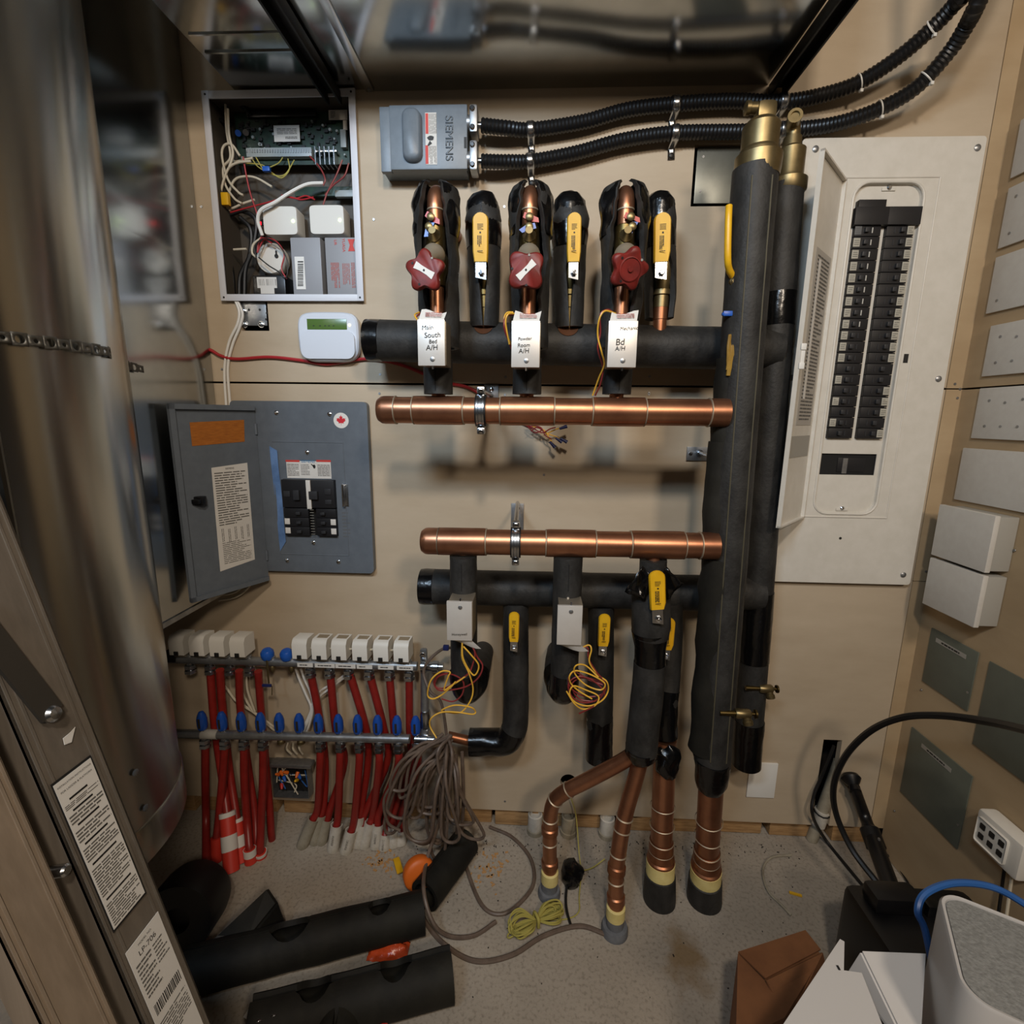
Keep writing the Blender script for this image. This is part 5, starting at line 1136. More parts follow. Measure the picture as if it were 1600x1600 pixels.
# ---- lower zone risers (foam, from the copper manifold down and back into the wall)
for k, (lab, xc, y_end, wd) in enumerate((('black foam riser under the left end of the lower copper manifold', 724, 1085, 43), ('black foam riser under the middle of the lower copper manifold', 888, 1085, 45))):
    x1_ = xc - (0 if k == 0 else 6); top, bot = P(xc, 868, YH), P(x1_, 1060, YH); X0 = top.x; r = W(wd, top) / 2
    t = T('zone_valve_riser', V3((X0, YH, bot.z)), lab, 'pipe riser', 'foam risers below the lower copper manifold')
    MB().cyl(V3((X0, YH, Zl - dL * .3)), V3((X0, YH, top.z + .004)), .0145, seg=20).build('tee_outlet', 'copper', t)
    pts = [V3((X0, YH, z_)) for z_ in (top.z, lerp(top.z, bot.z, .3), lerp(top.z, bot.z, .6), lerp(top.z, bot.z, .85))] + [V3((X0, YH + .012, bot.z - .03)), V3((X0 + (.012 if k == 0 else -.006), YH + .06, bot.z - .055)), V3((X0 + (.016 if k == 0 else -.01), -.12, bot.z - .06)), V3((X0 + .016 * (1 - k), -.004, bot.z - .06))]
    MB().tube(spl(pts, 6), [r] * (6 * 7 + 1), 28, True, .04, 22).build('insulation_sleeve', 'foam', t)
    q_ = spl(pts, 6)[20:36]; MB().tube(q_, [r * 1.06] * len(q_), 28, True, .08, 30).build('tape_wrap', 'tape', t)
    MB().box(V3((X0, YH - r - .0002, lerp(top.z, bot.z, .14))), (.0016, .0016, .06)).build('sleeve_slit', 'dark', t)
    MB().lathe(V3((X0 + .0, YH - r, P(xc, 926, YH).z)), -Y_, [(.003, 0), (.0025, .003)], 8).build('rivet', 'chrome', t)
# ---- lower ball valve risers (from the black header)
def lower_riser(label, pts, w_, lv, Ylev, elbow=None, tape_from=None):
    q = [P(*p) for p in pts]; low = min(q, key=lambda p: p.z); t = T('valve_riser', low, label, 'insulated pipe', 'black insulated risers with yellow lever valves')
    s = spl(q, 6); r = [W(w_, p) / 2 for p in s]
    MB().tube(s, r, 30, True, .04, 22).build('insulation', 'foam', t)
    if tape_from is not None: MB().tube(s[tape_from:], [x * 1.03 for x in r[tape_from:]], 30, True, .06, 30).build('tape_wrap', 'tape', t)
    lever(t, *lv, Ylev, drop=18); return t
YR = -.10
lower_riser('black foam riser with yellow lever that elbows left toward the red tubing manifold', [(806, 940, YR), (806, 1000, YR), (806, 1060, YR), (806, 1110, YR), (803, 1140, YR - .004), (790, 1158, YR - .004), (765, 1159, YR), (734, 1159, YR)], 40, (795, 957, 811, 1005), -.165, tape_from=24)
lower_riser('black foam riser with yellow lever, ending at the wall below the wire coil', [(939, 945, YR), (939, 1010, YR), (938, 1070, YR), (937, 1130, YR), (936, 1185, YR)], 40, (936, 960, 952, 1012), -.165, tape_from=17)
t = lower_riser('thin black foam riser with yellow lever, half hidden behind the thick valve riser', [(1048, 940, YR - .03), (1048, 1000, YR - .03), (1044, 1060, YR - .04), (1040, 1110, YR - .06), (1040, 1150, YR - .07)], 36, (1036, 966, 1052, 1018), -.2, tape_from=14)
b = P(1030, 1412, 0); fB = PZ(1030, 1405, 0)
def floor_leg(t, top, foot, d_pipe, px_scale=1, black_h=.075, cream_h=.042, name='floor leg'):
    """copper leg: foam boots at the floor"""
    ax = (top - foot).normalized(); r = d_pipe / 2
    MB().lathe(foot, ax, [(r * 1.5, -.004), (r * 1.52, .01), (r * 1.42, black_h), (r * 1.25, black_h + .003)], 28).build('black_boot', 'foam', t)
    MB().lathe(foot + ax * (black_h - .004), ax, [(r * 1.32, 0), (r * 1.32, cream_h), (r * 1.05, cream_h + .002)], 28).build('cream_insulation', 'cream', t)
    L = (top - foot).length; z = black_h + cream_h - .006
    MB().lathe(foot + ax * z, ax, [(r * 1.28, 0), (r * 1.3, .008), (r * 1.18, .012), (r * 1.24, .02), (r * 1.1, .03), (r * 1.14, .034), (r * 1.14, .058), (r, .06)], 28).build('reducer', 'copper_dark', t)
    MB().cyl(foot + ax * (z + .055), top, r, seg=28).build('copper_pipe', 'copper', t)
    for f in (z + .004, z + .032, z + .060, z + .105, z + .16):
        if f < L - .01: MB().tube([foot + ax * (f - .0015), foot + ax * f, foot + ax * (f + .0015)], [r * 1.1, r * 1.2 if f < z + .01 else r * 1.15, r * 1.1], 28, False).build('solder_ring', 'solder', t)
dp = W(34, P(1033, 1260, -.2))
floor_leg(t, P(1040, 1150, YR - .07) - Z_ * .01, fB, dp)
m = MB().sphere(P(1043, 1188, -.19), .036, 24, (.85, .8, 1.35))
for i, v in enumerate(m.v): m.v[i] = v + V3((noise.noise(v * 45), noise.noise(v * 45 + X_ * 9), noise.noise(v * 45 + Y_ * 7))) * .012
m.build('tape_bundle', 'tape', t)
# ---- thick valve riser with two bare copper tails
YT = YH; top = P(1021, 874, YT)
t = T('valve_riser', P(1000, 1185, YT), 'thick black valve riser with yellow lever and two bare copper tails', 'insulated pipe')
MB().cyl(V3((top.x, YT, Zl - .02)), top, .0145, seg=20).build('tee_outlet', 'copper', t)
q = [P(1021, 874, YT), P(1020, 900, YT), P(1018, 922, YT)]; MB().tube(spl(q, 4), [W(42, p) / 2 for p in spl(q, 4)], 28, True, .03).build('insulation_sleeve', 'foam', t)
q = [P(1017, 918, YT), P(1017, 930, YT), P(1017, 975, YT), P(1016, 992, YT), P(1016, 1006, YT)]; MB().tube(q, [W(w_, p) / 2 for w_, p in zip((48, 59, 61, 56, 46), q)], 32, True, .03).build('valve_jacket', 'foam', t)
MB().tube([P(1016, 985, YT), P(1016, 996, YT), P(1016, 1010, YT), P(1015, 1040, YT)], [W(59, q[2]) / 2, W(54, q[2]) / 2, W(49, q[2]) / 2, W(48, q[2]) / 2], 32, True, .04).build('tape_wrap', 'tape', t)
q = [P(1015, 1035, YT), P(1012, 1080, YT), P(1006, 1130, YT), P(1002, 1172, YT)]; MB().tube(spl(q, 5), [W(49, p) / 2 for p in spl(q, 5)], 32, True, .03).build('insulation_sleeve', 'foam', t)
MB().tube([P(1003, 1168, YT), P(1002, 1180, YT), P(1001, 1190, YT)], [W(51, q[2]) / 2, W(48, q[2]) / 2, W(30, q[2]) / 2], 28, True, .15, 50).build('tape_wrap', 'tape', t)
for sgn, c4 in ((-1, [(1004, 884), (976, 925), (1008, 938), (1020, 902)]), (1, [(1040, 884), (1068, 912), (1042, 938), (1032, 902)])):
    a_ = [P(*c, YT - .042) for c in c4]; m = MB().grid(6, 6, lambda u, v: (a_[0].lerp(a_[1], u)).lerp(a_[3].lerp(a_[2], u), v) + V3((0, noise.noise(V3((u * 3, v * 3, sgn))) * .012, noise.noise(V3((u * 4, v * 4, 5 + sgn))) * .005)))
    o = m.build('plastic_flap', 'tape', t); so = o.modifiers.new('s', 'SOLIDIFY'); so.thickness = .001
lever(t, 1017, 892, 1038, 955, YT - .062, tilt=-.10)
def tail(pts, r, foot_px, boot):
    q = [P(*p) for p in pts[:-1]] + [PZ(*foot_px, 0) + Z_ * .07]; s = spl(q, 8)
    MB().tube(s, r, 22).build('copper_tail', 'copper', t)
    L = len(s)
    for i in (int(L * .42), int(L * .55), int(L * .72), int(L * .86)): d = (s[i + 1] - s[i]).normalized(); MB().tube([s[i] - d * .002, s[i], s[i] + d * .002], [r, r * 1.13, r], 22, False).build('solder_ring', 'solder', t)
    for i in (int(L * .78), int(L * .93)): d = (s[i + 1] - s[i]).normalized(); MB().tube([s[i], s[i] + d * .003, s[i] + d * .02, s[i] + d * .023], [r, r * 1.18, r * 1.18, r], 22).build('coupling', 'copper_dark', t)
    f = PZ(*foot_px, 0); tp = s[-1]
    ax = (tp - f).normalized(); MB().lathe(f + ax * .045, ax, [(r * 1.22, 0), (r * 1.22, .03), (r, .033)], 22).build('cream_insulation', 'cream', t)
    MB().lathe(f, ax, [(r * 1.15, 0), (r * 1.15, .048)], 22).build('grey_sleeve', 'grey_foam', t)
    MB().lathe(f, ax, [(r * boot, 0), (r * boot, .012), (r * boot * .92, .02), (r * 1.15, .021)], 22).build('floor_boot', 'grey_foam', t)
tail([(1000, 1172, -.245), (970, 1191, -.235), (920, 1218, -.22), (885, 1236, -.21), (866, 1252, -.20), (860, 1275, -.197), (859, 1310, -.196), (858, 1380, -.15)], W(22, P(860, 1300, -.18)) / 2, (858, 1398), 1.6)
tail([(1004, 1172, -.25), (996, 1205, -.255), (980, 1260, -.26), (973, 1290, -.262), (968, 1320, -.27), (963, 1362, -.278), (960, 1420, -.27)], W(24, P(970, 1300, -.26)) / 2, (960, 1455), 1.75)

# ---- main vertical pipes
mF_t, mF_b = P(1180, 265, -.24), P(1113, 1190, -.24)
t = T('main_pipe', PZ(1100, 1408, 0), 'front main black insulated pipe with brass air vent on top, at the manifold ends', 'insulated pipe')
rF = W(60, mF_t.lerp(mF_b, .5)) / 2
MB().foam(mF_b, mF_t, rF, 40, 36, .03, 20).build('insulation', 'foam', t)
floor_leg(t, mF_b + Z_ * .02, PZ(1100, 1405, 0), dp * 1.05)
m = MB().tube([P(1113, 1183, -.24), P(1112, 1200, -.238), P(1110, 1220, -.235), P(1108, 1232, -.233)], [rF * 1.05, rF * .95, rF * .9, rF * .7], 28, True, .16, 40); m.build('tape_wrap', 'tape', t)
# brass air separator
ax = (mF_t - mF_b).normalized(); b0 = P(1183, 268, -.24)
MB().lathe(b0, Z_, [(rF * .96, -.012), (rF * 1.0, 0), (rF * 1.02, .018), (rF * 1.02, .024), (rF * .86, .028), (rF * .84, .034), (rF * .80, .036), (rF * .80, .075), (rF * .66, .082), (rF * .60, .084)], 32).build('air_vent_body', 'brass', t)
hd = b0 + Z_ * .098; MB().box(hd + X_ * .004, (.036, .03, .034), None, .010).build('air_vent_head', 'brass', t)
MB().lathe(hd - X_ * .012 + Z_ * .008, -X_, [(.010, 0), (.010, .012), (.012, .013), (.012, .020), (.008, .022)], 14).build('vent_outlet', 'brass', t)
# worn outer jacket on the left flank, between the manifolds and below
def flank(y0, y1, dx, w_, mt='foam_old'):
    a_, b_ = P(1113 + (1180 - 1113) * (1190 - y0) / 925 + dx, y0, -.235), P(1113 + (1180 - 1113) * (1190 - y1) / 925 + dx, y1, -.235)
    n = 14; pts = [a_.lerp(b_, i / n) for i in range(n + 1)]; r = W(w_, a_) / 2
    MB().shell(pts, [r * (1 + .12 * noise.noise(p * 19)) for p in pts], [1.2 + .25 * noise.noise(p * 30) for p in pts], (.9, -.5, 0), .010, 24, .12, 24).build('worn_jacket', mt, t)
flank(700, 560, -14, 50); flank(860, 690, -19, 44); flank(1170, 870, -10, 54)
for py, dx in ((520, -6), (705, -30), (735, -34)):
    pass
c = P(1118, 735, -.2); MB().box(c, (.03, .03, .018), None, .004).build('clamp_lug', 'steel', t)
# yellow lever valve on the left flank, with drips
lv = [P(1139, 322, -.27), P(1138, 345, -.275), P(1137, 400, -.275), P(1139, 420, -.265), P(1145, 432, -.255)]
m = MB(); s = spl(lv, 5); m.tube(s, [.0065] * len(s), 10); m.build('lever_grip', 'yellow', t)
MB().tube(spl([P(1145, 432, -.255), P(1143, 450, -.25), P(1142, 485, -.25)], 5), .004, 8).build('lever_plate', 'brass', t)
MB().lathe(P(1146, 441, -.25), -Y_, [(.010, -.01), (.010, .008), (.006, .012)], 12).build('lever_nut', 'brass', t)
m = MB().box(P(1138, 490, -.262), (.020, .006, .010), None, .002).cyl(P(1128, 491, -.262), P(1136, 491, -.262), .003, seg=8); m.build('drain_handle', 'blue_plastic', t, kind='stuff')
mat('glue', '#9c7a2c', .55, 0, '#7d5d1c', 30)
rg = random.Random(8); m = MB()
for k in range(7):
    x_ = rg.uniform(1140, 1150); y0 = rg.uniform(495, 540); m.tube(spl([P(x_, y0, -.262), P(x_ - 2 + rg.uniform(-2, 2), y0 + 25, -.266), P(x_ - 4 + rg.uniform(-3, 3), y0 + rg.uniform(45, 70), -.266)], 4), rg.uniform(.002, .0045), 7, True, .3, 90)
m.build('glue_drip', 'glue', t, kind='stuff')
mat('seam_glue', '#4b4636', .6)
for an in (-2.05, -1.15):
    off_ = V3((math.cos(an), math.sin(an), 0)) * rF * 1.0; MB().tube([mF_t.lerp(mF_b, f_) + off_ * (1 + .02 * noise.noise(V3((f_ * 40, an, 0)))) for f_ in [.02 + .96 * i_ / 40 for i_ in range(41)]], .0016, 6).build('seam_line', 'seam_glue', t)
# rear main pipe
mR_t, mR_b = P(1228, 290, -.085), P(1166, 1190, -.085)
t = T('main_pipe', V3(mR_b), 'rear main black insulated pipe with brass air vent, against the white panel', 'insulated pipe')
rR = W(46, mR_t.lerp(mR_b, .5)) / 2
MB().foam(mR_b, mR_t, rR, 40, 36, .03, 20).build('insulation', 'foam', t)
for y0, y1 in ((430, 475), (880, 1000), (1110, 1195)):
    a_, b_ = mR_t.lerp(mR_b, (y0 - 290) / 900), mR_t.lerp(mR_b, (y1 - 290) / 900); MB().foam(a_, b_, rR * 1.05, 8, 32, .05, 30).build('tape_wrap', 'tape', t)
b0 = P(1230, 296, -.085)
MB().lathe(b0, Z_, [(rR * .9, -.012), (rR * 1.06, -.004), (rR * 1.06, .016), (rR * .84, .02), (rR * .80, .026), (rR * .80, .075), (rR * .55, .082), (rR * .5, .1)], 32).build('air_vent_body', 'brass', t)
hd = b0 + Z_ * .112; MB().tube(spl([b0 + Z_ * .09, hd, hd + V3((-.006, -.008, .012)), hd + V3((-.012, -.026, .014))], 4), .014, 16).build('vent_outlet', 'brass', t)
MB().lathe(hd + V3((-.012, -.026, .014)), V3((-.25, -1, .1)), [(.0145, 0), (.0145, .006), (.009, .006), (.009, .001)], 16).build('vent_rim', 'brass', t)
# horizontal link: black headers into the rear main pipe
for hz, r_ in (((P(1150, 545, YBK)), W(62, P(700, 537, YBK)) / 2), ((P(1120, 927, YBK)), W(55, P(800, 918, YBK)) / 2)):
    X1 = lerp(mR_t, mR_b, (mR_t.z - hz.z) / (mR_t.z - mR_b.z)).x
    MB().foam(hz - X_ * .005, V3((X1, -.088, hz.z)), r_ * .96, 6, 28, .03).build('branch_sleeve', 'foam', t)
# drain valves
for px, py, Y, lab in ((1196, 1076, -.12, 'upper brass drain valve at the rear main pipe'), (1160, 1115, -.28, 'lower brass drain valve at the front main pipe')):
    c = P(px, py, Y); tt = T('drain_valve', c - Z_ * .02, lab, 'valve', 'brass drain valves')
    MB().cyl(c - X_ * .05, c + X_ * .012, .006, seg=12).build('inlet', 'brass_dark', tt); MB().lathe(c - X_ * .016, X_, [(.009, 0), (.011, .004), (.011, .03), (.008, .034)], 14).build('body', 'brass', tt)
    MB().lathe(c + X_ * .008, V3((.2, -.3, -1)), [(.009, 0), (.009, .014), (.011, .016), (.011, .024)], 14).build('spout', 'brass', tt)
    MB().lathe(c + X_ * .018, X_, [(.004, 0), (.004, .008), (.010, .009), (.010, .013)], 12).build('knob', 'brass_dark', tt)
# wall anchor plate with rod beside the main pipe
a_, b_ = P(1073, 698), P(1110, 720); tt = T('anchor_plate', (a_ + b_) / 2, 'small steel anchor plate with angled rod beside the main pipe', 'bracket')
MB().box(((a_.x + b_.x) / 2, -.003, (a_.z + b_.z) / 2), (b_.x - a_.x, .006, a_.z - b_.z), None, .001).build('plate', 'steel_dull', tt)
MB().lathe(P(1079, 709, -.006), -Y_, [(.005, 0), (.005, .002), (.002, .003)], 10).build('screw', 'chrome', tt)
MB().lathe(P(1093, 708, -.006), -Y_, [(.010, 0), (.008, .008)], 12).cyl(P(1094, 708, -.01), P(1112, 715, -.2), .005, seg=10).build('rod', 'steel', tt, kind='stuff')
# red cable on the plywood and splice
cable('red_cable', [(300, 552), (325, 546), (345, 556), (370, 561), (420, 558), (470, 563), (510, 569), (550, 563), (580, 561), (620, 568), (660, 583), (690, 597), (730, 605), (765, 625), (800, 652), (832, 668)], .0042, 'wire_red', 'red cable running across the plywood and behind the copper manifold', Y=-.006)
tt = T('wire_splice', P(850, 680, -.03), 'small bundle of spliced wires with blue wire nuts under the upper copper manifold', 'wires')
for pts, mt in (([(825, 664), (838, 672), (848, 676), (860, 670), (868, 668)], 'wire_maroon'), ([(828, 664), (845, 668), (852, 680), (862, 686)], 'wire_maroon'), ([(832, 666), (850, 672), (858, 684), (862, 690)], 'wire_yellow'), ([(838, 664), (852, 676), (868, 682), (874, 686)], 'wire_yellow'), ([(850, 680), (866, 672), (874, 669)], 'wire_yellow'), ([(825, 668), (836, 676), (846, 672), (838, 668), (830, 674)], 'wire_maroon')):
    MB().tube(spl([P(q[0], q[1], -.03 - .004 * i) for i, q in enumerate(pts)], 6), .0017, 6).build('wire', mt, tt)
for p_, q_ in (((874, 670), (886, 666)), ((868, 684), (878, 691)), ((876, 685), (886, 691)), ((859, 690), (867, 699))): MB().cyl(P(*p_, -.045), P(*q_, -.045), .003, .0048, 10).build('wire_nut', 'navy', tt)
# ================================================================== RED TUBING MANIFOLDS
YU, YLo = -.075, -.105
ords = ['first', 'second', 'third', 'fourth', 'fifth', 'sixth', 'seventh', 'eighth', 'ninth', 'tenth', 'eleventh', 'twelfth']
def barpt(y0, y1, x0, x1, Y): return lambda px: P(px, lerp(y0, y1, (px - x0) / (x1 - x0)), Y)
uB = barpt(1029, 1041, 265, 660, YU); lB_ = barpt(1146, 1155, 275, 660, YLo)
ac_x = [290, 321, 352, 383, 478, 508, 538, 570, 602, 633]; cap_x = [420, 450]
t = T('tubing_manifold', uB(460) - Z_ * .02, 'upper steel heating manifold bar carrying white actuators', 'manifold', 'heating manifolds')
rb = W(14, uB(460)) / 2
m = MB().tube([uB(255), uB(360), uB(460), uB(560), uB(652)], rb, 24); m.build('bar', 'steel_dull', t)
for x in ac_x + cap_x:
    c = uB(x + 4); MB().lathe(c + Z_ * rb * .8, Z_, [(.010, 0), (.012, .003), (.012, .006), (.009, .008)], 16).build('valve_seat', 'steel_dull', t)
    if x in cap_x: MB().lathe(uB(x) + Z_ * (rb * .8), V3((0, -.25, 1)), [(.008, 0), (.016, .004), (.0175, .012), (.017, .022), (.012, .029), (.003, .031)], 20).build('blue_cap', 'blue_plastic', t)
    if x in cap_x: MB().lathe(uB(x + 5) - Z_ * rb * .8, -Z_, [(.006, 0), (.008, .004), (.008, .012), (.005, .02)], 10).build('plug', 'brass', t)
    else: MB().lathe(uB(x + 6) - Z_ * rb * .7, -Z_, [(.008, 0), (.009, .006), (.015, .008), (.015, .018), (.011, .020), (.016, .022), (.016, .031), (.012, .034)], 6).build('tube_fitting', 'steel', t)
for x0, x1 in ((468, 492), (495, 526), (527, 558), (560, 584), (593, 617), (622, 647)):
    a_, b_ = uB(x0), uB(x1); o = -Y_ * (rb + .0006)
    lb = MB().hexa([a_ + o + Z_ * .006, b_ + o + Z_ * .006, b_ + o - Z_ * .006, a_ + o - Z_ * .006], [p_ + Y_ * .0008 for p_ in (a_ + o + Z_ * .006, b_ + o + Z_ * .006, b_ + o - Z_ * .006, a_ + o - Z_ * .006)]).build('room_label', 'paper', t)
    MB().bars((a_ + b_) / 2 + o - Y_ * .0004, b_ - a_, Z_, 1, (b_ - a_).length * .7, .004, .7, x0).build('fine_print', 'ink', lb)
# right end fittings
c = uB(661); MB().lathe(c - X_ * .004, X_, [(.018, 0), (.018, .012), (.013, .014), (.013, .03), (.016, .031), (.016, .046), (.012, .048), (.012, .06)], 18).build('end_union', 'steel', t)
MB().box(c + V3((0, .012, .022)), (.020, .012, .05), None, .006).build('bracket', 'steel_dull', t)
MB().lathe(c + V3((.0, -.002, .035)), -Y_, [(.008, 0), (.008, .004), (.005, .006)], 10).build('bracket_screw', 'chrome', t)
MB().box(P(697, 1012, YU - .01), (.016, .012, .014), None, .003).build('blue_handle', 'navy', t)
MB().box(uB(272) + V3((0, 0, .012)), (.03, .03, .035), None, .006).build('end_union', 'black_metal', t)
t2 = T('tubing_manifold', lB_(460) - Z_ * .02, 'lower steel heating manifold bar carrying blue flow meters', 'manifold', 'heating manifolds')
MB().tube([lB_(262), lB_(360), lB_(460), lB_(560), lB_(640)], rb, 24).build('bar', 'steel_dull', t2)
a_ = lB_(330); MB().tube([lB_(316), lB_(341)], rb * 1.06, 24).build('tape_band', 'paper_grey', t2)
fm_x = [318, 349, 379, 409, 438, 469, 499, 530, 560, 591, 621, 650]
for x in fm_x:
    c = lB_(x) + Z_ * rb * .8; hgt = W(32, c)
    MB().lathe(c, Z_, [(.006, 0), (.009, .003), (.009, .006), (.006, .007)], 14).build('meter_seat', 'steel', t2)
    fm = MB().lathe(c + Z_ * .006, Z_, [(.010, 0), (.0125, .004), (.0135, .012), (.0135, hgt * .55), (.011, hgt * .75), (.0065, hgt * .92), (.003, hgt * .95)], 12).build('flow_meter', 'blue_meter', t2)
    MB().box(c + Z_ * (.006 + hgt * .42) - Y_ * .0133, (.006, .002, hgt * .5), None, .0008).build('gauge_slot', 'dark_brown', fm)
    cc = lB_(x + 1) - Z_ * rb * .7
    if x in (438, 469): MB().lathe(cc, -Z_, [(.006, 0), (.011, .004), (.011, .012), (.006, .014)], 10).build('plug', 'brass', t2)
    else: MB().lathe(cc, -Z_, [(.008, 0), (.009, .005), (.015, .007), (.015, .017), (.0115, .019), (.016, .021), (.016, .030), (.012, .033)], 6).build('tube_fitting', 'steel', t2)
c = lB_(660); MB().lathe(c - X_ * .02, X_, [(.013, 0), (.013, .02), (.016, .021), (.016, .036), (.012, .037), (.012, .075)], 18).build('end_union', 'steel', t2)
MB().cyl(P(664, 1050, YU), P(664, 1150, YU - .02), .012, seg=16).build('bypass_tube', 'steel_dull', t2)
MB().lathe(P(665, 1125, YU - .015), Z_, [(.012, -.03), (.015, -.02), (.015, .02), (.012, .03)], 14).build('union', 'steel', t2)
MB().tube([P(700, 1150, YLo), P(735, 1158, YR)], .013, 18).build('supply_pipe', 'copper_dark', t2)
# white thermal actuators
for k, x in enumerate(ac_x):
    c = uB(x) + Z_ * rb; lab = f'white valve actuator on the upper heating manifold, {ords[k]} from the left'
    tt = T('valve_actuator', c, lab, 'actuator', 'white heating actuators')
    w_ = W(23, c); zb = c.z + .012; zt_ = zb + W(31, c); y0, y1 = YU - .026, YU + .024
    prof = [(y1, zb), (y1, zt_ - .002), (y0 + .012, zt_), (y0 + .006, zt_ - .004), (y0, zt_ - .014), (y0, zb)]
    cx_ = c.x - .003; m = MB().prism([V3((cx_ - w_ / 2, y, z_)) for y, z_ in prof], (w_, 0, 0))
    bd = m.build('housing', 'ivory', tt)
    MB().box((cx_ - .001, y0 - .0012, zb + .0055), (w_ * .28, .003, .011)).build('cable_notch', 'ink', bd)
    MB().box((cx_, (y0 + y1) / 2, zb - .004), (w_ * .8, .034, .010), None, .002).build('base_ring', 'zinc_side', tt)
    if 3 < k < 9: MB().cyl((cx_ + w_ / 2, YU, zb + .02), (cx_ + w_ / 2 + .012, YU, zb + .022), .003, seg=8).build('lead', 'wire_white', tt)
    if k > 4: MB().box((cx_ + .002, YU + .002, zt_ - .0005), (w_ * .7, .02, .002)).build('dust_film', 'solder', bd)
tt = T('manifold_key', P(420, 1072, YU - .02), 'thin brass key with a blue handle hanging under the blue caps', 'key')
a_, b_ = P(419, 1032, YU - .02), P(418, 1068, YU - .02)
MB().box((a_ + b_) / 2, (.005, .0015, a_.z - b_.z), None, .0004).build('blade', 'brass', tt)
MB().box(P(417, 1071, YU - .02), (.026, .006, .008), None, .002).build('handle', 'navy', tt)
MB().cyl(P(425, 1072, YU - .02), P(425, 1086, YU - .02), .0014, seg=8).build('tip', 'brass', tt)
# white leads between the manifolds
for k, pts in enumerate(([(462, 1045), (468, 1062), (478, 1085), (486, 1105), (482, 1120), (470, 1145)], [(470, 1045), (476, 1062), (486, 1085), (489, 1105), (484, 1130), (478, 1145)], [(538, 1055), (520, 1068), (500, 1080), (490, 1095), (484, 1118), (474, 1140)], [(536, 1060), (518, 1074), (500, 1088), (488, 1108), (480, 1130), (470, 1150)],
       [(372, 1050), (376, 1075), (385, 1095), (396, 1113)], [(384, 1045), (386, 1075), (392, 1095), (398, 1112)], [(345, 1064), (356, 1078), (370, 1096), (398, 1114), (420, 1130), (434, 1140)], [(378, 1100), (400, 1116), (418, 1132), (430, 1142)])):
    cable('white_lead', pts, .0034, 'wire_white' if k > 3 else 'white', 'white actuator lead between the heating manifolds, ' + ['outer left of the right bundle', 'inner left of the right bundle', 'upper branch from the right', 'lower branch from the right', 'left pair, steeper one', 'left pair, other one', 'long slanting one at the left', 'short slanting one at the left'][k], 'cable', 'white actuator leads', Y=-.03)
# red tubes: (x at upper fitting or lower fitting, waypoint px, end px)
ends_w = [((490, 1272), (472, 1322)), ((502, 1266), (492, 1316)), ((512, 1273), (502, 1316)), ((526, 1282), (520, 1328)), ((549, 1291), (540, 1331)), ((562, 1268), (554, 1320)), ((567, 1281), (560, 1321)), ((579, 1278), (569, 1322)), ((591, 1281), (587, 1323)), ((602, 1296), (600, 1326)), ((615, 1284), (615, 1321)), ((626, 1291), (626, 1319))]
tub = []
lowx = [499, 530, 560, 591, 621, 650]; up_x = [482, 513, 544, 575, 606, 637]; up_mid = [(497, 1110), (525, 1140), (572, 1140), (600, 1140), (616, 1140), (640, 1140)]
asg_low = [0, 3, 4, 7, 9, 11]; asg_up = [1, 2, 5, 6, 8, 10]
up_low = [(508, 1190), (538, 1190), (575, 1190), (605, 1190), (622, 1195), (642, 1195)]
for i in range(6): tub.append(([lB_(lowx[i] + 1) - Z_ * .03, P(lowx[i] + 1, 1200, YLo)], asg_low[i], f'red tube from the lower heating manifold into a white sleeve, {ords[i]} of six'))
for i in range(6): tub.append(([uB(up_x[i] + 2) - Z_ * .03, P(*up_mid[i], -.06), P(*up_low[i], -.05)], asg_up[i], f'red tube from the upper heating manifold into a white sleeve, {ords[i]} of six'))
rt = W(12, P(560, 1200, -.1)) / 2
for pts, e, lab in tub:
    (tx, ty), (bx_, by_) = ends_w[e]; B0 = PZ(bx_, by_, 0); T0 = P(tx, ty + 6, B0.y + .012)
    ax = (T0 - B0).normalized()
    MB().tube(spl(pts + [T0 + ax * .035, T0 - ax * .01, B0 + ax * .02], 6), rt, 12).build('red_tube', 'pex', None, lab, 'tube', 'red heating tubes')
    tt = T('tube_sleeve', B0, f'white plastic sleeve around a red tube at the floor, {ords[e]} from the left', 'sleeve', 'white tube sleeves at the floor')
    rs = rt * 1.55; L = (T0 - B0).length; n = 8
    MB().shell([B0 + ax * L * i / n for i in range(n + 1)], [rs] * (n + 1), [.25] * n + [.55], V3((.5, .8, 0)), .0025, 20, .03).build('sleeve', 'pvc' if e > 2 else 'pvc_dirty', tt)
    if e in (3, 4, 8, 9): 
        c = B0.lerp(T0, .55); u = V3((0, -1, 0)); MB().bars(c + u * (rs + .0012), ax, ax.cross(u), 3, .03, .006, .5, e).build('fine_print', 'ink_soft', tt)
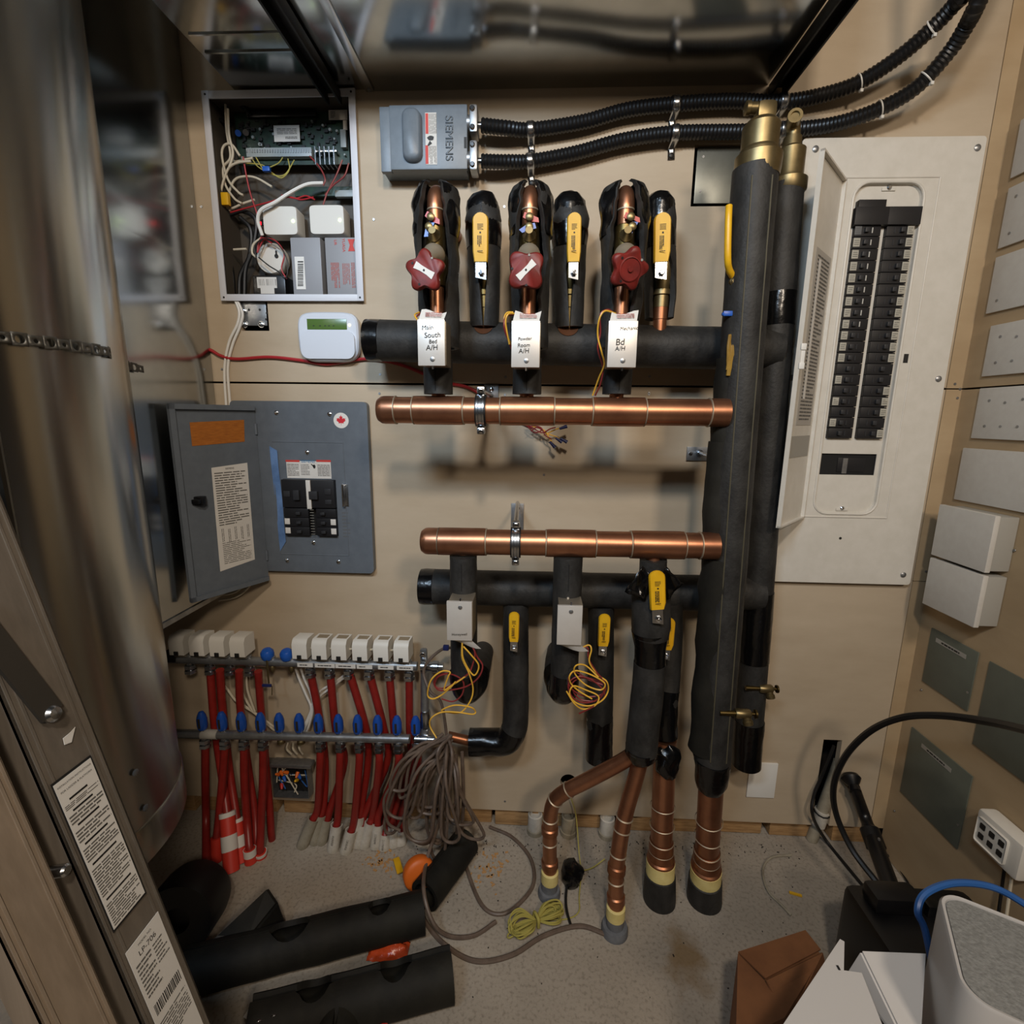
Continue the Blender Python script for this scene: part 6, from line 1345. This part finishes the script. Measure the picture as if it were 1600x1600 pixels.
# left group into red sleeves
lg = [([lB_(319) - Z_ * .03, P(321, 1220, YLo), P(322, 1280, YLo)], (324, 1372), None, 'thin red tube furthest left, down into the dark corner'),
      ([lB_(350) - Z_ * .03, P(348, 1215, YLo), P(342, 1280, -.12)], (338, 1345), ('s', 1308), 'red tube behind the tall red and white sleeve'),
      ([uB(327) - Z_ * .03, P(335, 1130, -.06), P(345, 1200, -.06), P(355, 1270, -.12)], (362, 1362), ('b', 1272), 'red tube into the tall red and white banded sleeve'),
      ([uB(342) - Z_ * .03, P(348, 1110, -.06), P(358, 1200, -.06), P(370, 1280, -.11)], (378, 1347), ('b', 1282), 'red tube into the narrow sleeve with a white band'),
      ([lB_(380) - Z_ * .03, P(382, 1220, YLo), P(386, 1280, -.11)], (392, 1347), ('w', 1325), 'red tube into a short white rimmed sleeve, left one'),
      ([lB_(410) - Z_ * .03, P(411, 1220, YLo), P(408, 1280, -.11)], (408, 1338), ('w', 1330), 'red tube into a short white rimmed sleeve, right one'),
      ([uB(372) - Z_ * .03, P(376, 1110, -.06), P(388, 1200, -.05), P(398, 1270, -.08)], (402, 1330), None, 'red tube slanting behind the short white rimmed sleeves'),
      ([uB(402) - Z_ * .03, P(408, 1110, -.06), P(416, 1200, -.05), P(422, 1270, -.07)], (425, 1312), None, 'red tube at the right of the left group, bending to the wall')]
for pts, e, sl, lab in lg:
    B0 = PZ(*e, 0); s = spl(pts + [B0 + Z_ * .03, B0], 6)
    if sl:
        ti = min(range(len(s)), key=lambda i: abs(800 - FPX * (s[i] - CAM).dot(CU) / (s[i] - CAM).dot(CF) - sl[1])); s = s[:ti + 1] + [s[ti].lerp(B0, f_) for f_ in (.25, .5, .75, .97)]
    MB().tube(s, rt * (1 if sl else .95), 12).build('red_tube', 'pex', None, lab, 'tube', 'red heating tubes')
    if sl:
        top = s[ti]; ax = (top - B0); L = ax.length; ax.normalize(); rs = rt * (1.9 if sl[0] == 'b' and sl[1] < 1280 else 1.5)
        tt = T('tube_sleeve', B0, lab.replace('red tube', 'sleeve at the floor around the red tube'), 'sleeve', 'red tube sleeves at the floor')
        MB().lathe(B0, ax, [(rs, 0), (rs, L), (rt, L + .001)], 18).build('sleeve', 'red_sleeve', tt)
        if sl[0] == 'b':
            for f0, f1 in ((.36, .62), (.93, 1.01)): MB().lathe(B0 + ax * L * f0, ax, [(rs * 1.03, 0), (rs * 1.03, L * (f1 - f0)), (rs, L * (f1 - f0) + .0005)], 18).build('white_band', 'paper', tt)
        if sl[0] == 'w': MB().lathe(B0 + ax * L * .5, ax, [(rs * 1.03, 0), (rs * 1.06, L * .5), (rt, L * .5 + .0005)], 18).build('white_band', 'paper', tt)
# junction box with wire nuts
a_, b_ = P(432, 1183, 0), P(490, 1236, 0)
tt = T('junction_box', ((a_.x + b_.x) / 2, 0, b_.z), 'open metal junction box full of wire nuts behind the red tubes', 'junction box')
ww, hh = b_.x - a_.x, a_.z - b_.z; cx_, cz_ = (a_.x + b_.x) / 2, (a_.z + b_.z) / 2
MB().box((cx_, -.002, cz_), (ww, .003, hh)).build('back', 'dark', tt)
for dx_, dz_, sx_, sz_ in ((-ww / 2, 0, .002, hh), (ww / 2, 0, .002, hh), (0, hh / 2, ww, .002), (0, -hh / 2, ww, .002)): MB().box((cx_ + dx_, -.016, cz_ + dz_), (sx_, .03, sz_)).build('side', 'steel_dull', tt)
rg = random.Random(6)
for k, cl in enumerate(['orange', 'orange', 'orange', 'yellow', 'blue_plastic', 'blue_plastic', 'orange', 'red_plastic']):
    p_ = V3((cx_ + rg.uniform(-.35, .35) * ww, -.024, cz_ + rg.uniform(-.25, .35) * hh)); d_ = V3((rg.uniform(-1, 1), -.6, rg.uniform(-1, 1))).normalized(); MB().lathe(p_, d_, [(.0055, 0), (.005, .008), (.003, .016)], 10).build('wire_nut', cl, tt)
for k in range(8):
    q = [V3((cx_ + rg.uniform(-.45, .45) * ww, -.012 - .008 * j, cz_ + rg.uniform(-.42, .42) * hh)) for j in range(3)]; MB().tube(spl(q, 5), .0018, 6).build('wire', ['wire_white', 'rubber', 'wire_white', 'blue_cable'][k % 4], tt)
MB().box((cx_, -.034, a_.z + .008), (ww * 1.4, .03, .012), None, .003).build('strut', 'steel_dull', tt)
for k in range(3):
    q = [P(450 + k * 8, 1160, -.05), P(448 + k * 10, 1170, -.06), P(455 + k * 9, 1178, -.05)]; MB().tube(spl(q, 4), .003, 8).build('lead', 'wire_white', tt)

# ================================================================== BROWN CABLE BUNDLE
rg = random.Random(12); knot = P(697, 1160, -.11)
for k in range(18):
    f = k / 17; ex = lerp(606, 712, f) + rg.uniform(-12, 10); ey = rg.uniform(1240, 1335) if f > .35 else rg.uniform(1195, 1300); dep = -.12 - rg.uniform(0, .06)
    s0 = P(697 + rg.uniform(-7, 10), 1152 + rg.uniform(-6, 10), -.11 - rg.uniform(0, .02))
    mid = P(lerp(690, ex, .62) + rg.uniform(-14, 14), lerp(1162, ey, rg.uniform(.12, .42)), dep); end = P(ex, ey, dep)
    back = P(ex + rg.uniform(12, 44), ey + rg.uniform(-6, 22), dep - .005); mid2 = P(lerp(697, ex, rg.uniform(.35, .7)) + rg.uniform(0, 24), lerp(1170, ey, rg.uniform(.35, .65)), dep - rg.uniform(.005, .03)); s1 = P(704 + rg.uniform(-6, 6), 1168 + rg.uniform(-8, 12), -.125)
    cable('thermostat_cable', [s0, mid, end, back, mid2, s1], .0042, 'wire_brown', 'brown thermostat cable hanging in the loose bundle beside the red tubes', 'cable', 'brown cables in the hanging bundle', n=7, seg=8)
cable('thermostat_cable', [P(700, 1165, -.12), P(690, 1100, -.12), P(672, 1080, -.12), P(662, 1050, -.1), P(672, 1030, -.1), P(690, 1015, -.08), P(704, 1012, -.06)], .004, 'wire_brown', 'brown cable looping up beside the upper heating manifold end', 'cable', n=7)
cable('thermostat_cable', [P(692, 1160, -.12), P(664, 1160, -.13), P(640, 1175, -.14), P(630, 1190, -.14), P(616, 1220, -.15), P(600, 1250, -.15), P(606, 1285, -.15), P(625, 1298, -.15)], .004, 'wire_brown', 'brown cable arching left in front of the red tubes', 'cable', n=7)
def fl(pts): return [PZ(q[0], q[1], q[2] if len(q) > 2 else .006) for q in pts]
cable('thermostat_cable', [P(712, 1180, -.13), P(716, 1250, -.13)] + fl([(712, 1310, .06), (690, 1340, .02), (655, 1365), (650, 1400), (668, 1445), (700, 1480), (745, 1502), (800, 1492), (850, 1462), (905, 1447), (950, 1461)]), .0055, 'wire_brown', 'long brown cable lying across the floor to the grey pipe boot', 'cable')
cable('thermostat_cable', [P(722, 1175, -.12), P(724, 1250, -.13)] + fl([(722, 1320, .03), (735, 1375), (756, 1418), (785, 1428), (815, 1408), (834, 1378), (828, 1340), (800, 1308), (765, 1292)]), .005, 'wire_brown', 'brown cable curling on the floor beside the twine', 'cable')
cable('thermostat_cable', [P(704, 1180, -.13), P(690, 1270, -.15)] + fl([(668, 1340, .08), (662, 1390, .10), (676, 1440, .06), (700, 1462, .02), (740, 1462), (775, 1440)]), .005, 'wire_brown', 'brown cable hanging over the orange cap onto the floor', 'cable')

# ================================================================== FLOOR ITEMS
def foam_offcut(label, a, b, r, notches, front, name='insulation_offcut', half0=.05, wob=.04):
    n = 48; pts = [a.lerp(b, i / n) for i in range(n + 1)]; hf = []
    for i in range(n + 1):
        f = i / n; h_ = half0
        for c_, w_, amp in notches: d_ = abs(f - c_) / w_; h_ = max(h_, amp * math.sqrt(max(0, 1 - d_ * d_)))
        hf.append(h_)
    return MB().shell(pts, [r] * (n + 1), hf, front, r * .24, 34, wob, 14).build(name, 'foam_old', None, label, 'pipe insulation', 'black pipe insulation offcuts')
rA = .047
foam_offcut('long black insulation tube with two notches, lying across the floor', PZ(286, 1520, rA), PZ(662, 1425, rA), rA, [(.42, .075, .75), (.80, .05, .6)], (.1, .25, 1))
rB2 = .050
foam_offcut('black split insulation tube at the front edge of the floor', PZ(392, 1606, rB2), PZ(706, 1522, rB2), rB2, [(.30, .08, .8), (.70, .08, .85)], (.1, .5, 1), half0=.22)
c0 = PZ(530, 1590, .045); MB().shell([c0, c0 + V3((.02, -.09, .0)), c0 + V3((.03, -.16, 0))], [.044] * 3, [.1] * 3, (0, 0, 1), .010, 24, .05).build('insulation_offcut', 'foam_old', None, 'short black insulation stub at the bottom edge of the picture', 'pipe insulation', 'black pipe insulation offcuts')
foam_offcut('mottled black insulation tube behind the orange cap', PZ(664, 1400, .042), PZ(728, 1316, .042), .042, [], (-.3, .2, 1), half0=.03)
# V shaped flap
q = [PZ(345, 1460, .07), PZ(420, 1389, .12), PZ(434, 1410, .10), PZ(392, 1462, .07)]; q2 = [PZ(434, 1410, .10), PZ(445, 1440, .03), PZ(405, 1470, .03), PZ(392, 1462, .07)]
m = MB(); m.hexa([p_ + V3((-.003, -.006, .004)) for p_ in q], q); m.hexa([p_ + V3((.004, -.006, 0)) for p_ in q2], q2); m.build('foam_flap', 'foam_old', None, 'bent black foam flap standing on the long insulation tube', 'pipe insulation')
# dark roll by the ladder
c = PZ(275, 1440, .085); m = MB().lathe(c, V3((.15, -1, .25)), [(.03, -.10), (.078, -.10), (.082, -.08), (.082, -.01), (.078, 0), (.03, .0), (.028, -.02)], 32); m.build('foam_roll', 'rubber', None, 'round black roll on the floor behind the ladder', 'roll')
# orange cap
c = PZ(657, 1370, .055); ax = V3((.45, -.85, .25)).normalized()
tt = T('orange_disc', c - Z_ * .03, 'orange round plastic disc leaning among the insulation tubes', 'disc')
MB().lathe(c - ax * .012, ax, [(.040, -.02), (.042, -.015), (.042, .004), (.039, .008), (.03, .012), (.005, .013)], 32).build('dome', 'orange', tt)
MB().box(PZ(622, 1352, .012), (.018, .05, .006), Matrix.Rotation(.5, 3, 'Z'), .002).build('yellow_offcut', 'yellow', None, 'small yellow plastic strip on the floor beside the orange cap', 'scrap')
p4 = [PZ(574, 1492, .008), PZ(578, 1470, .02), PZ(622, 1460, .03), PZ(636, 1488, .015), PZ(622, 1500, .006), PZ(590, 1502, .006)]
ctr = sum(p4, V3((0, 0, 0))) / 6
m = MB().grid(12, 12, lambda u, v: V3((lerp(p4[0].x, p4[3].x, u), lerp(p4[0].y - .01, p4[2].y + .005, v), .004 + .034 * math.sin(u * math.pi) ** .5 * math.sin(v * math.pi) ** .5 * (.6 + .6 * noise.noise(V3((u * 3, v * 3, 1)))) + .004 * noise.noise(V3((u * 9, v * 9, 0))))))
m.build('orange_bag', 'orange_bag', None, 'crumpled shiny orange plastic bag between the insulation tubes', 'bag')
MB().tube(spl([PZ(568, 1592, .02), PZ(580, 1588, .03), PZ(592, 1592, .03), PZ(600, 1606, .03)], 5), .009, 12).build('tool_handle', 'red_plastic', None, 'red rounded tool handle at the bottom edge of the picture', 'tool')
q = [PZ(x_, y_, .004) for x_, y_ in ((380, 1590), (392, 1572), (398, 1568), (400, 1578), (392, 1596))]; MB().prism(q, (0, 0, .002)).build('paper_scrap', 'paper', None, 'torn white scrap beside the front insulation tube', 'scrap')
m = MB().grid(8, 3, lambda u, v: PZ(lerp(398, 432, u), lerp(1588, 1576, u) + v * 10, .075 + .02 * v + .006 * math.sin(u * 9))); o = m.build('foil_scrap', 'chrome', None, 'shiny crumpled foil strip on the front insulation tube', 'scrap'); so = o.modifiers.new('s', 'SOLIDIFY'); so.thickness = .001
# twine
tt = T('twine_hank', PZ(838, 1450, 0), 'hank of yellow green twine on the floor by the copper tails', 'twine')
rg = random.Random(15); c = PZ(838, 1438, .02); e1 = (PZ(878, 1420, .02) - PZ(805, 1455, .02)).normalized(); e2 = Z_.cross(e1); hl = (PZ(878, 1420, .02) - PZ(805, 1455, .02)).length / 2
for side in (-1, 1):
    m = MB()
    for k in range(16):
        lw = rg.uniform(.006, .03) * (1 if k % 2 else -1); ln_ = hl * rg.uniform(.75, 1.1); hz = rg.uniform(.0, .028)
        m.tube(spl([c, c + e1 * side * ln_ * .5 + e2 * lw + Z_ * (hz * .7), c + e1 * side * ln_ + e2 * lw * .8 + Z_ * (hz - .012), c + e1 * side * ln_ * 1.02 - e2 * lw * .3 + Z_ * (hz * .5 - .010), c + e1 * side * ln_ * .5 - e2 * lw * .4, c], 5), .0021, 6)
    m.build('loops', 'twine', tt, kind='stuff')
MB().tube(spl([c + e2 * .012 - Z_ * .008, c + e2 * .010 + Z_ * .014, c - e2 * .010 + Z_ * .014, c - e2 * .012 - Z_ * .008], 5), .004, 8).build('binding', 'twine', tt)
cable('twine_strand', [P(892, 1246, -.02), P(900, 1275, -.03)] + fl([(905, 1335, .05), (908, 1362, .01), (905, 1400, .004), (904, 1425, .004), (885, 1436, .004), (850, 1437, .008)]), .0016, 'twine', 'thin twine strand hanging from the round hole to the hank', 'twine')
cable('twine_strand', fl([(905, 1362, .008), (925, 1356, .01), (945, 1342, .02)]), .0016, 'twine', 'short knotted twine end beside the middle copper tail', 'twine')
# black rag and drain by the copper tail
c = PZ(893, 1365, .03); m = MB().sphere(c, .034, 24, (.8, .9, 1.1))
for i, v in enumerate(m.v): m.v[i] = v + V3((noise.noise(v * 40), noise.noise(v * 40 + X_ * 9), .5 * noise.noise(v * 40 + Y_ * 7))) * .014; m.v[i].z = max(m.v[i].z, .001)
m.build('black_plastic_bag', 'tape', None, 'crumpled black plastic around a cable beside the left copper tail', 'bag')
cable('black_cable', fl([(886, 1380, .01), (884, 1405), (886, 1425), (892, 1446, .004)]), .0035, 'rubber', 'short black cable from the crumpled black plastic into the concrete', 'cable')
# small scraps and dirt along the wall
rg = random.Random(21)
m = MB()
for k in range(260):
    px, py = rg.uniform(640, 1250), 0; p_ = PZ(px, rg.gauss(1326, 8) if rg.random() < .7 else rg.uniform(1330, 1460) if rg.random() < .8 else rg.uniform(1440, 1570), .001)
    if p_.y > -.005: continue
    s_ = rg.uniform(.0008, .0022); m.box(p_, (s_ * rg.uniform(1, 2.5), s_, .002), Matrix.Rotation(rg.uniform(0, 3), 3, 'Z'))
m.build('floor_debris', 'dark_brown', None, 'dark crumbs of dirt scattered on the concrete along the wall', 'debris', kind='stuff')
m = MB()
for k in range(90):
    p_ = PZ(rg.gauss(600, 14) if k % 2 else rg.gauss(765, 14), rg.gauss(1345, 10) if k % 2 else rg.gauss(1358, 14), .001); s_ = rg.uniform(.002, .006); m.box(p_, (s_ * 2, s_, .002), Matrix.Rotation(rg.uniform(0, 3), 3, 'Z'))
m.build('wood_shavings', 'sawdust', None, 'pale wood shavings on the concrete near the orange cap', 'debris', kind='stuff')
# plastic stubs in the gap under the plywood
for x_, lab in ((836, 'left of the slanted copper tail'), (888, 'behind the left copper tail'), (948, 'between the two copper tails')):
    p_ = P(x_, 1285, .01); tt = T('pipe_stub', (p_.x, .01, 0), 'pale plastic pipe stub in the gap under the plywood, ' + lab, 'pipe', 'pipe stubs under the plywood')
    MB().lathe((p_.x, .0, .0), Z_, [(.022, 0), (.022, .062), (.018, .064), (.018, .05)], 18).build('stub', 'pvc' if x_ != 888 else 'pvc_dirty', tt)
    MB().lathe((p_.x, .0, .0), Z_, [(.025, 0), (.025, .014), (.022, .016)], 18).build('collar', 'pvc_dirty', tt)

# ================================================================== RIGHT CORNER
tt = T('drain_pipe', PZ(1268, 1312, 0), 'pale plastic drain pipe leaning in the slot of the back wall', 'pipe')
a_, b_ = PZ(1268, 1312, 0), P(1312, 1190, .02); d_ = (b_ - a_).normalized()
MB().cyl(a_, b_, .016, seg=20).build('pipe', 'pvc_dirty', tt); MB().lathe(a_.lerp(b_, .2), d_, [(.016, 0), (.021, .002), (.021, .05), (.016, .052)], 20).build('coupling', 'pvc', tt)
c = a_.lerp(b_, .38); MB().tube([c + (X_ * math.cos(k * .55) + Y_ * math.sin(k * .55)) * .022 + Z_ * .006 * math.sin(k * .55) for k in range(13)], .0025, 6, False).build('cable_tie', 'ink', tt)
cable('black_cable', [P(1303, 1165, -.01), P(1283, 1215, -.012), P(1271, 1245, -.02), P(1270, 1275, -.03)] + fl([(1290, 1312, .015), (1330, 1362), (1352, 1388), (1375, 1410, .02)]), .0045, 'rubber', 'black cable from the wall slot across the floor to the black power unit', 'cable')
cable('black_cable', [P(1690, 1166, -.62), P(1600, 1140, -.50), P(1540, 1127, -.42), P(1470, 1118, -.34), P(1410, 1121, -.28), P(1360, 1142, -.22), P(1322, 1180, -.18), P(1303, 1225, -.16), P(1306, 1270, -.16), P(1330, 1325, -.2), P(1368, 1376, -.26), P(1398, 1412, -.30)], .0075, 'cable_black', 'thick black cable arching over the lower right wall', 'cable')
cable('grey_wire', fl([(1236, 1336), (1205, 1340), (1192, 1360), (1200, 1392), (1222, 1415), (1236, 1430)]), .003, 'pvc_dirty', 'thin grey wire curling on the floor right of the main pipes', 'wire')
cable('thin_cord', [PZ(1375, 1330, .02), PZ(1392, 1340, .01), PZ(1410, 1365, .008), PZ(1428, 1395, .008)], .0025, 'rubber', 'thin dark cord running from the wall corner behind the router', 'cord')
MB().box(PZ(1243, 1397, .003), (.03, .006, .004), Matrix.Rotation(-.3, 3, 'Z')).build('yellow_offcut', 'yellow', None, 'tiny yellow offcut on the floor right of the main pipes', 'scrap')
tt = T('floor_wand', PZ(1412, 1440, .0), 'black plastic wand with a round flared head leaning behind the router', 'wand')
w0, w1, w2 = P(1330, 1218, -.02), P(1352, 1278, -.05), P(1408, 1430, -.30)
d_ = (w2 - w0).normalized()
MB().lathe(w0 - d_ * .012, d_, [(.004, 0), (.022, .001), (.026, .010), (.020, .02), (.012, .03), (.015, .045)], 24).build('head', 'black_plastic', tt)
MB().tube(spl([w0 + d_ * .02, w1, w1.lerp(w2, .5), w2], 6), [.015] * 8 + [.02] * 11, 18).build('tube', 'black_plastic', tt)
MB().lathe(w1.lerp(w2, .12), d_, [(.02, 0), (.024, .004), (.024, .05), (.02, .054)], 20).build('coupling', 'black_plastic', tt)
MB().box(w1.lerp(w2, .22) + V3((.0, -.024, .008)), (.006, .006, .02), None, .002).build('button', 'steel_dull', tt)
# black power unit
pu = [PZ(1352, 1470, .24), PZ(1365, 1408, .24), PZ(1440, 1412, .24), PZ(1470, 1500, .24)]
cx_, cy_ = sum(p_.x for p_ in pu) / 4 + .07, sum(p_.y for p_ in pu) / 4
tt = T('power_unit', (cx_, cy_, 0), 'black box shaped power unit on the floor behind the router', 'power unit')
MB().box((cx_, cy_ - .01, .122), (.26, .20, .243), None, .018).build('casing', 'black_plastic', tt)
MB().box((cx_ - .06, cy_ + .04, .262), (.10, .05, .04), None, .012).build('plug_block', 'black_plastic', tt)
MB().box((cx_ + .01, cy_ + .03, .255), (.03, .03, .03), None, .006).build('socket', 'black_plastic', tt)
# router
zt_ = .56; A, B_, C_ = PZ(1464, 1392, zt_), PZ(1500, 1545, zt_), PZ(1606, 1398, zt_)
ev = (A - B_).normalized(); er = V3((ev.y, -ev.x, 0)); er = er if er.x > 0 else -er; s_ = (A - B_).length * 1.12; cen = (A + B_) / 2 + er * s_ / 2
tt = T('router', (cen.x, cen.y, zt_ - .29), 'white tower router with textured grey top at the lower right', 'router')
def rsq(z_, f, r_): 
    pts = []
    for q in rrect(0, 0, s_ * f, s_ * f, r_, 0, 8): pts.append(V3((cen.x, cen.y, z_)) + er * q.x + ev * q.z)
    return pts
def stack(rings, nm, mt, par, sharp=40):
    n = len(rings[0]); m = MB(); m.v = sum(rings, []); m.f = [(i * n + k, i * n + (k + 1) % n, (i + 1) * n + (k + 1) % n, (i + 1) * n + k) for i in range(len(rings) - 1) for k in range(n)] + [tuple(range(n)), tuple(range((len(rings) - 1) * n, len(rings) * n))]
    return m.build(nm, mt, par, sharp=sharp)
stack([rsq(zt_ - .29, .97, .03), rsq(zt_ - .15, .99, .03), rsq(zt_ - .004, 1, .03), rsq(zt_, .97, .028), rsq(zt_ - .001, .93, .026), rsq(zt_ - .005, .92, .026)], 'casing', 'router', tt, 50)
stack([rsq(zt_ - .006, .915, .026), rsq(zt_ - .002, .91, .026)], 'top_grille', 'router_top', tt)
pl_ = PZ(1600, 1553, zt_ + .001); MB().box(cen - ev * s_ * .485 + er * s_ * .12 + Z_ * .0, (.02, .004, .003), None, .001).build('status_light', 'led_blue', tt)
tt2 = T('side_shelf', (cen.x + .05, cen.y - .03, 0), 'dark low stand carrying the router', 'stand')
MB().box((cen.x + .05, cen.y - .04, (zt_ - .29) - .0105), (.26, .30, .019), None, .003).build('board', 'dark_brown', tt2)
for sx_ in (-1, 1):
    for sy_ in (-1, 1): MB().box((cen.x + .05 + sx_ * .115, cen.y - .04 + sy_ * .135, (zt_ - .31) / 2), (.022, .022, zt_ - .311), None, .002).build('leg', 'dark_brown', tt2)
cable('blue_network_cable', [cen - er * .03 + ev * (s_ / 2 + .004) + V3((0, .02, -.25)), PZ(1447, 1460, .42), PZ(1434, 1425, .45), PZ(1446, 1396, .47), PZ(1490, 1380, .48), PZ(1550, 1386, .48), PZ(1606, 1416, .48), PZ(1680, 1470, .46)], .0055, 'blue_cable', 'blue network cable arching behind the router', 'cable')
# white open carton
tt = T('white_carton', (.52, -.80, 0), 'white cardboard carton with open flaps at the bottom edge', 'box')
f1 = [PZ(1313, 1472, .47), PZ(1223, 1604, .42), PZ(1392, 1640, .42), PZ(1347, 1522, .467)]
fz = .45
m = MB()
for qd in ([(1312, 1470), (1292, 1500), (1318, 1519), (1319, 1474)], [(1292, 1500), (1223, 1604), (1330, 1640), (1318, 1519)], [(1318, 1519), (1330, 1640), (1392, 1640), (1346, 1523)]):
    g = [PZ(*q_, fz) for q_ in qd]; m.hexa([p_ + Z_ * .0035 for p_ in g], g)
m.build('flap', 'carton', tt, smooth=False)
f2 = [PZ(1347, 1489, .455), PZ(1446, 1493, .455), PZ(1436, 1660, .42), PZ(1425, 1650, .42)]
m = MB(); m.hexa([p_ + V3((0, 0, .0035)) for p_ in f2], f2); m.build('flap', 'carton', tt)
side = [f2[0], f2[3], f2[3] - Z_ * .06 - X_ * .008, f2[0] - Z_ * .035 - X_ * .012]
m = MB(); m.hexa([p_ - X_ * .003 for p_ in side], side); sd = m.build('tuck_flap', 'carton', tt)
cc = (side[0] + side[1] + side[2] + side[3]) / 4; nn = (side[1] - side[0]).cross(side[3] - side[0]).normalized(); nn = nn if nn.dot(CAM - cc) > 0 else -nn
MB().lathe(lerp(side[0], side[2], .42) + nn * .0032, nn, [(.005, 0), (.005, .001)], 12).build('finger_hole', 'ink', sd)
MB().box(PZ(1310, 1512, .4545), (.003, .006, .001)).build('slot_mark', 'ink', tt)
bxa = f1[0].lerp(f2[0], .5); rx_ = (cen - er * s_ / 2).x - .05
w4 = [V3((f1[0].x - .005, f1[0].y - .005, .415)), V3((min(f2[1].x - .01, rx_), f2[1].y - .005, .415)), V3((min(f2[2].x - .01, rx_), f2[2].y, .415)), V3((f1[1].x + .03, f1[1].y - .05, .415))]
m = MB().hexa(w4, [V3((p_.x, p_.y, .002)) for p_ in w4]); m.build('body', 'carton', tt)
w5 = [lerp(p_, sum(w4, V3((0, 0, 0))) / 4, .04) + Z_ * .001 for p_ in w4]; MB().add(w5, [(0, 1, 2, 3)]).build('interior_shade', 'dark', tt)  # flat black sheet on the solid body stands in for shade inside
# brown cardboard box
tt = T('cardboard_box', PZ(1210, 1600, 0), 'brown cardboard box with folded flap on the floor', 'box')
zc = .19; q = [PZ(1153, 1490, zc), PZ(1258, 1456, zc), PZ(1284, 1494, zc), PZ(1226, 1590, zc)]; ctr = (q[0] + q[2]) / 2
q.append(PZ(1148, 1640, zc - .02))
m = MB().prism([V3((p_.x, p_.y, zc)) for p_ in q], (0, 0, -zc + .001)); m.build('body', 'cardboard', tt, smooth=False)
r1 = [q[0] + Z_ * .002, q[1] + Z_ * .002, lerp(q[1], q[2], .9) + Z_ * .008, PZ(1196, 1530, zc + .012)]
m = MB().hexa([p_ + Z_ * .003 for p_ in r1], r1); m.build('flap', 'cardboard', tt, smooth=False)
r2 = [PZ(1196, 1531, zc + .010), lerp(q[1], q[2], .95) + Z_ * .006, PZ(1288, 1510, zc - .03), PZ(1228, 1600, zc - .03)]
m = MB().hexa([p_ + V3((.002, -.002, .002)) for p_ in r2], r2); m.build('flap', 'cardboard', tt, smooth=False)
